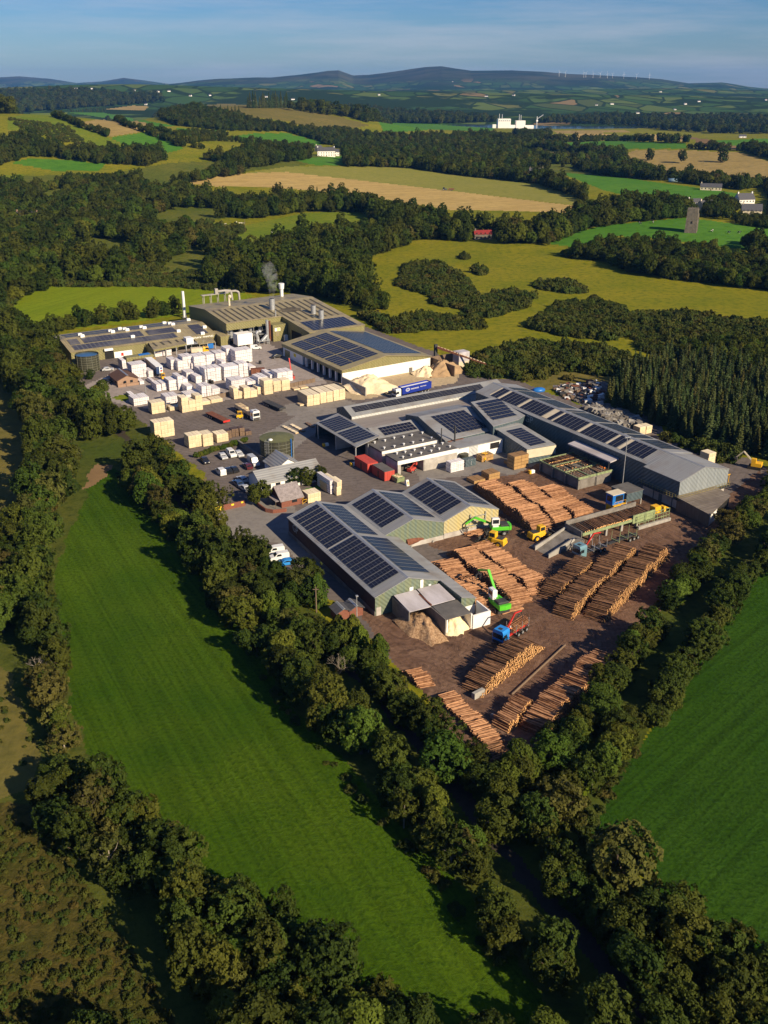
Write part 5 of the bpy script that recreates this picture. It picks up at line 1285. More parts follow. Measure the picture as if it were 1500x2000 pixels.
PS = [(-14.2, 45.6, 4.6), (-4.4, 44.6, 4.6), (-4.0, 61.0, 6.0), (-13.6, 60.4, 6.0)]
roof_poly(ms, 'roof', PS, 'roof_grey', .2)
wall_poly(ms, PS, 'sheet_blue'); MB().quad((-14.3, 45.45, 1.8), (-4.4, 44.4, 1.8), (-4.4, 44.4, 4.4), (-14.3, 45.45, 4.4)).build('front_boards', 'cream_wall', ms)
solar(ms, lambda x, y: 4.6 + (y - 45.2) * 1.4 / 15.4, -11.8, -6.2, 46.6, 58.6, 8, 'x', gap=.15, mods=4)
roof_poly(ms, 'lean_to_roof', [(-13.8, 60.6, 6.0), (-3.9, 61.1, 6.0), (-6, 64.5, 6.4), (-14, 63.6, 6.4)], 'roof_grey', .2)

# log infeed deck, canopy over it
dk = thing('log_infeed_deck', 'raised steel log deck with pale green rails beside the long shed', 'log deck', (O0[0], O0[1], 0), R31)
MB().box(-14.2, -2.2, 23, 39.6, 2.6, 2.9).build('deck', 'concrete_dirty', dk)
b = MB()
for y in (23.2, 28.6, 34, 39.4): b.box(-14.6, -2.0, y - .14, y + .14, 2.9, 3.5)
for x in (-14.4, -10.4, -6.4, -2.4): b.box(x - .12, x + .12, 23, 39.6, 2.95, 3.3)
b.build('rail', 'frame_green', dk)
b = MB()
for k in range(16): b.box(-14.5, -2.2, 23.6 + k, 23.72 + k, 2.9, 3.05)
b.build('chain_conveyor', 'steel_dark', dk)
for x, y in [(-14.2, 23.4), (-14.2, 28.6), (-14.2, 34), (-14.2, 39.2), (-8, 23.4), (-8, 39.2)]: MB().box(x - .3, x + .3, y - .3, y + .3, 0, 2.6).build('pillar', 'concrete_dirty', dk)
MB().box(-14.0, -13.8, 23.4, 39.4, 0, 2.5).box(-13.8, -2.4, 23.3, 23.5, 0, 2.5).build('base_wall', 'concrete_dirty', dk)
for k in range(4): MB().ball((-3.6 - k * .05, 25.0 + k * .9, 3.55), .3, 8).build('roller', mat('orange_roller', (.7, .2, .03), (.6, .16, .03), 1, .5) if k == 0 else bpy.data.materials['orange_roller'], dk)
dc = thing('deck_canopy', 'long flat grey canopy slab over the log deck edge', 'canopy', (O0[0], O0[1], 0), R31)
roof_poly(dc, 'roof', [(-3.6, 23, 6.0), (-.3, 23.2, 6.3), (-.3, 40.6, 6.3), (-3.6, 40.4, 6.0)], 'roof_flat' if False else 'corr_white', .35)
for y in (24, 32, 40): MB().box(-3.2, -3.0, y - .1, y + .1, 3.4, 5.7).build('post', 'steel_dark', dc)
gb = thing('switch_house', 'dark grey box cabin on stilts between blue cabin and long shed', 'cabin', (O0[0], O0[1], 0), R31)
MB().cbox(-12.2, -6.6, 7.4, 13.0, 1.6, 4.0, .12).build('body', 'sheet_blue', gb)
MB().box(-12.4, -6.4, 7.2, 13.2, 4.0, 4.12).build('roof', 'roof_flat', gb)
for x, y in ((-12, 7.6), (-6.8, 7.6), (-12, 12.8), (-6.8, 12.8)): MB().box(x - .15, x + .15, y - .15, y + .15, 0, 1.6).build('leg', 'concrete', gb)
bc = thing('operator_cabin', 'tall blue operator cabin with pale flat roof and dark windows', 'cabin', (O0[0], O0[1], 0), R31)
MB().box(-17.8, -14.0, 6.6, 9.0, 0, 5.0).build('body', 'blue', bc)
MB().box(-18.0, -13.8, 6.4, 9.2, 5.0, 5.15).build('roof', 'cream_wall', bc)
MB().box(-16.8, -14.3, 6.52, 6.58, 3.1, 4.6).box(-17.86, -17.82, 7.0, 8.6, 3.1, 4.5).box(-13.98, -13.94, 7, 8.6, 3.1, 4.5).build('window', 'glass', bc)
MB().box(-17.7, -14.8, 6.5, 6.58, .4, 2.2).box(-17.86, -17.82, 6.7, 8.8, .4, 2.2).build('warning_panel', 'yellow', bc)
b = MB()
for y in (6.0, ): 
    for x in (-17.6, -16.3, -15, -13.8): b.bar((x, y, 2.3), (x, y, 3.3), .05)
    b.bar((-17.6, y, 3.3), (-13.8, y, 3.3), .05); b.box(-17.8, -13.7, y - .1, 6.6, 2.2, 2.3)
b.build('landing', 'yellow', bc)
# sorting line
sl = thing('log_sorting_line', 'raised log sorting trough with grey side walls and green end machinery', 'sorting line', (O0[0], O0[1], 0), R31)
b = MB(); b.box(-36, -12, -2.6, 3.2, 2.1, 2.35); b.build('bed', 'steel_dark', sl)
MB().box(-36, -13, 3.2, 3.45, 2.1, 3.5).box(-36.2, -36, -2.6, 3.4, 1.2, 3.0).build('side_wall', 'concrete_dirty', sl)
MB().box(-36, -20, -2.85, -2.6, 1.9, 2.6).build('edge_beam', 'frame_green', sl)
MB().box(-20, -12.5, -3.0, -2.8, 1.4, 3.6).build('green_screen', 'frame_green', sl)
for x in (-33, -28, -23, -18): MB().box(x - .3, x + .3, -2.6, -1.9, 0, 2.1).box(x - .3, x + .3, 2.4, 3.2, 0, 2.1).build('pillar', 'concrete', sl)
MB().box(-19, -8, -4.2, -3.6, 0, .8).build('footing', 'concrete', sl)
b = MB()
for k in range(7): b.bar((-18 + k * 1.5, -3.4, .8), (-17 + k * 1.5, -2.0, 3.2), .12)
for z in (1.4, 2.4, 3.2): b.bar((-19, -3.4, z), (-8, -3.4, z), .12)
for x in (-19, -16, -13, -10, -8): b.bar((x, -3.4, .6), (x, -3.4, 3.3), .12)
b.build('end_frame', 'frame_green', sl)
MB().cbox(-12, -10, -2.4, -.6, 2.0, 3.8).cbox(-9.2, -8.4, -2.6, -1.2, 2.0, 3.4).bar((-8, -2, 3), (-6.8, -2, 2.4), .2).build('drive_unit', 'yellow', sl)
rp = thing('loading_ramp', 'sloping earth ramp between two low concrete walls', 'ramp', (O0[0], O0[1], 0), R31)
MB().extry([(-47.5, .02), (-36.4, .02), (-36.4, 1.6)], -4.0, 2.6).build('ramp_bed', 'concrete_dirty', rp)
for y0, y1 in ((-.2, 2.9), (-4.8, -2.9)): pass
b = MB()
for (xa, ya), (xb, yb) in (((-48, -.1), (-36.0, 2.9)), ((-48, -5.0), (-38.4, -2.9))):
    b.add([(xa, ya, 0), (xb, yb, 0), (xb, yb, 2.2), (xa, ya, 1.0), (xa + .1, ya + .35, 0), (xb + .1, yb + .35, 0), (xb + .1, yb + .35, 2.2), (xa + .1, ya + .35, 1.0)],
          [(0, 1, 2, 3), (5, 4, 7, 6), (3, 2, 6, 7), (4, 0, 3, 7), (1, 5, 6, 2)])
b.build('side_wall', 'concrete', rp)

# ------------------------------------------------------------------ big white shed with olive roof
RD = math.radians(32.3)
D = thing('storage_shed', 'big white-walled shed with olive solar roof and open bays', 'shed', (-15.1, 343.7, 0), RD)
wall = MB().add([(0, 0, 0), (38.8, 0, 0), (38.8, 0, 4.3), (0, 0, 4.0)], [(0, 1, 2, 3)]); wall.build('white_wall', 'white_wall', D)
MB().add([(0, -.04, 4.0), (38.8, -.04, 4.3), (38.8, -.04, 5.1), (18.7, -.04, 7.9), (0, -.04, 5.1)], [(0, 1, 2, 3, 4)]).build('gable_wall', 'sheet_olive', D)
b = MB(); b.slab([(-.4, -.5, 5.1), (18.7, -.5, 8.05), (18.7, 48.4, 8.05), (-.4, 48.4, 5.1)], .2); b.slab([(18.7, -.5, 8.05), (39.2, -.5, 5.1), (39.2, 48.4, 5.1), (18.7, 48.4, 8.05)], .2); b.build('roof', 'roof_olive', D)
MB().box(-.25, -.05, 0, 48.2, 3.7, 5.0).build('fascia', 'sheet_olive', D)
MB().quad((38.7, 0, 0), (38.7, 48, 0), (38.7, 48, 5), (38.7, 0, 5)).quad((38.7, 48, 0), (0, 48, 0), (0, 48, 5), (38.7, 48, 5)).build('wall', 'sheet_olive', D)
for k in range(7): MB().box(-.05, .75, .2 + k * 4.6, .9 + k * 4.6, 0, 3.8).build('post', 'white_wall', D)
MB().box(0, 6, 31, 47.6, 0, 3.8).build('white_block', 'white_wall', D)
MB().box(-.06, -.02, 36.5, 38.3, 1.8, 3.1).build('sign', 'sign_yellow', D); MB().box(-.06, -.02, 41.5, 46, .1, 3.0).build('door', 'sheet_olive', D)
MB().quad((9, 31, 0), (9, .2, 0), (9, .2, 5), (9, 31, 5)).build('inner_wall', 'concrete_dirty', D)
MB().box(29.2, 30.4, -.4, -.02, 0, 1.8).build('door', 'concrete_dirty', D)
zD = lambda x, y: 5.15 + x * 2.9 / 18.7 if x < 18.7 else 8.05 - (x - 18.7) * 2.95 / 20.1
for j in range(3): 
    for k in range(3): solar(D, zD, 1.6 + j * 5.5, 6.6 + j * 5.5, 3.5 + k * 13.6 + j * .0, 16.4 + k * 13.6, 6, 'x', gap=.35, mods=5, cols=2)
solar(D, zD, 20.4, 37.4, 3.5, 45.5, 16, 'x', gap=.35, mods=9, cols=2)
dw = thing('push_wall', 'grey concrete push wall in front of the sawdust heap', 'wall', (-15.1, 343.7, 0), RD)
MB().box(-.9, -.4, -17.5, -1.2, 0, 3.0).build('panel', 'concrete', dw)
dbx = lambda x, y: (-15.1 + x * math.cos(RD) - y * math.sin(RD), 343.7 + x * math.sin(RD) + y * math.cos(RD))
x, y = dbx(6.2, -8.5); heap('sawdust_heap', 'big bright sawdust heap against the white wall', 'sawdust', x, y, 9.5, 11.0, 4.6, RD, 8)
x, y = dbx(33, -5.5); heap('sawdust_heap', 'small tan sawdust heap beside the conveyor', 'sawdust', x, y, 5.0, 5.0, 3.4, RD, 9)
x, y = dbx(40, -7); heap('sawdust_heap', 'dark damp sawdust heap under the conveyor', 'sawdust_dk', x, y, 8.0, 6.0, 5.0, RD, 12)
cv = thing('bark_conveyor', 'inclined conveyor rising over the dark sawdust heap', 'conveyor', (-15.1, 343.7, 0), RD)
MB().box(33, 52, 1.2, 1.6, 0, 4.2).box(40, 40.4, -14, 1.4, 0, 4.0).build('retaining_wall', 'plank_old', cv)
MB().box(42.2, 43.4, 1.7, 2.6, 0, 8.5).build('tower', 'steel_dark', cv)
b = MB(); b.bar((42.8, 1.0, 7.6), (55, -14, 2.6), .9, .35); b.build('belt_frame', 'rust', cv)
b = MB()
for k in range(15): 
    t = k / 15; b.bar((42.8 + 12.2 * t, .9 - 15 * t, 8.0 - 5 * t), (42.8 + 12.2 * (t + .04), .9 - 15 * (t + .04), 8.0 - 5 * (t + .04)), .22)
b.build('belt', 'sawdust', cv)
MB().cbox(48, 53, -6, -2, 2.6, 6.2).build('hopper', 'corr_white', cv); MB().box(48, 53, -6, -2, 0, 2.6).build('hopper_base', 'cream_wall', cv)

# ------------------------------------------------------------------ kiln hall with smoking roof
RE = math.radians(32)
E_ = thing('boiler_hall', 'tall olive hall with smoking roof vent and open plant bay', 'hall', (-65.6, 401.7, 0), RE)
zE = lambda x, y: 11 - .0833 * (22 - y) if y < 22 else 11 - .1 * (y - 22)
b = MB()
b.slab([(-.3, -.3, zE(0, -.3)), (25.6, -.3, zE(0, -.3)), (25.6, 22, 11), (-.3, 22, 11)], .2)
b.slab([(25.6, -25.3, zE(0, -25.3)), (52.3, -25.3, zE(0, -25.3)), (52.3, 22, 11), (25.6, 22, 11)], .2)
b.slab([(-.3, 22, 11), (52.3, 22, 11), (52.3, 42, 9), (-.3, 42, 9)], .2)
b.build('roof', 'roof_olive_x', E_)
MB().add([(0, 41.6, 0), (0, 0, 0), (0, 0, 9.0), (0, 22, 10.8), (0, 41.6, 8.9)], [(0, 1, 2, 3, 4)]).build('gable_wall', 'sheet_olive', E_)
MB().quad((25.7, 0, 0), (25.7, -25, 0), (25.7, -25, 6.9), (25.7, 0, 9)).build('wall', 'sheet_olive', E_)
MB().quad((25.7, -25, 0), (52, -25, 0), (52, -25, 6.9), (25.7, -25, 6.9)).add([(52, -25, 0), (52, 41.6, 0), (52, 41.6, 8.9), (52, 22, 10.8), (52, -25, 6.9)], [(0, 1, 2, 3, 4)]).build('wall', 'sheet_olive', E_)
MB().quad((0, -.02, 6.0), (25.7, -.02, 6.0), (25.7, -.02, 9.0), (0, -.02, 9.0)).build('fascia', 'sheet_olive', E_)
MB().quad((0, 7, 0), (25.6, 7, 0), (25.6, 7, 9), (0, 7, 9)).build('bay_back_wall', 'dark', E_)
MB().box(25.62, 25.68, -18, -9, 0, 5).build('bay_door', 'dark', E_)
b = MB()
for k in range(9):
    x = 1.5 + k * 2.8; q = [(x, 1, zE(0, 1) + .03), (x + 1.0, 1, zE(0, 1) + .03), (x + 1.0, 19, zE(0, 19) + .03), (x, 19, zE(0, 19) + .03)]; b.quad(*q)
for k in range(8):
    x = 27 + k * 3.1; b.quad((x, -8, zE(0, -8) + .03), (x + 1.1, -8, zE(0, -8) + .03), (x + 1.1, 19, zE(0, 19) + .03), (x, 19, zE(0, 19) + .03))
b.build('rooflight', 'rooflight', E_)
solar(E_, zE, 28.5, 49.5, -23.8, -11.5, 6, 'x', gap=.1, mods=12, cols=2)
sm = MB(); n = 20; c0 = (29.5, 8.0)
sm.add([(c0[0] + 4 + math.cos(2 * PI * k / n) * (5 + math.sin(k * 2.3)), c0[1] - 1 + math.sin(2 * PI * k / n) * (3.4 + math.cos(k * 1.7) * .6), zE(0, c0[1] - 1 + math.sin(2 * PI * k / n) * (3.4 + math.cos(k * 1.7) * .6)) + .05) for k in range(n)], [list(range(n))])
sm.build('soot_stain', mat('soot_stain', (.05, .042, .034), (.13, .11, .075), .35, .9), E_)
for (x, y, h, r) in ((26.6, 11, 4.6, 1.3), (40.0, -2.0, 3.6, 1.15), (39.6, -9.8, 3.6, 1.15)):
    z = zE(x, y); s_ = MB(); s_.cyl(x, y, z - .3, z + h, r, 16); s_.tube((x, y, z + h), (x, y, z + h + .02), r * .8, r * .8, 16, 1); s_.build('roof_cowl', ['steel', 'dark'], E_)
MB().cyl(12.5, 25, 10.4, 14.5, .5, 10).ball((12.9, 25, 14.6), .9, 8).build('bent_flue', 'cream_wall', E_)
MB().cyl(43.7, 36, 9.4, 13, .8, 12).cyl(43.7, 36, 13, 15.6, 1.1, 12, r1=1.4).build('roof_cowl', 'white_paint', E_)
MB().cyl(23.4, 1.2, 9.0, 11.6, .3, 8).build('flue', 'steel', E_)
b = MB()
for x in (8, 11.5, 15, 18.5): b.bar((x, 42.8, 5), (x, 42.8, 12.6), .25); b.bar((x, 44.4, 5), (x, 44.4, 12.6), .25)
b.box(7, 20, 42.6, 44.6, 12.4, 12.7); b.path([(14, 43.5, 13.6), (19, 43.5, 13.6), (21.5, 43.5, 13.2), (22, 43.5, 9)], .55, 10); b.path([(18, 43.5, 13), (24, 43.5, 13), (25.4, 43.5, 12.2), (25.6, 43.5, 8)], .5, 10); b.box(13.6, 15, 42.8, 44.2, 12.7, 15)
b.build('duct_gantry', 'concrete', E_)
MB().cbox(1.4, 8.2, -7.6, -3.0, 1.0, 5.6).build('boiler_casing', 'white_wall', E_)
b = MB()
for k in range(5): b.bar((1.6 + k * 1.6, -7.4, 0), (1.6 + k * 1.6, -7.4, 1.1), .2)
for k in range(4): b.cyl(3 + k * 4.6, 3, 1, 5.9, 1.0, 12)
for x in (.3, 6, 12, 18, 24): b.bar((x, -.6, 0), (x, -.6, 6.1), .18)
b.bar((0, -.6, 4.4), (25, -.6, 4.4), .2); b.box(0, 24, -1, 5, 2.7, 2.9)
b.build('plant_frame', 'steel', E_)
MB().path([(11, -6, .5), (11.2, -6, 2.6), (10.6, -6, 4.6), (11.5, -6, 5.6), (12.6, -6, 5.2)], .75, 10).path([(12.6, -7, 1.5), (15, -7, 3.6)], .8, 10).cyl(15.3, -7, .2, 10.0, .62, 14).build('duct', 'steel', E_)
MB().cyl(17.4, -3.4, .2, 8.6, .35, 10).cyl(18.2, -3.4, .2, 8.6, .4, 10).build('flue', 'rust', E_)
b = MB()
for x in (11, 13, 15.5): b.bar((x, -8.2, 0), (x, -8.2, 2.4), .15)
b.box(10.6, 16, -8.4, -5, 1.6, 1.8); b.build('platform', 'steel', E_)
MB().box(18.8, 25.4, -5.2, .0, 0, 7.0).build('tower_block', 'sheet_olive', E_)
MB().box(19.6, 22.2, -5.28, -5.22, 4.3, 5.7).build('sign', 'sign_white', E_); MB().box(20.6, 22.0, -5.32, -5.29, 5.1, 5.5).box(20.6, 22.0, -5.32, -5.29, 4.5, 4.9).build('sign_stripe', 'sign_yellow', E_)
MB().box(20, 21.6, -5.3, -5.22, 2.2, 4).build('door', 'roof_olive', E_); MB().box(23.6, 25.2, -6.4, -5.3, 0, 2.4).build('white_locker', 'white_wall', E_)
ch = g(361, 621); t = thing('chimney', 'plain white steel chimney behind the green-roofed shed', 'chimney', ch)
MB().cyl(0, 0, 0, 12.4, .75, 16, r1=.62).build('stack', 'white_paint', t); MB().cyl(0, 0, 0, .5, 1.1, 16).build('base', 'concrete', t)

# smoke drifting up from the roof vent
smo = MB(); pr = [(0, .8), (2, 1.2), (5, 2.0), (8, 2.7), (11, 3.2), (14, 3.0), (16, 1.8)]
for (za, ra), (zb, rb) in zip(pr, pr[1:]): smo.tube((za * .10 * math.sin(za * .3), 0, za), (zb * .10 * math.sin(zb * .3), 0, zb), ra, rb, 12, cap=False)
smo.disc((0, 0, 0), .8, 12); smo.disc((pr[-1][0] * .10 * math.sin(4.8), 0, 16), 1.8, 12)
mm = bpy.data.materials.new('smoke'); mm.use_nodes = True; nt = mm.node_tree; nt.nodes.clear()
out = nt.nodes.new('ShaderNodeOutputMaterial'); pv = nt.nodes.new('ShaderNodeVolumePrincipled'); pv.inputs['Color'].default_value = (.78, .78, .80, 1)
tc = nt.nodes.new('ShaderNodeTexCoord'); nz = nt.nodes.new('ShaderNodeTexNoise'); nz.inputs['Scale'].default_value = .55; nz.inputs['Detail'].default_value = 4
rr = nt.nodes.new('ShaderNodeMapRange'); rr.inputs['From Min'].default_value = .42; rr.inputs['From Max'].default_value = .75; rr.inputs['To Max'].default_value = .24
nt.links.new(tc.outputs['Object'], nz.inputs['Vector']); nt.links.new(nz.outputs['Fac'], rr.inputs['Value']); nt.links.new(rr.outputs[0], pv.inputs['Density']); nt.links.new(pv.outputs[0], out.inputs['Volume'])
M['smoke'] = mm
v = Vector((26.6, 11, 14.4)); sw = Vector((-65.6 + v.x * math.cos(RE) - v.y * math.sin(RE), 401.7 + v.x * math.sin(RE) + v.y * math.cos(RE), 14.4))
o = smo.build('smoke', 'smoke', loc=sw); stuff(o, 'thin grey smoke rising from the round roof cowl', 'smoke')

# ------------------------------------------------------------------ olive shed on the left
Fo = (-121.9, 371.7)
def Fw(x, y, z=0.0): return Vector((Fo[0] + x * math.cos(R31) - y * math.sin(R31), Fo[1] + x * math.sin(R31) + y * math.cos(R31), z))
F_ = thing('planed_goods_shed', 'long low olive shed with dusty solar roof and white letters', 'shed', (Fo[0], Fo[1], 0), R31)
gable_x(F_, 0, 60, 0, 30, 4.6, 6.6, 'sheet_olive', 'roof_olive_x', 15.4, 5.0)
zF = lambda x, y: 4.6 + y * 2.0 / 15.4 if y < 15.4 else 6.6 - (y - 15.4) * 1.6 / 14.6
M['panel_dusty'] = mat('dusty_solar_cell', (.045, .042, .055), (.16, .145, .13), .09, .3, lo=.48, hi=.72)
def dusty(x0, x1, y0, y1, n, mods): 
    before = set(bpy.data.objects.keys()); solar(F_, zF, x0, x1, y0, y1, n, 'x', gap=.25, mods=mods, cols=3)
    for k in set(bpy.data.objects.keys()) - before: bpy.data.objects[k].data.materials[0] = M['panel_dusty']
dusty(2, 44, 1.0, 6.6, 1, 24); dusty(7.5, 32, 7.2, 13.4, 1, 14); dusty(2, 6, 7.2, 13.4, 1, 3); dusty(34, 46, 7.2, 13, 1, 8); dusty(3, 50, 17, 21, 1, 24); dusty(52.5, 57.5, 1.5, 13, 2, 6); dusty(3, 56, 22.5, 27, 1, 24)
for i, (x, y) in enumerate([(8.7, 18.4), (8.7, 14.8), (21.2, 18.6), (21.4, 15.6), (26.4, 22.6), (27.5, 19.4), (27.5, 15.8), (34.6, 19.4), (34.8, 15.8), (27, 7.2), (46.2, 23.8), (47.2, 19.8), (47.3, 16), (46.5, 7.2), (58.3, 8), (54.7, 1.2), (57.5, 25)]):
    MB().cbox(x - .8, x + .8, y - .6, y + .6, zF(x, y) - .1, zF(x, y) + 1.0, .15).build('roof_vent', 'white_paint', F_)
text('lettering', 'lannely menel', F_, (53.6, -.06, 3.95), (PI / 2, 0, 0), 1.7, 'sign_white', .06, 1.15)
MB().box(13, 16.6, -.1, -.02, 0, 3.2).build('door', 'dark', F_); MB().box(17.2, 18, -.08, -.02, .4, 1.9).box(19.4, 20.6, -.08, -.02, .4, 1.9).box(16.8, 24, -.05, -.02, 0, 2.4).build('sign', 'sign_white', F_)
MB().box(19.5, 20.5, -.11, -.09, .5, 1.8).build('sign_mark', 'red', F_)
MB().box(12.8, 16.2, -1.2, -.2, 3.5, 4.3).build('sign', 'sign_white', F_)
fc = thing('dispatch_canopy', 'olive canopy with four dark rooflights on the left shed front', 'canopy', (Fo[0], Fo[1], 0), R31)
roof_poly(fc, 'roof', [(29.6, -10.4, 3.9), (44.4, -7.6, 3.9), (44.8, -.1, 4.5), (31, -.1, 4.5)], 'roof_olive_x', .2)
b = MB()
for k in range(4): x = 32 + k * 3.2; b.quad((x, -6.5 + k * .6, 4.16 + k * .03), (x + .9, -6.4 + k * .6, 4.16 + k * .03), (x + .9, -1.2, 4.5), (x, -1.2, 4.5))
b.build('rooflight', 'rooflight', fc)
MB().quad((29.8, -.2, 0), (29.8, -10.2, 0), (29.8, -10.2, 3.8), (29.8, -.2, 4.3)).quad((29.7, -10.5, 3.2), (44.4, -7.7, 3.2), (44.4, -7.7, 3.9), (29.7, -10.5, 3.9)).build('wall', 'sheet_olive', fc)
for x, y in ((30, -10.2), (35, -9.3), (39.6, -8.4), (44, -7.6)): MB().box(x - .15, x + .15, y - .15, y + .15, 0, 3.8).build('post', 'steel', fc)
MB().cbox(45, 48, -6, -2.5, 3.1, 5.6).build('white_kiosk', 'white_paint', fc)
b = MB()
for x in (44.8, 47, 49.5, 52): b.bar((x, -6, 0), (x, -6, 4), .12)
b.box(44.6, 52, -6.2, -2.4, 2.9, 3.05); b.bar((52, -6, 3), (54.5, -6, 0), .15); b.build('stairs', 'steel', fc)
f2 = thing('small_canopy', 'small olive canopy below the white letters', 'canopy', (Fo[0], Fo[1], 0), R31)
roof_poly(f2, 'roof', [(49.6, -7.6, 3.0), (57, -6.8, 3.0), (58, -.2, 3.6), (50.2, -.2, 3.6)], 'roof_olive_x', .25)
for x in (50, 53.4, 56.8): MB().box(x - .12, x + .12, -7.2, -7, 0, 2.8).build('post', 'steel', f2)
MB().cbox(53.4, 56.2, -6.6, -5.4, .4, 2.4).build('blue_skip', 'blue', f2)
f3 = thing('olive_annex', 'olive block annex between left shed and boiler hall', 'annex', (Fo[0], Fo[1], 0), R31)
roof_poly(f3, 'roof', [(59.9, -5.4, 4.4), (64.5, -4.4, 4.4), (64.8, 4.5, 4.9), (60.2, 4, 4.9)], 'roof_olive_x', .15); wall_poly(f3, [(60.1, -5.2, 4.4), (64.4, -4.2, 4.4), (64.6, 4.3, 4.9), (60.3, 3.8, 4.9)], 'sheet_olive')
gs = thing('green_store', 'small green flat store with blue tarpaulin beside the left shed', 'store', (Fo[0], Fo[1], 0), R31)
MB().cbox(17.6, 28.6, -13.6, -9.4, 0, 2.9, .2).build('body', 'sheet_olive', gs); MB().slab([(23, -12.6, 3.02), (27.6, -12.4, 3.0), (27.4, -10.2, 3.1), (23.2, -10.4, 3.1)], .1).build('tarpaulin', 'blue', gs)
MB().cbox(20, 26.8, -16.6, -14, 0, 2.2, .15).build('timber_lean_to', 'plank_old', gs)
hb = thing('brick_hut', 'small pale brick office hut with brown pitched roof', 'hut', Fw(5.8, -40.4), R31)
gable_y(hb, 0, 7.6, 0, 9.6, 2.4, 3.9, 'brick_pale', 'tile_brown', oh=.5)
MB().box(2.2, 3.2, -.06, -.02, .9, 1.8).box(4.6, 5.6, -.06, -.02, .9, 1.8).box(-.06, -.02, 2, 3.2, .9, 1.8).build('window', 'glass', hb)
MB().box(-.3, 8, -1.3, -.9, 0, .9).build('garden_wall', 'brick_pale', hb)
# rain tank and sprinkler tank
def tank(px, py, r, h, label, lid, water=False):
    w = g(px, py); t = thing('storage_tank', label, 'tank', w)
    s_ = MB(); s_.tube((0, 0, 0), (0, 0, h), r, r, 40, cap=False); s_.build('shell', 'tank_wall', t)
    rg_ = MB()
    for k in range(6 if not water else 7): rg_.tube((0, 0, h * k / 6 if not water else h * k / 7 + .05), (0, 0, (h * k / 6 if not water else h * k / 7 + .05) + .10), r + .05, r + .05, 40, cap=False)
    for k in range(14): a = 2 * PI * k / 14; rg_.box(-.05 + math.cos(a) * (r + .04), .05 + math.cos(a) * (r + .04), -.05 + math.sin(a) * (r + .04), .05 + math.sin(a) * (r + .04), 0, h)
    rg_.build('hoop', mat('hoop_steel', (.20, .20, .15), (.16, .16, .12), 1, .5) if 'hoop_steel' not in bpy.data.materials else bpy.data.materials['hoop_steel'], t)
    l_ = MB()
    if water: l_.disc((0, 0, h - .5), r - .05, 40)
    else:
        for k in range(40):
            a, c = 2 * PI * k / 40, 2 * PI * (k + 1) / 40; l_.add([(0, 0, h + .55), ((r + .1) * math.cos(a), (r + .1) * math.sin(a), h), ((r + .1) * math.cos(c), (r + .1) * math.sin(c), h)], [(0, 1, 2)], 0, True)
    l_.build('lid' if not water else 'water_surface', lid, t)
    return t
t2 = tank(542, 893, 4.9, 6.2, 'big round olive tank with domed lid and ladder', 'tank_lid')
b = MB()
for dx in (-.4, .4): b.bar((-2.2 + dx, -4.9, 0), (-2.2 + dx, -4.9, 7.2), .07)
for k in range(16): b.bar((-2.6, -4.9, .4 + k * .42), (-1.8, -4.9, .4 + k * .42), .05)
for k in range(8): b.bar((-2.9, -5.5, 1.2 + k * .8), (-1.5, -5.5, 1.2 + k * .8), .05); b.bar((-2.9, -5.5, 1.2 + k * .8), (-2.9, -4.8, 1.2 + k * .8), .05); b.bar((-1.5, -5.5, 1.2 + k * .8), (-1.5, -4.8, 1.2 + k * .8), .05)
b.build('ladder', 'steel', t2); MB().ball((-1.4, -3.4, 6.6), .7, 8, 0, (1, 1, .5)).build('hatch', 'white_paint', t2)
b = MB(); b.cyl(4.4, -2.6, 0, 6.6, .14, 8); b.build('pipe', 'blue', t2); MB().cyl(4.9, -1.9, 0, 5.8, .12, 8).build('pipe', 'steel', t2)
tank(173, 722, 4.4, 6.2, 'open rainwater tank with banded wall beside the left shed', mat('tank_water', (.05, .12, .22), (.045, .10, .19), .3, .15), True)

# office with L-shaped grey roof, gate lodge, gate wall
of = thing('office_building', 'white office with L-shaped grey roof behind three small trees', 'office', (-30, 240, 0), R31)
gable_x(of, -2.4, 15.6, 1.2, 9.4, 3.0, 5.2, 'white_wall', 'roof_grey', oh=.5)
gable_y(of, 5.6, 13.2, 9.0, 16.5, 3.0, 5.3, 'white_wall', 'roof_grey_x', oh=.45)
b = MB()
for k in range(6): b.box(-1 + k * 2.8, .4 + k * 2.8, 1.12, 1.18, 1, 2.2)
b.build('window', 'glass', of)
lo = thing('gate_lodge', 'red brick gate lodge with steep lichen-grey slate roof', 'lodge', (-30, 240, 0), R31)
gable_x(lo, -2.0, 3.9, -10.4, -4.4, 2.3, 4.9, 'brick_red', 'slate_rough', -6.6, oh=.45)
MB().box(1, 2.4, -10.5, -10.42, .9, 1.8).box(-2.08, -2.02, -9, -8, .9, 1.9).build('window', 'glass', lo); MB().box(-3.6, -2.2, -10.2, -5, 1.9, 2.05).build('porch_roof', 'slate_rough', lo)
MB().box(-3.5, -3.4, -10, -9.9, 0, 1.9).box(-3.5, -3.4, -5.2, -5.1, 0, 1.9).build('post', 'plank_old', lo)
gw = thing('entrance_wall', 'red-brown entrance wall with four yellow and white signs', 'wall', (-30, 240, 0), R31)
MB().box(-18.4, -9.4, -4.2, -3.9, 0, 1.5).build('panel', 'brick_red', gw)
MB().box(-18, -16.0, -4.28, -4.22, .3, 1.45).build('sign', 'sign_yellow', gw); MB().box(-18.4, -17, -4.16, -4.1, 1.7, 2.3).box(-13.3, -12.6, -4.28, -4.22, .9, 1.35).box(-10.6, -10.0, -4.28, -4.22, 1.0, 1.4).build('sign', 'sign_yellow', gw)
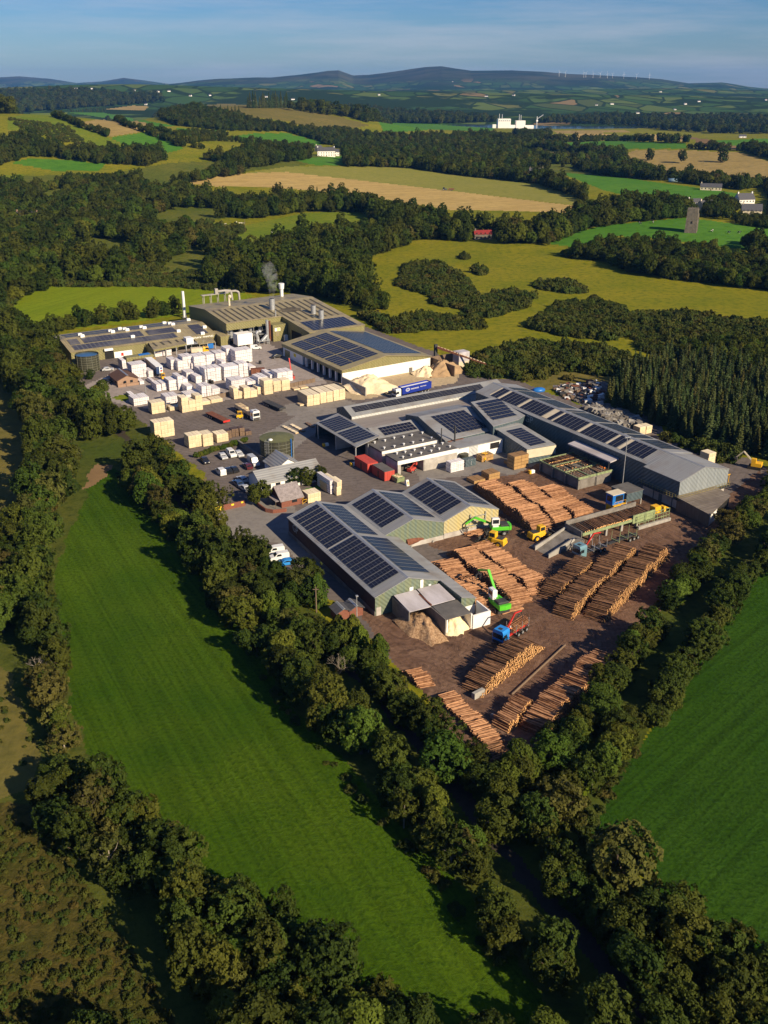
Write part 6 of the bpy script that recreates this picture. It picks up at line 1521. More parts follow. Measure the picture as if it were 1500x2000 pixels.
MB().box(-18.4, -17, -4.17, -4.1, 2.3, 2.8).build('sign', 'sign_white', gw); MB().box(-18.2, -18.1, -4.1, -4.0, 1.5, 2.8).build('post', 'steel', gw)
text('sign_lettering', 'SLOW', gw, (-17.0, -4.31, .9), (PI / 2, 0, 0), .55, 'letter_dark')
gw2 = thing('lodge_wall', 'low brown boundary wall curving round the gate lodge', 'wall', (-30, 240, 0), R31)
b = MB()
ptsw = [(-6.5, -3.6), (-6.9, -7), (-6.7, -10.6), (-5.4, -12.4), (-2.2, -13.2)]
for (xa, ya), (xb, yb) in zip(ptsw, ptsw[1:]):
    b.add([(xa, ya, 0), (xb, yb, 0), (xb, yb, 1.0), (xa, ya, 1.0), (xa + .3, ya + .1, 0), (xb + .3, yb + .1, 0), (xb + .3, yb + .1, 1.0), (xa + .3, ya + .1, 1.0)], [(1, 0, 3, 2), (4, 5, 6, 7), (3, 7, 6, 2), (0, 4, 7, 3), (5, 1, 2, 6)])
b.build('panel', 'brick_red', gw2)
bw = thing('yard_wall', 'long dark wall between car park and the big round tank', 'wall', (0, 0, 0))
a, c = g(466, 869), g(528, 911); b = MB(); dd = (c - a).normalized(); nn = Vector((-dd.y, dd.x, 0)) * .3
b.prism([a - nn, c - nn, c + nn, a + nn], 0, 1.5); b.build('panel', 'concrete_dirty', bw)

# ------------------------------------------------------------------ containers, tanks and other loose plant in the yard
def container(name, label, x0, y0, x1, y1, h, m, cat='container', roof=None):
    t = thing(name, label, cat, Cw((x0 + x1) / 2, (y0 + y1) / 2), R31); w, d = abs(x1 - x0) / 2, abs(y1 - y0) / 2
    MB().box(-w, w, -d, d, .15, h).build('body', m, t)
    b = MB()
    for k in range(int(d * 2 / .6)): b.box(-w - .04, -w, -d + .3 + k * .6, -d + .5 + k * .6, .3, h - .15)
    for k in range(int(w * 2 / .6)): b.box(-w + .25 + k * .6, -w + .42 + k * .6, -d - .04, -d, .3, h - .15)
    b.build('rib', m, t)
    MB().box(-w, w, -d, d, h, h + .08).build('roof', roof or m, t)
    MB().box(-w - .05, -w - .01, -.5, .5, .3, 2.1).build('door', 'rust', t)
    return t
container('site_container', 'faded red container with red roof beside the kilns', -57.0, 62.6, -53.6, 70.0, 2.8, 'redbox')
container('site_container', 'red container with dark roof at the kiln corner', -56.0, 55.0, -52.8, 61.8, 2.8, 'redbox', roof='roof_flat')
sk = thing('waste_skip', 'green open skip full of offcuts beside red container', 'skip', Cw(-52.6, 53.6), R31)
MB().extr([(-1.4, .2), (1.4, .2), (1.7, 1.5), (-1.7, 1.5)], -1.2, 1.2).build('body', 'frame_green', sk)
b = MB()
for k in range(14): b.bar((rnd.uniform(-1, 1), rnd.uniform(-1.3, 1.3), 1.45 + rnd.uniform(0, .2)), (rnd.uniform(-1, 1), rnd.uniform(-1.3, 1.3), 1.6), .09)
b.build('offcuts', 'sawdust', sk)
gt = thing('effluent_tank', 'dark green treatment tank with pipework behind the white packs', 'tank', Cw(-28.6, 56.2), R31)
MB().cyl(0, 0, 0, 2.6, 1.4, 20).build('tank_shell', 'tank_wall', gt)
b = MB()
for k in range(4): b.path([(-1.4 + k, -1.6, .2), (-1.4 + k, -1.6, 2.0), (1.8, -1.8, 2.0 + k * .1)], .09, 6)
b.build('pipework', 'steel_dark', gt)
sb = thing('plant_cabinet', 'grey steel plant cabinet in front of the treatment tank', 'cabinet', Cw(-28.8, 53.6), R31); MB().cbox(-1.8, 1.8, -1.1, 1.1, 0, 2.1, .12).build('body', 'sheet_blue', sb); MB().box(.1, .3, -1.16, -1.1, .4, 1.5).build('handle', 'steel', sb)
rs = thing('rusty_cylinder', 'long rust-red steel cylinder lying behind the mossy gable', 'cylinder', g(822, 1062), RA + .0)
MB().tube((-4.2, 0, 1.3), (4.2, 1.2, 1.3), 1.0, 1.0, 20).build('shell', 'rust', rs)
for x in (-3, 3): MB().box(x - .2, x + .2, -.8, 1.3, 0, .45).build('cradle', 'concrete', rs)
bd = thing('concrete_barrier', 'white concrete barrier with yellow face beside the skip', 'barrier', g(795, 948), R31); MB().extr([(-.6, 0), (.6, 0), (.2, 1.6), (-.2, 1.6)], -.4, .4).build('body', 'white_wall', bd); MB().box(-.1, .1, -.62, -.45, .3, 1.3).build('stripe', 'yellow', bd)
for i, (px, py, lb) in enumerate(((690, 909, 'yellow and white bollard block beside red container'), (636, 871, 'yellow bollard block at the canopy corner'), (1038, 924, 'yellow and white block beside the log deck pillar'))):
    bb = thing('bollard_block', lb, 'bollard', g(px, py), R31); MB().cbox(-.9, .9, -.4, .4, 0, .9, .1).build('body', 'sign_white', bb); MB().box(-.95, -.3, -.45, .45, 0, .92).build('end_panel', 'yellow', bb)
yb = thing('timber_fence', 'low timber sleeper fence along the middle of the upper yard', 'fence', (0, 0, 0))
a, c = g(325, 800), g(456, 772); b = MB(); n = 14
for k in range(n):
    p, q = a.lerp(c, k / n), a.lerp(c, (k + .94) / n); d2 = (q - p).normalized(); nn = Vector((-d2.y, d2.x, 0)) * .1
    b.prism([p - nn, q - nn, q + nn, p + nn], 0, 1.6)
b.build('board_panel', 'plank_old', yb)
b = MB()
for k in range(n + 1): p = a.lerp(c, k / n); b.cyl(p.x, p.y, 0, 2.4, .09, 6)
b.build('post', 'steel', yb)
yb = thing('timber_fence', 'sleeper fence with grey gate beside the bundle rows and white shed', 'fence', (0, 0, 0))
a, c = g(566, 757), g(616, 746); b = MB(); n = 6
for k in range(n):
    p, q = a.lerp(c, k / n), a.lerp(c, (k + .94) / n); d2 = (q - p).normalized(); nn = Vector((-d2.y, d2.x, 0)) * .1; b.prism([p - nn, q - nn, q + nn, p + nn], 0, 1.5)
b.build('board_panel', 'plank_old', yb)
b = MB(); e = g(632, 744)
for z in (.4, .8, 1.2): b.bar(c + Vector((0, 0, z)), e + Vector((0, 0, z)), .07)
b.build('gate', 'steel', yb)
# ------------------------------------------------------------------ logs
def log_mat(name, barkc, bare, lo, hi):
    m, nt, b = new_mat(name); N, Lk = nt.nodes, nt.links
    b.inputs['Roughness'].default_value = .85; b.inputs['Specular IOR Level'].default_value = .1
    ge = N.new('ShaderNodeNewGeometry'); tc = N.new('ShaderNodeTexCoord')
    mp = N.new('ShaderNodeMapping'); mp.inputs['Scale'].default_value = (1.3, 1.3, 2.0)
    Lk.new(ge.outputs['Position'], mp.inputs['Vector'])
    nz = N.new('ShaderNodeTexNoise'); nz.inputs['Scale'].default_value = 1.0; nz.inputs['Detail'].default_value = 5; nz.inputs['Roughness'].default_value = .7
    Lk.new(mp.outputs['Vector'], nz.inputs['Vector'])
    at = N.new('ShaderNodeAttribute'); at.attribute_name = 'tone'
    ad = N.new('ShaderNodeMath'); ad.operation = 'MULTIPLY_ADD'; ad.inputs[1].default_value = .42; Lk.new(at.outputs['Fac'], ad.inputs[0]); Lk.new(nz.outputs['Fac'], ad.inputs[2])
    rp = N.new('ShaderNodeValToRGB'); rp.color_ramp.elements[0].position = lo; rp.color_ramp.elements[1].position = hi
    rp.color_ramp.elements[0].color = tuple(barkc) + (1,); rp.color_ramp.elements[1].color = tuple(bare) + (1,)
    Lk.new(ad.outputs[0], rp.inputs['Fac']); Lk.new(rp.outputs['Color'], b.inputs['Base Color'])
    return m
M['log_dark'] = log_mat('dark_bark_log', (.066, .037, .023), (.29, .155, .085), .50, 1.04)
M['log_pale'] = log_mat('pale_peeled_log', (.145, .064, .032), (.54, .295, .16), .46, 1.0)
M['log_end'] = mat('cut_log_end', (.84, .50, .21), (.66, .34, .13), 1.5, .9)
M['log_end_shade'] = mat('shaded_log_end', (.23, .14, .09), (.15, .09, .06), 1.5, .9)  # cut ends darkened: shade on left-facing rows put into the colour
LOGS = []     # p0 (butt), p1, r, material set, label
def log_stack(A0, A1, ang, length, h, mset, desc, ramp=3.0, bow=.0, seed=1, d=.235, flat=.0):
    rg = random.Random(seed)
    A0, A1 = Vector((A0[0], A0[1], 0)), Vector((A1[0], A1[1], 0)); L = (A1 - A0).length; u = (A1 - A0) / L
    a = math.radians(ang); dv = Vector((math.sin(a), math.cos(a), 0))
    n = int(L / d); wob = rg.uniform(0, 6)
    for i in range(n):
        s = (i + .5) * d
        hh = h * min(1, s / ramp + flat, (L - s) / ramp + flat) * (.90 + .13 * math.sin(s * .55 + wob) + rg.uniform(-.05, .05))
        k = max(1, int(hh / (d * .87)))
        off = .35 * math.sin(s * .8 + wob) + .25 * math.sin(s * 2.1 + wob * 2)
        for j in range(k):
            top = j >= k - 1
            r = d * rg.uniform(.36, .54)
            jit = rg.gauss(0, .16) + off * j / max(k, 1) * .6
            p = A0 + u * (s + (d / 2 if j % 2 else 0) + rg.gauss(0, .04)) + dv * jit; p.z = r + j * d * .87 + (rg.uniform(0, .07) if top else 0)
            yaw = rg.gauss(0, .035 if not top else .06); e = Vector((dv.x * math.cos(yaw) - dv.y * math.sin(yaw), dv.x * math.sin(yaw) + dv.y * math.cos(yaw), 0))
            q = p + e * length * rg.uniform(.93, 1.04); q.z += rg.gauss(0, .05 if top else .01)
            LOGS.append((p, q, r, mset, desc, top))
UP = (-.77, .64)
log_stack((17.2, 145.2), (31.2, 162.2), -51, 4.5, 3.5, 0, 'nearest stack', 4.5, seed=1)
log_stack((36.4, 179.8), (49.2, 197.6), -56, 4.3, 3.0, 0, 'upper row', 3, seed=2)
log_stack((38.1, 172.5), (58.5, 201.8), -56, 4.3, 3.6, 0, 'middle row', 2.5, seed=3)
log_stack((44.6, 171.4), (66.2, 202.4), -56, 4.5, 3.5, 0, 'outer row', 3.5, seed=4)
log_stack((9.6, 198.2), (20.4, 173.2), 67, 4.8, 2.9, 1, 'shed row', 4.5, seed=5)
log_stack((14.4, 203.2), (27.2, 178.4), 66, 4.8, 2.7, 1, 'second row', 3.0, seed=6)
log_stack((19.2, 206.8), (31.6, 182.6), 66, 4.8, 2.5, 1, 'third row', 3.0, seed=7)
log_stack((22.8, 178.0), (24.4, 174.6), 66, 5.2, 1.6, 1, 'tail', 1.2, seed=17)
log_stack((23.8, 243.5), (36.4, 213.6), 62, 6.0, 3.3, 1, 'upper left row', 3.0, seed=8)
log_stack((32.2, 245.0), (42.6, 217.2), 62, 5.3, 2.9, 1, 'upper middle row', 3.0, seed=9)
log_stack((39.6, 242.2), (48.2, 219.6), 62, 5.6, 2.6, 1, 'upper right row', 3.0, seed=10)
log_stack((26.4, 133.6), (44.6, 156.8), -52, 4.4, 3.3, 2, 'hedge row', 2.0, seed=11)
log_stack((20.8, 134.8), (26.4, 142.4), -47, 3.4, 2.4, 2, 'short stack', 1.2, seed=12)
log_stack((9.2, 145.4), (17.0, 130.2), 68, 3.4, 1.2, 1, 'lane row', 1.5, seed=13, flat=.4)
log_stack((14.6, 131.5), (19.0, 123.0), 60, 4.0, .9, 0, 'corner row', 1.5, seed=14, flat=.4)
log_stack((3.2, 153.5), (6.6, 148.0), 70, 3.0, 1.2, 1, 'small pile', 1.0, seed=15)
rg = random.Random(5)
for k in range(90):        # on the sorting trough
    x = -35 + k * .25; yj = rg.gauss(0, .12); p = Cw(x, -2.5 + yj, 2.52 + rg.uniform(0, .22)); q = Cw(x + rg.gauss(.4, .15), 2.4 + yj, 2.52 + rg.uniform(0, .22))
    if k > 14 or k % 3 == 0: LOGS.append((p, q, rg.uniform(.11, .17), 0, 'trough', False))
for k in range(55):        # on the infeed deck
    x = -13.6 + (k % 11) * 1.02 + rg.gauss(0, .1); row_ = k // 11; y0 = 23.6 + row_ * 3.15
    if row_ >= 3 or rg.random() < .8:
        LOGS.append((Cw(x, y0, 3.28), Cw(x + rg.gauss(0, .12), y0 + 2.9, 3.28), rg.uniform(.13, .19), 1 if row_ < 2 else 0, 'deck', False))
        if row_ > 2: LOGS.append((Cw(x + .5, y0, 3.28), Cw(x + .5 + rg.gauss(0, .1), y0 + 2.9, 3.28), rg.uniform(.13, .2), 0, 'deck', False))
for k in range(26):        # beside the first crane
    p = g(rg.uniform(905, 935), rg.uniform(1040, 1050)); LOGS.append((Vector((p.x, p.y, rg.uniform(.15, .8))), Vector((p.x + 3.6, p.y + 1.6, rg.uniform(.15, .8))), .15, 1, 'crane', False))
for k in range(22):        # low heap below the ramp
    x = rg.uniform(-46, -38); LOGS.append((Cw(x, 6 + rg.uniform(0, 3), .15 + rg.uniform(0, .7)), Cw(x + 3.6, 6.4 + rg.uniform(0, 3), .15 + rg.uniform(0, .7)), .15, 0, 'ramp', False))

LOGM = {0: ('log_dark', 'log_end'), 1: ('log_pale', 'log_end_shade'), 2: ('log_pale', 'log_end')}
def log_geo(b, p, q, r, mi, n=7):
    b.tube(p, q, r, r * .86, n, mi, True, mi + 1)
def build_logs():
    NAMED = {'nearest stack': 'bark-covered log with orange cut end in the nearest big stack below blue lorry',
             'short stack': 'log in the short low stack between earth bank and hedge row',
             'hedge row': 'sunlit log in the long row half shaded by the right hedge',
             'lane row': 'pale peeled log in the untidy row beside the lane trees',
             'corner row': 'dark log in the low spill at the nearest yard corner',
             'small pile': 'log in the small pile hidden among the lane trees'}
    named = [l for l in LOGS if l[4] in NAMED and (l[5] or l[4] in ('nearest stack',))]
    named.sort(key=lambda l: (not l[5], (l[0] + l[1]).length))
    single = {id(l) for l in named[:300]}
    protos = {}
    for l in LOGS:
        if id(l) not in single: continue
        p, q, r, ms, desc, top = l
        key = (ms, rnd.randrange(3))
        if key not in protos:
            b = MB(); log_geo(b, (0, 0, 0), (0, 0, 1), 1, 0, 9); me = b.mesh('log', LOGM[ms]); protos[key] = me
            a = me.attributes.new('tone', 'FLOAT', 'FACE'); a.data.foreach_set('value', [key[1] / 2] * len(me.polygons))
        o = bpy.data.objects.new('log', protos[key]); COL.objects.link(o)
        d = q - p; o.location = p; o.rotation_euler = d.to_track_quat('Z', 'Y').to_euler(); o.scale = (r, r, d.length)
        tag(o, NAMED[desc], 'log', 'logs in the ' + desc)
    b = MB(); tones = []
    for l in LOGS:
        if id(l) in single: continue
        p, q, r, ms, desc, top = l
        n0 = len(b.f); log_geo(b, p, q, r, ms * 2, 7); tones += [rnd.random()] * (len(b.f) - n0)
    o = b.build('logs', [LOGM[0][0], LOGM[0][1], LOGM[1][0], LOGM[1][1], LOGM[2][0], LOGM[2][1]])
    a = o.data.attributes.new('tone', 'FLOAT', 'FACE'); a.data.foreach_set('value', tones)
    stuff(o, 'thousands of logs piled in long rows over the brown yard', 'logs')
    print('logs', len(LOGS), 'single', len(single))
build_logs()
for i, (p, q, lb) in enumerate((((22.8, 146.0), (35.2, 162.8), 'long dark sill beam on the ground right of the nearest stack'),)):
    o = MB().tube((p[0], p[1], .2), (q[0], q[1], .2), .22, .2, 6).build('sill_beam', 'plank_old'); tag(o, lb, 'beam')
w = g(934, 1360); t = thing('concrete_block', 'pale concrete block at the foot of the nearest stack', 'block', w, .7); MB().cbox(-1.3, 1.3, -.4, .4, 0, 1.2, .06).build('body', 'concrete', t)
w = g(972, 1408); t = thing('concrete_block', 'low concrete block at the foot of short stack', 'block', w, -.85); MB().cbox(-1.5, 1.5, -.35, .35, 0, .8, .06).build('body', 'concrete_dirty', t)

# ------------------------------------------------------------------ timber packs, every pack a thing
def pack_mat(name, c1, c2, line, px_, pz_):
    m, nt, b = new_mat(name); N, Lk = nt.nodes, nt.links
    b.inputs['Roughness'].default_value = .55
    tc = N.new('ShaderNodeTexCoord')
    br = N.new('ShaderNodeTexBrick'); br.offset = 0
    br.inputs['Color1'].default_value = tuple(c1) + (1,); br.inputs['Color2'].default_value = tuple(c2) + (1,); br.inputs['Mortar'].default_value = tuple(line) + (1,)
    br.inputs['Scale'].default_value = 1; br.inputs['Mortar Size'].default_value = .05; br.inputs['Brick Width'].default_value = px_; br.inputs['Row Height'].default_value = pz_
    mp = N.new('ShaderNodeMapping'); mp.inputs['Rotation'].default_value = (PI / 2, 0, 0)
    Lk.new(tc.outputs['Object'], mp.inputs['Vector']); Lk.new(mp.outputs['Vector'], br.inputs['Vector'])
    oi = N.new('ShaderNodeObjectInfo'); hs = N.new('ShaderNodeHueSaturation'); mr = N.new('ShaderNodeMapRange'); mr.inputs['To Min'].default_value = .86; mr.inputs['To Max'].default_value = 1.06
    Lk.new(oi.outputs['Random'], mr.inputs['Value']); Lk.new(mr.outputs[0], hs.inputs['Value']); Lk.new(br.outputs['Color'], hs.inputs['Color'])
    Lk.new(hs.outputs['Color'], b.inputs['Base Color'])
    return m
M['wrap'] = pack_mat('white_wrap', (.78, .75, .75), (.70, .66, .67), (.36, .31, .32), .8, .6)
M['timber'] = pack_mat('sawn_timber', (.82, .71, .50), (.76, .63, .42), (.54, .40, .23), 1.2, .19)
M['timber_tan'] = pack_mat('tan_timber', (.56, .34, .13), (.50, .30, .11), (.28, .16, .06), 1.2, .19)
M['timber_old_and_shade'] = pack_mat('grey_timber', (.25, .16, .09), (.18, .115, .07), (.08, .05, .035), 1.0, .22)  # weathered packs, and the canopy shade painted on flat bundles
PACKM = {}
def pack(name, m, loc, rz, w, d, h, label, group, cat):
    key = (m, round(w, 1), round(d, 1), round(h, 1))
    if key not in PACKM:
        b = MB(); hw, hd = key[1] / 2 - .03, key[2] / 2
        b.cbox(-hw, hw, -hd, hd, .10, key[3] - .02, .05)
        for y in (-hd * .7, 0, hd * .7): b.box(-hw + .02, hw - .02, y - .06, y + .06, 0, .10)
        PACKM[key] = b.mesh(name, m)
    o = bpy.data.objects.new(name, PACKM[key]); COL.objects.link(o); o.location = loc; o.rotation_euler = (0, 0, rz + rnd.gauss(0, .012))
    return tag(o, label, cat, group)
LV = ['bottom', 'second', 'third', 'fourth', 'fifth']
WORDC = {'wrap': 'white wrapped', 'timber': 'pale sawn', 'timber_tan': 'tan sawn', 'timber_old_and_shade': 'weathered dark'}
npk = 0
def stack(px0, px1, py, levels, m, desc, depth=5.4, pw=2.4, ph=1.28, rz=R31, drop=.25):
    """a stack whose front foot runs from px0 to px1 at pixel row py"""
    global npk
    p = g(px0, py); f = p.y * math.cos(PITCH) + CAMH * math.sin(PITCH)
    ca, sa = math.cos(rz), math.sin(rz)
    def px_of(w): 
        q = p + Vector((ca * w, sa * w, 0)); return view_px(q.x, q.y, 0)[0]
    w = 1.0
    for _ in range(30): w += (px1 - px_of(w)) * f / FPX * .6
    w = max(w, .8); nc = max(1, round(w / pw)); cw = w / nc
    for i in range(nc):
        lv = levels - (1 if (nc > 1 and rnd.random() < drop) else 0)
        for k in range(max(1, lv)):
            c = p + Vector((ca, sa, 0)) * (cw * (i + .5)) + Vector((-sa, ca, 0)) * (depth / 2 + rnd.gauss(0, .08)); c.z = .02 + k * ph
            pos = 'single pack' if lv == 1 else ('top' if k == lv - 1 else LV[k])
            col_ = '' if nc == 1 else (' of left column' if i == 0 else ' of right column' if i == nc - 1 else f' of {nth(i + 1)} column')
            lab = f'{WORDC[m]} pack, {pos}{col_}, {desc}'
            pack('timber_pack', m, c, rz, cw, depth, ph, lab, 'timber packs stacked in the yard', 'timber pack'); npk += 1
Z2 = lambda *v: [240 + x / 3.75 for x in v[:-1]] + [660 + v[-1] / 3.75]
W_ = [((80, 195, 500), 2, 'stack nearest lane trees'), ((318, 462, 488), 2, 'stack behind cream stack'), ((465, 580, 445), 2, 'stack along the fence middle'), ((580, 652, 436), 3, 'long stack behind fence'),
      ((655, 712, 426), 2, 'narrow stack at fence end'), ((288, 340, 386), 2, 'front row below lorry'), ((342, 405, 390), 3, 'front row second stack'), ((407, 482, 386), 4, 'tall front row stack'),
      ((468, 533, 305), 2, 'low stack in middle'), ((537, 580, 334), 2, 'small stack in middle'), ((605, 724, 331), 4, 'big stack in middle'), ((745, 850, 315), 4, 'stack left of rusty trailer'),
      ((853, 920, 291), 4, 'stack beside rusty trailer'), ((828, 950, 192), 4, 'big block below boiler'), ((762, 824, 174), 4, 'block behind big block'), ((682, 757, 186), 3, 'stack before yellow truck'),
      ((616, 676, 222), 4, 'stack right of long block'), ((356, 402, 235), 3, 'left end of long block'), ((404, 520, 243), 4, 'long tall block'), ((526, 612, 236), 4, 'right part of long block'), ((506, 545, 234), 2, 'low stack at long block'),
      ((798, 898, 392), 3, 'stack behind cream row'), ((912, 988, 372), 2, 'low stack behind cream row'), ((992, 1064, 368), 3, 'stack at cream row end'), ((1132, 1246, 332), 3, 'stack below red loader'),
      ((72, 178, 300), 4, 'tall block beside hut'), ((125, 158, 344), 1, 'beside hut steps'), ((212, 234, 338), 1, 'by hut lamp post'), ((0, 30, 240), 3, 'behind the hut'),
      ((232, 310, 142), 2, 'under olive canopy'), ((318, 360, 134), 2, 'right under olive canopy'), ((560, 590, 128), 1, 'beside stairs'), ((60, 92, 446), 1, 'small row by verge'), ((190, 226, 292), 2, 'small stack right of hut block'), ((1080, 1125, 322), 2, 'small stack left of loader stack'), ((725, 760, 248), 3, 'stack between long and big block'), ((930, 975, 262), 2, 'stack behind rusty trailer'), ((1010, 1075, 300), 2, 'stack in open yard below bays'), ((560, 600, 276), 2, 'stack in front of long block'), ((470, 520, 408), 2, 'stack behind tall front stack'), ((250, 285, 395), 2, 'stack left of front row')]
for (a, b_, y), lv, ds in W_:
    x0, x1, yy = Z2(a, b_, y); stack(x0, x1, yy, lv, 'wrap', ds, drop=.2)
T_ = [((216, 312, 562), 3, 'stack by lane trees'), ((436, 588, 552), 4, 'biggest cream stack'), ((346, 434, 538), 1, 'low row left'), ((582, 643, 496), 1, 'low row middle'), ((648, 732, 482), 1, 'low row right'),
      ((814, 885, 452), 3, 'first of cream row'), ((890, 985, 448), 3, 'second of cream row'), ((988, 1038, 416), 2, 'low in cream row'), ((1036, 1100, 420), 4, 'tall in cream row'), ((1105, 1162, 398), 3, 'fourth in cream row'), ((1166, 1225, 390), 3, 'last of cream row'),
      ((486, 588, 812), 3, 'stack behind car park hedge'), ((592, 664, 800), 3, 'right behind car park hedge'), ((690, 775, 770), 2, 'beside weathered packs'), ((238, 382, 742), 4, 'stack half hidden by trees')]
for (a, b_, y), lv, ds in T_:
    x0, x1, yy = Z2(a, b_, y); stack(x0, x1, yy, lv, 'timber', ds, depth=4.0, drop=.15)
for (a, b_, y), lv in (((765, 800, 742), 2), ((803, 850, 730), 2), ((858, 895, 722), 2), ((900, 945, 718), 1)):
    x0, x1, yy = Z2(a, b_, y); stack(x0, x1, yy, lv, 'timber_old_and_shade', f'stack {nth(1 + (a > 800) + (a > 850) + (a > 890))} beside cream packs', depth=2.4, pw=1.4)
for i, (a, b_, y) in enumerate(((1352, 1445, 505), (1448, 1540, 484), (1543, 1630, 466))):
    x0, x1, yy = Z2(a, b_, y); stack(x0, x1, yy, 3, 'timber', f'{nth(i + 1)} part of long island stack', depth=7.5, drop=0)
for i, (a, b_, y) in enumerate(((1255, 1300, 388), (1305, 1360, 378), (1298, 1340, 502))):
    x0, x1, yy = Z2(a, b_, y); stack(x0, x1, yy, 1, 'timber', f'{nth(i + 1)} low bundle by timber fence', depth=2.6, ph=.6)
stack(637, 668, 962, 2, 'timber', 'low office stack', depth=3.6, pw=2.2)
for i, (px, py, lv, m) in enumerate(((645, 966, 3, 'wrap'), (658, 969, 3, 'timber'))): stack(px, px + 9, py, lv, m, ['white part beside office', 'cream part beside office'][i], depth=7.5, pw=1.3)
stack(602, 627, 984, 2, 'timber', 'beside lodge yellow frame', depth=3.5, pw=3.5)
def cstack(x0, x1, y, lv, m, ds, depth=3.6, pw=2.4, ph=1.0):
    global npk
    nc = max(1, round((x1 - x0) / pw)); cw = (x1 - x0) / nc
    for i in range(nc):
        for k in range(lv):
            pos = 'single pack' if lv == 1 else ('top' if k == lv - 1 else LV[k]); col_ = '' if nc == 1 else (' of left column' if i == 0 else ' of right column' if i == nc - 1 else f' of {nth(i + 1)} column')
            pack('timber_pack', m, Cw(x0 + cw * (i + .5), y + depth / 2, .02 + k * ph), R31, cw, depth, ph, f'{WORDC[m]} pack, {pos}{col_}, {ds}', 'timber packs stacked in the yard', 'timber pack'); npk += 1
cstack(-36.8, -32.2, 51.0, 3, 'wrap', 'stack beside kilns', 2.4); cstack(-24.4, -20.2, 56.4 - 3.2, 2, 'timber_tan', 'below white workshop', 2.6)
cstack(-36.2, -32.4, 40.6, 1, 'timber_tan', 'low one above pale logs'); cstack(-31.2, -27.4, 40.6, 2, 'timber_tan', 'tall one above pale logs')
cstack(-20.2, -15.0, 43.6, 4, 'timber_tan', 'stack at boarded shed', 3.2, 2.6); cstack(-19.2, -17.6, 47.5, 1, 'timber_tan', 'behind boarded shed stack', 2)
stack(1380, 1394, 920, 4, 'timber', 'tower behind long shed', depth=3.2); stack(1249, 1272, 851, 2, 'timber', 'behind long shed roof', depth=3.0)
stack(1408, 1418, 955, 1, 'timber_tan', 'by yellow frame end', depth=2)
print('packs', npk)
# loose boards drying in two strips
for i, (a, c) in enumerate((((1172, 652), (1280, 705)), ((1232, 640), (1330, 692)), ((1345, 628), (1400, 660)))):
    p, q = g(240 + a[0] / 3.75, 660 + a[1] / 3.75), g(240 + c[0] / 3.75, 660 + c[1] / 3.75)
    t = thing('board_strip', ['sunlit strip of flat timber bundles left of the canopy', 'second strip of flat bundles, half in canopy shade', 'shaded strip of flat bundles by the canopy post'][i], 'timber bundle', p, math.atan2(q.y - p.y, q.x - p.x)); L = (q - p).length; n = int(L / 2)
    for k in range(n): MB().cbox(k * L / n, k * L / n + L / n * .85, -.55, .55, .05, .5, .04).build('bundle', 'timber' if i < 2 and not (i == 1 and k > n // 2) else 'timber_old_and_shade', t)  # darker timber paints the canopy shade onto these bundles
yf = thing('yellow_trestle', 'yellow steel trestle between lodge and timber packs', 'trestle', g(596, 982), R31)
b = MB()
for x in (-1, 1):
    for y in (-.6, .6): b.bar((x, y, 0), (x, y, 1.3), .09)
b.bar((-1, -.6, 1.2), (1, -.6, 1.2), .09).bar((-1, .6, 1.2), (1, .6, 1.2), .09).bar((-1, -.6, .2), (1, -.6, 1.1), .07); b.build('frame', 'yellow', yf)

# ------------------------------------------------------------------ vehicles
def car_paint(name, c):
    m, nt, b = new_mat(name); b.inputs['Base Color'].default_value = tuple(c) + (1,); b.inputs['Roughness'].default_value = .3; b.inputs['Coat Weight'].default_value = .5
    nz = nt.nodes.new('ShaderNodeTexNoise'); nz.inputs['Scale'].default_value = 3; mx = nt.nodes.new('ShaderNodeMixRGB'); mx.blend_type = 'MULTIPLY'; mx.inputs['Fac'].default_value = .25
    mx.inputs[1].default_value = tuple(c) + (1,); nt.links.new(nz.outputs['Fac'], mx.inputs[2]); nt.links.new(mx.outputs[0], b.inputs['Base Color'])
    return m
for k, c in dict(p_black=(.018, .018, .02), p_silver=(.50, .51, .53), p_white=(.82, .82, .80), p_blue=(.03, .06, .15), p_red=(.10, .02, .025), p_skyblue=(.03, .26, .72), p_steelblue=(.16, .29, .34)).items(): M[k] = car_paint(k, c)
def wheel(parent, x, y, r, w, name='wheel', rim='steel'):
    b = MB(); b.tube((x, y - w / 2, r), (x, y + w / 2, r), r, r, 14); o = b.build(name, 'tyre', parent)
    MB().tube((x, y - w / 2 - .02, r), (x, y + w / 2 + .02, r), r * .55, r * .55, 10).build('rim', rim, o)
def heading(p0, p1): return math.atan2(p1.y - p0.y, p1.x - p0.x)
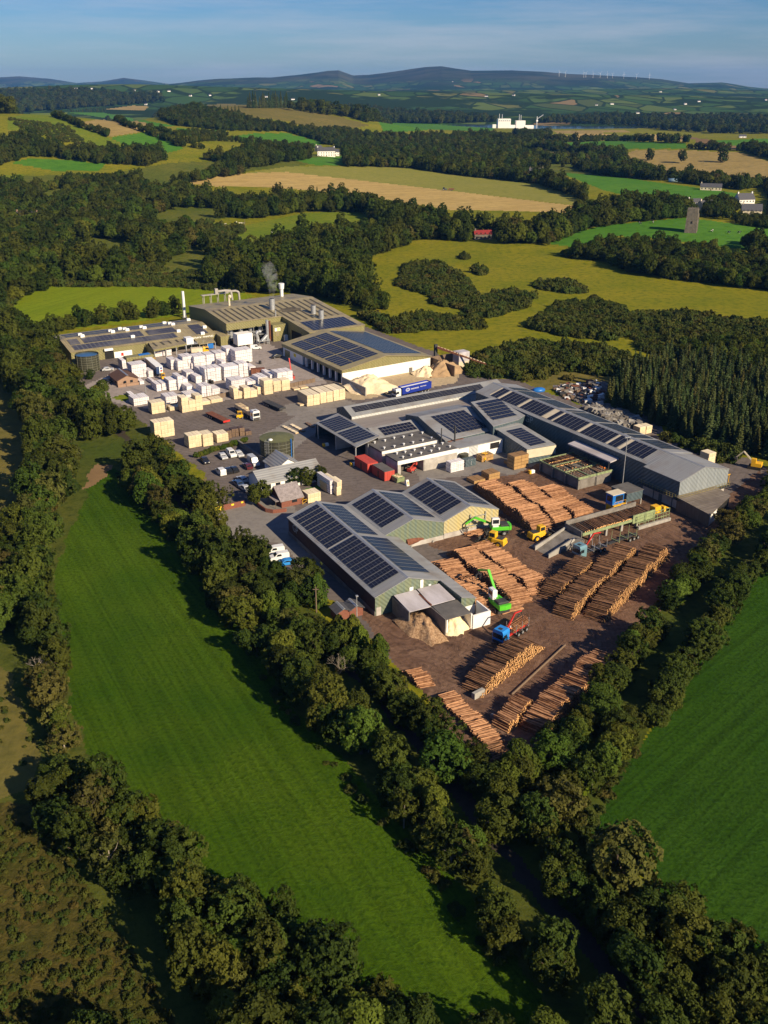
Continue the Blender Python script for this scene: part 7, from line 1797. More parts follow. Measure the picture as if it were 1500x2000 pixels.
def car(loc, rz, paint, label, van=False, big=False):
    """x forward"""
    t = thing('parked_van' if van else 'parked_car', label, 'van' if van else 'car', loc, rz)
    L, W, H = (5.6, 1.95, 2.4) if big else (4.6, 1.85, 1.9) if van else (4.4, 1.78, 1.46)
    b = MB(); w = W / 2
    if van:
        prof = [(-L / 2, .3), (L / 2 - .1, .3), (L / 2, .75), (L / 2 - .25, 1.05), (L / 2 - 1.15, 1.2), (L / 2 - 1.75, H - .08), (L / 2 - 2.1, H), (-L / 2 + .1, H), (-L / 2, H - .2)]
    else:
        prof = [(-L / 2, .3), (L / 2 - .1, .3), (L / 2, .6), (L / 2 - .2, .82), (L / 2 - 1.2, .95), (L / 2 - 1.95, H - .06), (L / 2 - 2.4, H), (-L / 2 + 1.0, H - .03), (-L / 2 + .25, .98), (-L / 2, .85)]
    n = len(prof); v = []
    for sgn in (-1, 1):
        for x, z in prof:
            tp = .0 if z < 1.0 else .16 * (z - 1.0) / max(H - 1.0, .1)
            v.append((x, sgn * (w - tp), z))
    b.add(v, [list(range(n)), list(range(n, 2 * n))[::-1]] + [((i + 1) % n, i, n + i, n + (i + 1) % n) for i in range(n)])
    b.build('body', paint, t)
    g_ = MB(); z0 = 1.22 if van else .98
    xf = L / 2 - (1.2 if van else 1.28); xr = L / 2 - (1.7 if van else 1.9)
    g_.quad((xf + .03, -w + .16, z0 + .02), (xf + .03, w - .16, z0 + .02), (xr + .03, w - .28, H - .14), (xr + .03, -w + .28, H - .14)); g_.build('windscreen', 'glass', t)
    xe = xr - (1.0 if van else 1.55)
    for s in (-1, 1): MB().quad((xf - .3, s * (w - .01), z0 + .02), (xr - .15, s * (w - .12), H - .18), (xe, s * (w - .12), H - .18), (xe - .1, s * (w - .01), z0 + .02)).build('side_window', 'glass', t)
    if not van: MB().quad((-L / 2 + .22, -w + .2, 1.03), (-L / 2 + .22, w - .2, 1.03), (-L / 2 + .92, w - .3, H - .1), (-L / 2 + .92, -w + .3, H - .1)).build('rear_window', 'glass', t)
    for x in (-L / 2 + .8, L / 2 - .85):
        for s in (-1, 1): wheel(t, x, s * (w - .06), .33, .24)
    for s in (-1, 1): MB().box(L / 2 - .12, L / 2 - .02, s * (w - .35) - .16, s * (w - .35) + .16, .62, .78).build('headlight', 'sign_white', t)
Z3 = lambda x, y: (350 + x / 4.286, 820 + y / 4.286)
for (x, y), pt, lb, van, big, hd in [((217, 357), 'p_black', 'black car alone at the left edge of the car park', 0, 0, -62), ((366, 320), 'p_silver', 'silver car left of the white van by the hedge', 0, 0, -62),
        ((438, 302), 'p_white', 'white van parked between two silver cars by the hedge', 1, 0, -62), ((500, 300), 'p_silver', 'silver car right of the white van beside the dark wall', 0, 0, -60),
        ((622, 372), 'p_silver', 'large silver van parked beside the dark wall', 1, 1, -62), ((572, 402), 'p_red', 'dark red car beside the large silver van', 0, 0, 118),
        ((348, 452), 'p_white', 'white van at left end of the lower parking row', 1, 0, 120), ((405, 440), 'p_black', 'black car beside white van in lower parking row', 0, 0, 120), ((458, 430), 'p_black', 'black car at right end of the lower parking row', 0, 0, 120),
        ((490, 545), 'p_blue', 'dark blue car in shade below the office roof', 0, 0, 125), ((527, 512), 'p_silver', 'silver-blue car at the office corner in shade', 0, 0, 125), ((548, 585), 'p_silver', 'pale car half hidden by the lodge tree', 0, 0, 125)]:
    car(g(*Z3(x, y)), math.radians(hd), pt, lb, van, big)
for px, py, pt, lb, van, hd in ((208, 747, 'p_black', 'black car parked left of the brick hut', 0, -20), (211, 724, 'p_silver', 'silver car parked between tank and brick hut', 0, 20), (130, 716, 'p_white', 'white car half hidden at the left end of olive shed', 0, 60),
                                (545, 1093, 'p_white', 'white van behind the tall yellow-green tree', 1, -160), (536, 1081, 'p_white', 'second white van further along the brick wall', 1, -160), (557, 1103, 'p_skyblue', 'pale blue car in front of the white vans', 0, -160),
                                (541, 699, 'p_black', 'black car in the shade of storage shed end', 0, 30), (500, 682, 'p_white', 'white pickup car below the boiler plant', 1, 10)):
    car(g(px, py), math.radians(hd), pt, lb, van)

def cab(t, x, paint, h=3.5, w=2.5):
    """tractor cab, front at +x"""
    b = MB(); b.extr([(-w / 2, .6), (w / 2, .6), (w / 2, h - .5), (w / 2 - .25, h), (-w / 2 + .25, h), (-w / 2, h - .5)], x - 2.2, x)
    b.build('cab', paint, t)
    MB().box(x, x + .04, -w / 2 + .15, w / 2 - .15, 1.75, 2.75).build('windscreen', 'glass', t)
    for s in (-1, 1): MB().box(x - 1.3, x - .25, s * (w / 2 + .015) - .015, s * (w / 2 + .015) + .015, 1.8, 2.6).build('side_window', 'glass', t)
    MB().box(x, x + .05, -w / 2 + .1, w / 2 - .1, .65, 1.25).build('grille', 'steel_dark', t)
    MB().box(x - 1.2, x - .5, -.4, .4, h, h + .06).build('roof_hatch', 'steel_dark', t)
    for s in (-1, 1): MB().box(x - .1, x + .1, s * (w / 2 + .2) - .08, s * (w / 2 + .2) + .08, 1.7, 2.5).build('mirror', 'steel_dark', t)
def axles(t, xs, w=2.3, r=.5):
    for x in xs:
        for s in (-1, 1): wheel(t, x, s * (w / 2 - .1), r, .35)
def lorry_timber(p_cab, p_tail, paint, label, load=True, trailer=False, stake='steel', chas='red'):
    hd = heading(p_tail, p_cab); t = thing('timber_lorry', label, 'lorry', p_cab, hd)
    L = 9.6; cab(t, 1.0, paint)
    MB().box(-L + 1, -1.2, -.45, .45, .75, 1.05).build('chassis', chas if not trailer else 'steel_dark', t)
    axles(t, [.0, -L + 2.2, -L + 3.6] + ([-L + 5.0] if load else []))
    for x in (-3.6, -5.6, -7.9):
        MB().box(x - .1, x + .1, -1.25, 1.25, 1.05, 1.25).bar((x, -1.2, 1.2), (x, -1.2, 3.1), .1).bar((x, 1.2, 1.2), (x, 1.2, 3.1), .1).build('bunk', stake, t)
    MB().cyl(-1.9, 0, 1.0, 2.6, .3, 10).build('crane_base', 'steel_dark', t)
    MB().bar((-1.9, 0, 2.4), (-4.2, .2, 5.2), .28).bar((-4.2, .2, 5.2), (-6.4, .3, 4.9), .22).build('crane_boom', 'red', t)
    MB().bar((-6.4, .3, 4.9), (-6.4, .3, 4.0), .14).bar((-6.4, -.1, 4.0), (-6.2, -.4, 3.2), .1).bar((-6.4, .6, 4.0), (-6.2, .9, 3.2), .1).build('crane_grab', 'steel_dark', t)
    MB().bar((-1.4, -1, 1), (-1.4, -1, 3.2), .1).bar((-1.4, 1, 1), (-1.4, 1, 3.2), .1).bar((-1.4, -1, 3.2), (-1.4, 1, 3.2), .1).build('headboard', 'steel', t)
    if load:
        b = MB()
        for k in range(26):
            y, z = rnd.uniform(-.95, .95), 1.35 + rnd.uniform(0, 1.1); b.tube((-3.0, y, z), (-8.6 + rnd.uniform(-.4, .3), y + rnd.gauss(0, .06), z), .14, .12, 7, 0, True, 1)
        o = b.build('load', ['log_pale', 'log_end'], t)
    if trailer:
        x0 = -L - 2.6
        MB().box(x0 - 7.5, x0 + 2.6, -.4, .4, .8, 1.05).bar((x0 + 2.6, 0, .9), (x0 + 4.4, 0, .9), .15).build('trailer_frame', 'steel_dark', t)
        axles(t, [x0 - 4, x0 - 5.4, x0 - 6.8])
        for x in (x0, x0 - 3, x0 - 6): MB().box(x - .1, x + .1, -1.25, 1.25, 1.05, 1.25).bar((x, -1.2, 1.2), (x, -1.2, 3.2), .08).bar((x, 1.2, 1.2), (x, 1.2, 3.2), .08).build('trailer_bunk', 'frame_green', t)
    return t
bl_ = lorry_timber(g(977, 1258), g(1045, 1212), 'p_skyblue', 'bright blue timber lorry with red crane and log load', True)
lorry_timber(g(1130, 1090), g(1195, 1066), 'p_steelblue', 'steel-blue empty timber lorry with trailer beside the ramp', False, True)
def artic(p_cab, p_tail, kind, label):
    hd = heading(p_tail, p_cab); t = thing('articulated_lorry', label, 'lorry', p_cab, hd)
    L = (p_cab - p_tail).length if kind != 'tipper' else 15.5; L = min(max(L, 13), 16.5)
    if kind != 'curtain_rear': cab(t, .6, 'p_white')
    axles(t, [-.4, -3.4, -L + 1.4, -L + 2.8, -L + 4.2])
    MB().box(-L, -1, -.5, .5, .8, 1.15).build('chassis', 'steel_dark', t)
    if kind == 'flat':
        MB().box(-L, -2.2, -1.25, 1.25, 1.15, 1.35).box(-2.3, -2.2, -1.25, 1.25, 1.35, 2.8).build('trailer_bed', 'steel_dark', t)
        for k in range(4):
            for y in (-.62, .62): 
                if not (k == 2 and y > 0): MB().cbox(-L + .3 + k * 3.0, -L + 3.1 + k * 3.0, y - .55, y + .55, 1.37, 2.5, .05).build('load_pack', 'timber', t)
    elif kind == 'tipper':
        MB().extr([(-1.25, 1.2), (1.25, 1.2), (1.25, 3.7), (1.13, 3.7), (1.13, 1.4), (-1.13, 1.4), (-1.13, 3.7), (-1.25, 3.7)], -L, -2.2).box(-L, -L + .1, -1.13, 1.13, 1.4, 3.6).box(-2.3, -2.2, -1.13, 1.13, 1.4, 3.6).build('body', 'navy', t)
        MB().box(-L + .1, -2.3, -1.12, 1.12, 3.0, 3.25).build('load', 'sign_white', t)
        b = MB()
        for k in range(12):
            a0, a1 = 2 * PI * k / 12, 2 * PI * (k + .75) / 12
            for (rx_, rz_) in ((.95, .62), (.55, .34)):
                b.quad((-4.6 + math.cos(a0) * rx_, -1.275, 2.55 + math.sin(a0) * rz_), (-4.6 + math.cos(a1) * rx_, -1.275, 2.55 + math.sin(a1) * rz_), (-4.6 + math.cos(a1) * rx_ * .78, -1.275, 2.55 + math.sin(a1) * rz_ * .72), (-4.6 + math.cos(a0) * rx_ * .78, -1.275, 2.55 + math.sin(a0) * rz_ * .72))
                b.quad((-4.6 + math.cos(a0) * rx_, 1.275, 2.55 + math.sin(a0) * rz_), (-4.6 + math.cos(a1) * rx_, 1.275, 2.55 + math.sin(a1) * rz_), (-4.6 + math.cos(a1) * rx_ * .78, 1.275, 2.55 + math.sin(a1) * rz_ * .72), (-4.6 + math.cos(a0) * rx_ * .78, 1.275, 2.55 + math.sin(a0) * rz_ * .72))
        b.build('emblem', 'sign_white', t)
        text('lettering', 'mmmmm', t, (-7.8, 1.29, 2.6), (PI / 2, 0, PI), .95, 'sign_white')
        text('lettering', 'mmmmmm', t, (-11.6, 1.29, 2.7), (PI / 2, 0, PI), .6, 'sign_white')
    elif kind == 'curtain':
        MB().box(-L, -1.6, -1.25, 1.25, 1.2, 4.0).build('curtain_body', 'p_blue', t); MB().box(-L - .05, -1.55, -1.28, 1.28, 4.0, 4.1).build('roof', 'sign_white', t)
        MB().box(-L - .06, -L - .01, -1.2, .1, 1.4, 3.9).build('rear_panel', 'sign_white', t); MB().box(-L - .1, -L - .06, -1.0, -.2, 2.0, 2.6).build('rear_mark', 'red', t); MB().ball((-L - .08, -.6, 3.3), .4, 8, 0, (.15, 1, 1)).build('rear_emblem', 'navy', t)
    return t
artic(g(500, 822), g(464, 801), 'flat', 'white articulated lorry loaded with pale timber packs')
artic(g(772, 778), g(836, 763), 'tipper', 'royal blue bulk trailer with white cab beside the sawdust')
artic(g(289, 716), g(314, 737), 'curtain', 'dark blue curtain-sided trailer with white roof beside packs')
def flatbed(p0, p1, m, label):
    t = thing('flatbed_trailer', label, 'trailer', p0, heading(p1, p0)); L = (p1 - p0).length
    MB().box(-L, 0, -1.25, 1.25, 1.15, 1.35).build('bed', m, t); MB().box(-L + .4, -.5, -.5, .5, .75, 1.15).build('chassis', 'steel_dark', t); axles(t, [-L + 1.2, -L + 2.5, -L + 3.8]); MB().box(-2.3, -2.1, -.9, -.7, 0, 1.15).box(-2.3, -2.1, .7, .9, 0, 1.15).build('landing_leg', 'steel_dark', t)
    MB().box(-.05, .1, -1.25, 1.25, .8, 1.4).build('headboard', 'red' if m == 'rust' else 'steel_dark', t)
flatbed(g(443, 829), g(408, 812), 'rust', 'empty rust-red flatbed trailer alone on dark tarmac'); flatbed(g(552, 804), g(518, 789), 'steel_dark', 'empty dark flatbed trailer beside the concrete patch')
rt = thing('farm_trailer', 'rusty high-sided trailer beside the white timber stacks', 'trailer', g(504, 733), math.radians(12)); MB().box(-2.6, 2.6, -1.1, 1.1, .7, 2.7).build('body', 'rust', rt); axles(rt, [-.8, .8], 2.0, .45)
b = MB()
for k in range(7): b.box(-2.5 + k * .8, -2.38 + k * .8, -1.16, -1.1, .75, 2.7)
b.build('rib', 'rust', rt)
def forklift(p, rz, label, m='yellow'):
    t = thing('forklift', label, 'forklift', p, rz); MB().cbox(-1.2, .9, -.7, .7, .35, 1.35, .12).build('body', m, t)
    b = MB()
    for x in (-.7, .6):
        for s in (-.6, .6): b.bar((x, s, 1.3), (x, s, 2.3), .07)
    b.box(-.8, .7, -.7, .7, 2.3, 2.4); b.build('cab_frame', m, t); MB().box(-.6, .4, -.5, .5, 1.3, 1.75).build('seat', 'steel_dark', t)
    MB().bar((1.05, -.4, .2), (1.05, -.4, 2.8), .1).bar((1.05, .4, .2), (1.05, .4, 2.8), .1).box(1.05, 2.1, -.45, -.3, .2, .28).box(1.05, 2.1, .3, .45, .2, .28).build('mast', 'steel_dark', t)
    for x in (-.8, .7):
        for s in (-.62, .62): wheel(t, x, s, .36, .25)
forklift(g(469, 817), .3, 'yellow forklift unloading beside the white lorry'); forklift(g(1001 - 55, 900), 1.0, 'yellow forklift beside the plant cabinet'); forklift(g(319, 741), 2.0, 'yellow forklift behind the curtain-sided trailer'); forklift(g(300, 711), 1.2, 'orange forklift at the front of the curtain-sided trailer')
for px, py, lb in ((293, 697, 'yellow truck nose beside the stairs'), ):
    t = thing('yellow_truck', 'yellow box truck parked beyond the white packs', 'truck', g(400, 690), math.radians(20)); cab(t, 1.5, 'yellow', 2.8, 2.2); MB().box(-5.5, -.9, -1.1, 1.1, .9, 2.6).build('body', 'cream_wall', t); axles(t, [.4, -4.2], 2.1, .45)

def handler(p, rz, upper, boom_pts, label):
    """wheeled material handler; boom points in its own frame, x forward"""
    t = thing('material_handler', label, 'material handler', p, rz)
    MB().cbox(-2.6, 2.6, -.8, .8, .7, 1.2, .1).box(-2.9, -2.5, -1.4, 1.4, .5, 1.0).box(2.5, 2.9, -1.4, 1.4, .5, 1.0).build('undercarriage', 'steel_dark', t)
    for x in (-1.7, 1.7):
        for s in (-1.1, 1.1): wheel(t, x, s, .62, .5)
    ca, sa = math.cos(upper), math.sin(upper)
    def rot(ob): ob.rotation_euler = (0, 0, upper); return ob
    rot(MB().cyl(0, 0, 1.2, 1.5, .9, 14).cbox(-3.0, 1.4, -1.35, 1.35, 1.5, 2.4, .1).build('upper_body', 'green_paint', t))
    rot(MB().prism([(-3.4, -1.35), (-2.9, -1.4), (-2.9, 1.4), (-3.4, 1.35), (-3.6, 0)], 1.5, 2.55).build('counterweight', 'green_paint', t))
    rot(MB().cbox(-2.7, -.8, -1.2, 1.2, 2.4, 2.9, .1).bar((-2.8, -1.3, 2.5), (-2.8, -1.3, 3.3), .06).bar((-.9, -1.3, 2.5), (-.9, -1.3, 3.3), .06).bar((-2.8, -1.3, 3.3), (-.9, -1.3, 3.3), .06).bar((-2.8, 1.3, 3.3), (-.9, 1.3, 3.3), .06).bar((-2.8, 1.3, 2.5), (-2.8, 1.3, 3.3), .06).build('engine_deck', 'steel_dark', t))
    rot(MB().cbox(-.4, 1.5, .25, 1.35, 3.0, 4.7, .15).box(-.2, 1.2, .4, 1.2, 2.4, 3.0).build('cab', 'p_white', t))
    rot(MB().box(1.5, 1.54, .35, 1.25, 3.2, 4.5).box(-.2, 1.3, 1.35, 1.38, 3.4, 4.4).box(-.2, 1.3, .22, .25, 3.4, 4.4).build('cab_window', 'glass', t))
    rot(MB().box(-3.0, -1.2, -1.38, -1.36, 1.8, 2.2).build('lettering_band', 'letter_dark', t))
    b = MB()
    for i, (a, c) in enumerate(zip(boom_pts, boom_pts[1:])): b.bar(a, c, .42 - .1 * i, .55 - .12 * i)
    rot(b.build('boom', 'green_paint', t))
    rot(MB().bar((.8, -.3, 2.2), Vector(boom_pts[0]).lerp(Vector(boom_pts[1]), .55), .14).build('boom_ram', 'steel', t))
    e = Vector(boom_pts[-1])
    gb_ = MB(); gb_.bar(e, e - Vector((0, 0, .8)), .2)
    for k in range(4): a = k * PI / 2 + .3; gb_.bar(e - Vector((0, 0, .8)), e + Vector((math.cos(a) * .9, math.sin(a) * .9, -1.2)), .14); gb_.bar(e + Vector((math.cos(a) * .9, math.sin(a) * .9, -1.2)), e + Vector((math.cos(a) * .4, math.sin(a) * .4, -2.1)), .12)
    rot(gb_.build('grab', 'steel_dark', t))
    return t
p1_, q1_ = g(969, 1043), g(911, 1043, 1.5); handler(p1_, heading(p1_, g(920, 1046)) + PI, PI, [(.6, -.35, 2.4), (5.4, -.35, 4.6), (7.6, -.35, 3.0)], 'lime green material handler reaching left beside the mustard gable')
p2_ = g(970, 1189); h2 = heading(p2_, g(926, 1150)); handler(p2_, h2, 0.0, [(.6, -.35, 2.4), (4.6, -.35, 6.8), (8.6, -.35, 5.0)], 'lime green material handler among pale logs beside white wall')
def loader(p, rz, label):
    t = thing('wheel_loader', label, 'wheel loader', p, rz)
    MB().cbox(-3.2, -.2, -1.1, 1.1, .9, 2.1, .2).cbox(-.2, 1.4, -.6, .6, .8, 1.6, .1).build('body', 'yellow', t); MB().box(-3.3, -3.1, -1.2, 1.2, .7, 1.2).build('rear_bumper', 'yellow', t)
    MB().cbox(-.9, .7, -.75, .75, 1.9, 3.4, .1).build('cab', 'yellow', t); MB().box(.7, .74, -.6, .6, 2.2, 3.2).box(-.7, .5, -.78, -.75, 2.3, 3.2).box(-.7, .5, .75, .78, 2.3, 3.2).build('cab_window', 'glass', t)
    MB().box(-2.8, -1.2, -.8, .8, 2.1, 2.25).build('engine_grille', 'steel_dark', t)
    for x in (-2.0, 1.6):
        for s in (-1.1, 1.1): wheel(t, x, s, .78, .6, 'wheel', 'yellow')
    MB().bar((1.0, -.6, 1.6), (3.1, -.6, .8), .2).bar((1.0, .6, 1.6), (3.1, .6, .8), .2).build('lift_arm', 'steel_dark', t)
    MB().extry([(3.0, .2), (4.2, .15), (4.2, .3), (3.3, .5), (3.2, 1.5), (3.0, 1.5)], -1.4, 1.4).build('bucket', 'steel_dark', t)
    return t
loader(g(962, 1063), math.radians(148), 'yellow wheel loader beside the pale log row top'); loader(g(1056, 1051), math.radians(28), 'orange-yellow wheel loader in front of the ramp walls')
ex = thing('excavator', 'yellow excavator with pale arm behind the long shed end', 'excavator', g(1474, 915), math.radians(150))
MB().box(-1.8, 1.8, -1.3, -.7, 0, .8).box(-1.8, 1.8, .7, 1.3, 0, .8).build('track', 'tyre', ex); MB().cbox(-1.8, 1.0, -1.2, 1.2, .9, 2.0, .1).build('body', 'yellow', ex); MB().cbox(-.2, 1.1, .2, 1.2, 2.0, 3.2, .1).build('cab', 'yellow', ex)
MB().box(1.1, 1.13, .3, 1.1, 2.1, 3.0).build('cab_window', 'glass', ex); MB().bar((.8, -.4, 1.8), (3.6, -.4, 4.4), .35).bar((3.6, -.4, 4.4), (5.4, -.4, 2.4), .28).build('boom', 'cream_wall', ex); MB().extry([(5.0, 1.6), (5.9, 1.8), (5.9, 2.4), (5.2, 2.5)], -.9, .1).build('bucket', 'steel_dark', ex)
rl = thing('telehandler', 'red telehandler with tall raised boom in the upper yard', 'telehandler', g(566, 735), math.radians(110)); MB().cbox(-2, 2, -.9, .9, .6, 1.5, .1).build('body', 'red', rl); MB().cbox(-.6, .7, .1, .9, 1.5, 2.4, .1).build('cab', 'red', rl); MB().box(.7, .73, .2, .8, 1.6, 2.3).build('cab_window', 'glass', rl); MB().bar((-1.4, -.3, 1.6), (1.2, -.3, 6.6), .38).build('boom', 'red', rl); MB().bar((1.2, -.3, 6.6), (2.0, -.3, 6.2), .5).build('carriage', 'steel_dark', rl)
for x in (-1.3, 1.3):
    for s in (-.85, .85): wheel(rl, x, s, .55, .4)
ls = thing('scissor_lift', 'faded red boom lift inside the open kiln bay', 'boom lift', Cw(-45.6, 57.6), R31 + .4); MB().cbox(-1.3, 1.3, -.7, .7, .4, 1.2, .1).build('body', 'redbox', ls); MB().bar((-1, 0, 1.2), (1.6, 0, 2.2), .2).build('boom', 'redbox', ls); MB().box(1.5, 2.2, -.5, .5, 1.6, 2.5).build('basket', 'redbox', ls)
for x in (-.8, .8):
    for s in (-.7, .7): wheel(ls, x, s, .36, .26)

# ------------------------------------------------------------------ people: a crane operator in a hi-vis jacket on the blue lorry
def skin_figure(name, verts, edges, radii, m, parent, sub=1):
    me = bpy.data.meshes.new(name); me.from_pydata(verts, edges, [])
    o = bpy.data.objects.new(name, me); COL.objects.link(o); o.parent = parent
    md = o.modifiers.new('skin', 'SKIN'); md.use_smooth_shade = True
    for sv, r in zip(me.skin_vertices[0].data, radii): sv.radius = (r, r)
    me.skin_vertices[0].data[0].use_root = True
    if sub: s2 = o.modifiers.new('sub', 'SUBSURF'); s2.levels = s2.render_levels = sub
    me.materials.append(M[m]); return o
M['skin'] = mat('skin', (.55, .34, .25), (.50, .30, .22), 4, .6); M['hivis'] = mat('hivis_orange', (.90, .20, .02), (.80, .17, .02), 3, .6); M['trousers'] = mat('pale_trousers', (.62, .60, .57), (.52, .50, .48), 3, .8)
pw_ = thing('person', 'crane operator in orange jacket seated behind the blue cab', 'person', (0, 0, 0))
pw_.location = bl_.matrix_basis @ Vector((-1.75, 1.0, 2.75)); pw_.rotation_euler = (0, 0, bl_.rotation_euler.z + 2.6)
skin_figure('body', [(0, 0, 0), (0, 0, .22), (0, .02, .48), (0, .03, .58), (0, .05, .72), (.1, .02, -.02), (.14, .42, .0), (.14, .46, -.42), (.15, .58, -.46), (-.1, .02, -.02), (-.14, .42, .0), (-.14, .46, -.42), (-.15, .58, -.46),
             (.2, .02, .46), (.27, .14, .2), (.2, .36, .14), (.18, .44, .13), (-.2, .02, .46), (-.27, .14, .2), (-.2, .36, .14), (-.18, .44, .13)],
            [(0, 1), (1, 2), (2, 3), (3, 4), (0, 5), (5, 6), (6, 7), (7, 8), (0, 9), (9, 10), (10, 11), (11, 12), (2, 13), (13, 14), (14, 15), (15, 16), (2, 17), (17, 18), (18, 19), (19, 20)],
            [.15, .15, .16, .055, .10, .10, .075, .055, .05, .10, .075, .055, .05, .07, .052, .042, .035, .07, .052, .042, .035], 'trousers', pw_)
MB().tube((0, 0, .0), (0, .01, .52), .19, .21, 10).tube((.21, .02, .47), (.28, .14, .19), .085, .07, 8).tube((-.21, .02, .47), (-.28, .14, .19), .085, .07, 8).build('jacket', 'hivis', pw_)
MB().ball((0, .05, .76), .125, 10, 0, (.85, 1, 1.1)).build('face', 'skin', pw_); MB().ball((0, .03, .84), .135, 10, 0, (.95, 1.1, .7)).build('helmet', 'sign_white', pw_)
MB().box(-.25, .25, -.3, .3, -.25, -.12).bar((0, -.28, -.2), (0, -.28, .5), .25, .05).build('operator_seat', 'steel_dark', bl_, loc=(-1.75, 1.0, 2.75), rot=(0, 0, 2.6))

# ------------------------------------------------------------------ poles and lamps
def lamp(px, py, h, label, heads=1):
    t = thing('light_mast', label, 'lamp post', g(px, py), .4); MB().cyl(0, 0, 0, h, .14, 8, r1=.08).build('pole', 'steel', t)
    b = MB()
    if heads > 1: b.box(-.9, .9, -.1, .1, h, h + .12)
    for k in range(heads): b.box(-.25 + (k - (heads - 1) / 2) * .6, .25 + (k - (heads - 1) / 2) * .6, -.35, .1, h + .1, h + .35)
    b.build('lamp_head', 'steel', t)
lamp(1214, 963, 15.6, 'tall slim floodlight mast behind the blue cabin', 3)
lamp(697, 1204, 4.6, 'small street lamp beside the dark huts'); lamp(285, 768, 8.5, 'street lamp between brick hut and white packs'); lamp(366, 713, 7.5, 'lamp post in the middle of the white packs'); lamp(406, 748, 6.5, 'lamp post beside rusty trailer')
for px, py, h, lb in ((618, 1196, 6.0, 'wooden pole beside the lane conifers'), (405, 350, 9, 'telegraph pole on the meadow edge'), (479, 453, 9, 'telegraph pole in the sheep meadow'), (404, 985, 7.5, 'dark pole among trees by the entrance wall')):
    w = T(px, py); t = thing('utility_pole', lb, 'pole', w); MB().cyl(0, 0, -.2, h, .15, 7, r1=.1).build('pole', 'plank_old', t); MB().box(-.6, .6, -.06, .06, h - .7, h - .55).build('crossarm', 'plank_old', t)

# ------------------------------------------------------------------ houses, tower, far plant
def house(px, py, w, d, h, rh, wm, rm, rz, label, name='house', cat='house', chim=1, win=True):
    p = T(px, py)
    if p is None: return
    t = thing(name, label, cat, p, rz)
    gable_x(t, -w / 2, w / 2, -d / 2, d / 2, h, h + rh, wm, rm, oh=.3, z0=-1.0)
    for k in range(chim):
        x = -w / 2 + .8 if k == 0 else w / 2 - .8; MB().box(x - .5, x + .5, -.4, .4, h + rh - .6, h + rh + 1.1).build('chimney', wm, t)
    if win:
        n = max(2, int(w / 3))
        for k in range(n):
            x = -w / 2 + w * (k + .5) / n
            for z in ([1.0] if h < 4 else [.9, 3.5]): MB().box(x - .5, x + .5, -d / 2 - .06, -d / 2 - .01, z, z + 1.2).build('window', 'glass', t)
        MB().box(-.5, .5, -d / 2 - .07, -d / 2 - .01, 0, 2.1).build('door', 'plank_old', t)
    return t
house(637, 305, 22, 9, 6.5, 4, 'white_wall', 'slate', .15, 'long white farmhouse among trees in the middle valley', chim=2)
house(655, 304, 9, 8, 5, 3, 'white_wall', 'slate', .15, 'white gabled wing right of long farmhouse')
house(622, 296, 8, 7, 5, 3, 'cream_wall', 'slate', .5, 'cream cottage left of the long farmhouse')
house(1046, 352, 15, 8, 8.5, 4, 'stone', 'slate', .1, 'old grey farmhouse with white chimneys among dark trees', chim=2)
house(1388, 371, 20, 9, 3.2, 3, 'cream_wall', 'slate', -.3, 'cream bungalow at the end of the green field')
house(1452, 402, 15, 9, 6, 4.6, 'white_wall', 'slate', .25, 'tall white house with grey roof and dormer, upper right', chim=2)
house(1466, 421, 15, 8, 4.5, 4.4, 'cream_wall', 'slate', -.2, 'grey-roofed white bungalow below the tall white house')
house(1377, 409, 13, 8, 4, 3.4, 'cream_wall', 'slate', .5, 'cream house half hidden right of the tower')
house(1355, 402, 12, 7, 3.5, 2.6, 'white_wall', 'slate', .2, 'low white house behind the tower')
house(942, 467, 12, 5, 4.0, 2.2, 'stone', mat('red_tin_roof', (.24, .028, .025), (.19, .024, .022), .8, .5), .1, 'stone barn with bright red tin roof', 'barn', 'barn')
house(56, 438, 18, 10, 5, 4.5, 'brick_pale', 'slate', -.2, 'grey-roofed brick villa in the left wood', chim=2)
house(244, 412, 9, 7, 3.6, 2.6, 'stone', mat('dark_red_roof', (.30, .03, .028), (.24, .028, .025), .8, .5), .3, 'small red-roofed shed deep in the left wood', 'barn', 'barn')
w = T(1330, 355); gh = thing('greenhouse', 'pale blue polytunnel on the green field edge', 'polytunnel', w, -.12); MB().extr([(math.cos(PI * k / 10) * 4, math.sin(PI * k / 10) * 3.6) for k in range(11)], -13, 13, 0, True).build('cover', mat('tunnel_film', (.42, .60, .62), (.38, .55, .57), .5, .3), gh); MB().box(-13.1, -13.0, -1, 1, 0, 2.2).build('door', 'steel', gh)
w = T(1349, 453); ct = thing('ruined_tower', 'tall ruined stone tower house on the green knoll', 'tower', w, -.35)
b = MB(); z = 15.5
b.add([(-4, -4.2, -1), (4, -4.2, -1), (4, 4.2, -1), (-4, 4.2, -1), (-3.6, -3.8, z), (3.6, -3.8, z - .4), (3.6, 3.8, z), (-3.6, 3.8, z + .3)], [(0, 1, 5, 4), (1, 2, 6, 5), (2, 3, 7, 6), (3, 0, 4, 7), (4, 5, 6, 7)])
b.build('tower_wall', 'stone', ct)
b = MB()
for k in range(7):
    b.box(-3.6 + k * 1.05, -3.0 + k * 1.05, -3.8, -3.2, z - .5, z + rnd.uniform(.2, 1.1)); b.box(-3.6 + k * 1.05, -3.0 + k * 1.05, 3.2, 3.8, z - .5, z + rnd.uniform(.2, 1.0))
b.build('battlement', 'stone', ct); MB().box(3.75, 3.92, -.5, .5, 3, 5.2).box(3.68, 3.85, -.3, .3, 8, 9.6).box(-.5, .5, -4.12, -3.9, 6, 7.6).build('window', 'dark', ct); MB().box(2.6, 4.2, 3.6, 4.6, -1, 12).build('buttress', 'stone', ct)
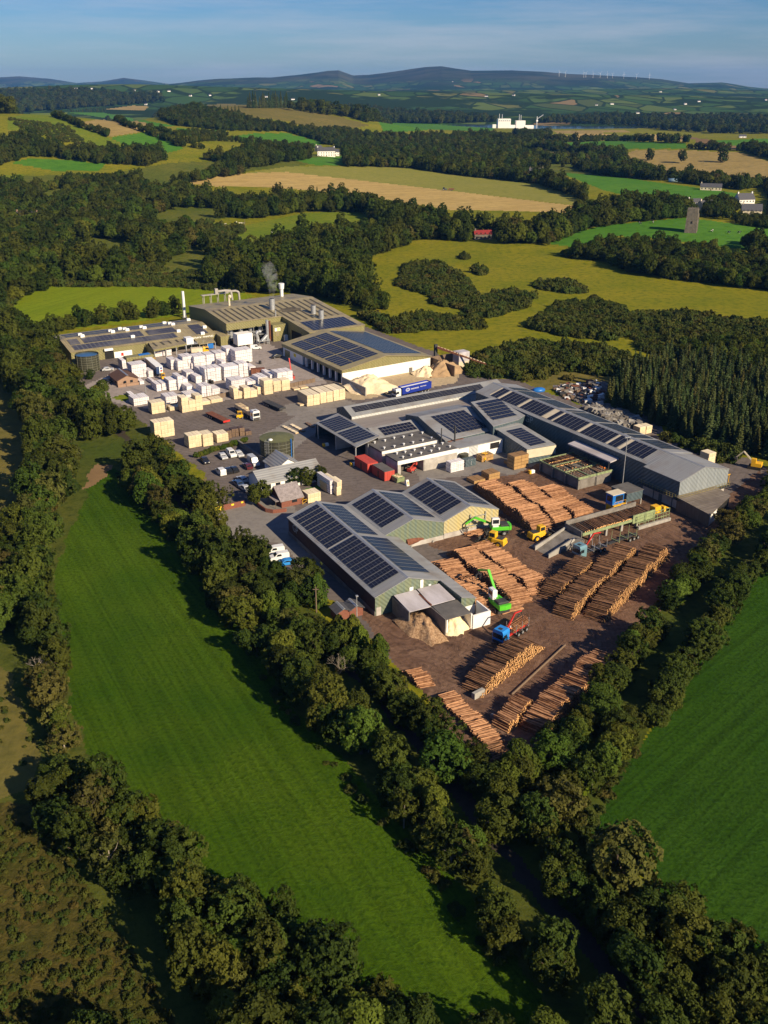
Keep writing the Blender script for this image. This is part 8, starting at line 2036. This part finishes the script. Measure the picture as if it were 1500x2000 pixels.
# white plant on the estuary
w = T(988, 250); pl = thing('estuary_factory', 'cluster of big white factory blocks on the estuary shore', 'factory', w, .05, None, .72)
MB().box(-30, 14, -14, 18, -3, 30).build('main_block', 'white_wall', pl); MB().box(34, 66, -10, 14, -3, 24).build('second_block', 'white_wall', pl); MB().box(14, 34, -8, 10, -3, 10).box(66, 96, -8, 10, -3, 9).box(-48, -30, -8, 8, -3, 12).build('low_block', 'white_wall', pl)
for x, h in ((-24, 46), (-14, 44), (46, 44), (52, 42)): MB().cyl(x, 4, 20, h, 1.4, 10).build('chimney', 'steel', pl)
b = MB()
for k in range(6): b.box(-28 + k * 7, -24 + k * 7, -14.3, -14.0, 22, 26)
b.build('window', 'steel', pl)
w = T(1048, 249); t = thing('harbour_crane', 'thin pale crane mast right of white factory', 'crane', w, .2); MB().bar((0, 0, -2), (0, 0, 26), 2).bar((0, 0, 20), (16, 0, 30), 1.4).build('mast', 'steel', t); MB().box(-2, 2, -2, 2, 14, 18).build('cab', 'white_wall', t)
# scattered far houses, each a thing
FAR = [(70, 175), (148, 174), (180, 174), (262, 178), (308, 180), (330, 179), (372, 188), (410, 187), (492, 198), (520, 190), (285, 205), (572, 195), (700, 225), (740, 186), (884, 160), (950, 189), (1003, 187), (1165, 206), (1195, 204), (1245, 222), (1275, 224), (1318, 215), (1338, 204), (1240, 245), (1262, 245), (1290, 180), (1478, 252), (1485, 251), (1420, 247), (1450, 269), (1365, 199), (1496, 196), (800, 236)]
FARW = ['white cottage on the far wooded ridge', 'pale house on the far ridge', 'white farm on distant slope']
for i, (px, py) in enumerate(FAR):
    q = T(px, py)
    if q is None: continue
    nb = 'on the far left ridge' if px < 450 else 'beyond the left hill' if px < 720 else 'on slopes below the moor' if py < 200 else 'near the estuary' if py > 235 else 'on far fields beyond estuary'
    s_ = 1.0
    house(px, py, (8 + (i * 5) % 7) * s_, 7 * s_, 3.4 * s_, 2.8 * s_, 'white_wall', 'slate', rnd.uniform(-.6, .6), f'tiny white house {nb}, {nth(i + 1)} counted from the left skyline', chim=0, win=q.y < 4000)
TU = [1092, 1104, 1140, 1144, 1158, 1172, 1186, 1196, 1218, 1243, 1268]
for i, px in enumerate(TU):
    w = T(px, 150 + (px - 1092) * .028)
    w = w if w is not None else T(px, 153 + (px - 1092) * .03)
    if w is None: continue
    t = thing('wind_turbine', f'tiny white wind turbine on the moor skyline, {nth(i + 1)} from left', 'wind turbine', w, rnd.uniform(-.5, .5), 'wind turbines on the moor'); MB().cyl(0, 0, -5, 40, 1.3, 8, r1=.8).build('mast', 'white_paint', t)
    b = MB()
    for k in range(3): a = k * 2 * PI / 3 + i; b.bar((0, -3, 40), (math.cos(a) * 22, -3, 40 + math.sin(a) * 22), .7)
    b.build('rotor', 'white_paint', t); MB().box(-1.5, 1.5, -3, 4, 39, 42).build('nacelle', 'white_paint', t)

# ------------------------------------------------------------------ animals and the tractor
M['fleece'] = mat('fleece', (.66, .62, .54), (.55, .51, .44), 5, .95); M['cow'] = mat('cow_hide', (.012, .011, .010), (.62, .60, .56), 1.1, .8, lo=.48, hi=.52)
def beast(px, py, s, m, name, label, rz, group):
    w = T(px, py); t = thing(name, label, name, w, rz, group, s)
    skin_figure('body', [(0, 0, .95), (.55, 0, .98), (.95, 0, 1.2), (1.25, 0, 1.32), (1.55, 0, 1.15), (-.65, 0, .98), (-.95, 0, .9), (-1.0, 0, .55), (.5, .2, .6), (.52, .2, .02), (.5, -.2, .6), (.52, -.2, .02), (-.55, .2, .62), (-.7, .2, .35), (-.62, .2, .02), (-.55, -.2, .62), (-.7, -.2, .35), (-.62, -.2, .02)],
                [(0, 1), (1, 2), (2, 3), (3, 4), (0, 5), (5, 6), (6, 7), (1, 8), (8, 9), (1, 10), (10, 11), (5, 12), (12, 13), (13, 14), (5, 15), (15, 16), (16, 17)],
                [.34, .33, .2, .17, .1, .32, .12, .04, .12, .06, .12, .06, .14, .08, .06, .14, .08, .06], m, t)
for i, (px, py) in enumerate(((421, 445), (427, 440), (434, 440), (440, 439), (453, 439), (462, 435), (468, 437), (472, 437), (476, 437), (531, 455))):
    beast(px, py, .75, 'fleece', 'sheep', f'small white sheep grazing in the meadow, {nth(i + 1)} from the left', rnd.uniform(0, 6), 'sheep in the meadow')
for i, (px, py) in enumerate(((1390, 453), (1423, 456), (1443, 456), (1275, 436), (1250, 438))):
    beast(px, py, 1.25, 'cow', 'cow', ['black and white cow standing just right of tower', 'black cow in the middle right of the tower', 'black cow farthest right of the tower', 'dark cow left of the tower', 'dark cow farthest left of the tower'][i], rnd.uniform(0, 6), 'cattle around the tower')
w = T(868, 372); tr = thing('tractor', 'small blue tractor with brown trailer on the field boundary', 'tractor', w, -.1); MB().cbox(-1.6, .2, -.8, .8, 1.0, 2.9, .2).build('cab', 'glass', tr); MB().cbox(.2, 2.2, -.5, .5, .9, 1.7, .1).build('bonnet', 'p_blue', tr); MB().cbox(4, 9.5, -1.1, 1.1, .9, 2.0, .1).bar((2.2, 0, .7), (4, 0, .8), .15).build('trailer', 'rust', tr)
for x, r in ((-.9, .9), (1.7, .6), (6, .5), (7.4, .5)):
    for s in (-.9, .9): wheel(tr, x, s, r, .4)
# rubble and scrap behind the long shed
rg = random.Random(8)
def scatter_heap(poly, n, smin, smax, m, name, label, cat):
    P = poly_world(poly); x0, y0 = P.min(0); x1, y1 = P.max(0); b = MB(); k = 0
    while k < n:
        x, y = rg.uniform(x0, x1), rg.uniform(y0, y1)
        if not inside(P, np.array([x]), np.array([y]))[0]: continue
        k += 1; s = rg.uniform(smin, smax) * rg.uniform(.5, 1); zz = rg.uniform(0, 1.6) * (vnoise(x, y, 6, 4)); c = Vector((x, y, float(zz)))
        vs = [c + Vector((dx * s * rg.uniform(.5, 1.2), dy * s * rg.uniform(.5, 1.2), dz * s * rg.uniform(.3, .9))) for dx, dy, dz in ((-1, -1, -1), (1, -1, -1), (1, 1, -1), (-1, 1, -1), (-1, -1, 1), (1, -1, 1), (1, 1, 1), (-1, 1, 1))]
        b.add(vs, [(3, 2, 1, 0), (4, 5, 6, 7), (0, 1, 5, 4), (1, 2, 6, 5), (2, 3, 7, 6), (3, 0, 4, 7)], rg.randrange(len(m)))
    o = b.build(name, m); stuff(o, label, cat)
scatter_heap([(1140, 800), (1185, 790), (1245, 815), (1260, 838), (1200, 830)], 420, .5, 1.3, ['concrete', 'concrete_dirty', 'concrete_dirty'], 'rubble', 'pale broken rubble heaped behind the long shed', 'rubble')
scatter_heap([(1080, 760), (1165, 748), (1180, 775), (1140, 790), (1100, 778)], 320, .4, 1.4, ['steel_dark', 'plank_old', 'rust', 'concrete_dirty', 'white_wall'], 'scrap', 'dark scrap and boards dumped behind the long shed', 'scrap')
w = g(1052, 764); t = thing('tarpaulin', 'crumpled blue tarpaulin on the scrap heap', 'tarpaulin', w, .3); b = MB(); b.ball((0, 0, .4), 2.2, 10, 0, (1.2, .8, .45)); b.build('sheet', 'blue', t)
yg = thing('yellow_gantry', 'tangled yellow steel gantry at the far end of long shed', 'gantry', Cw(17, 6), R31); b = MB()
for k in range(6): b.bar((k * 1.5, 0, 0), (k * 1.5, 0, 2.4), .12); b.bar((k * 1.5, 2, 0), (k * 1.5, 2, 2.4), .12); b.bar((k * 1.5, 0, 2.4), (k * 1.5, 2, 2.4), .1)
b.bar((0, 0, 2.4), (8, 0, 2.4), .12).bar((0, 2, 2.4), (8, 2, 2.4), .12).bar((0, 0, 1.2), (8, 0, 2.4), .1); b.build('frame', 'yellow', yg); MB().cbox(-1.5, .5, -2.4, -.6, 0, 1.2).build('blue_drum', 'blue', yg)
# barrels, pallets and bales between the stacks
for i, (x, y) in enumerate(((640, 330), (655, 335), (915, 195), (1005, 190), (1250, 300), (665, 210), (700, 210))):
    px, py = 240 + x / 3.75, 660 + y / 3.75; t = thing('drum', ['black plastic drum left of the big middle stack', 'black plastic drum right beside its twin at big middle stack', 'dark drum in front of the big block', 'dark drum by the shed bay', 'red drum beside the loader stack', 'red crate beside the long block', 'brown crate right of the long block'][i], 'drum', g(px, py), 0); MB().cyl(0, 0, 0, 1.2, .55, 12).build('shell', 'letter_dark' if i < 4 else 'redbox', t); MB().cyl(0, 0, 1.2, 1.26, .5, 12).build('lid', 'steel_dark', t)

# ------------------------------------------------------------------ the air
bx = MB(); bx.box(-11500, 11500, -400, 18400, -1.2, 330)
hz_ = bpy.data.materials.new('haze'); hz_.use_nodes = True; nt = hz_.node_tree; nt.nodes.clear()
out = nt.nodes.new('ShaderNodeOutputMaterial'); pv = nt.nodes.new('ShaderNodeVolumePrincipled'); pv.inputs['Color'].default_value = (.13, .40, 1.0, 1); pv.inputs['Density'].default_value = 3.3e-5; pv.inputs['Anisotropy'].default_value = 0.0
nt.links.new(pv.outputs[0], out.inputs['Volume']); M['haze'] = hz_
o = bx.build('haze', 'haze'); stuff(o, 'thin blue haze over the whole valley and hills', 'haze')
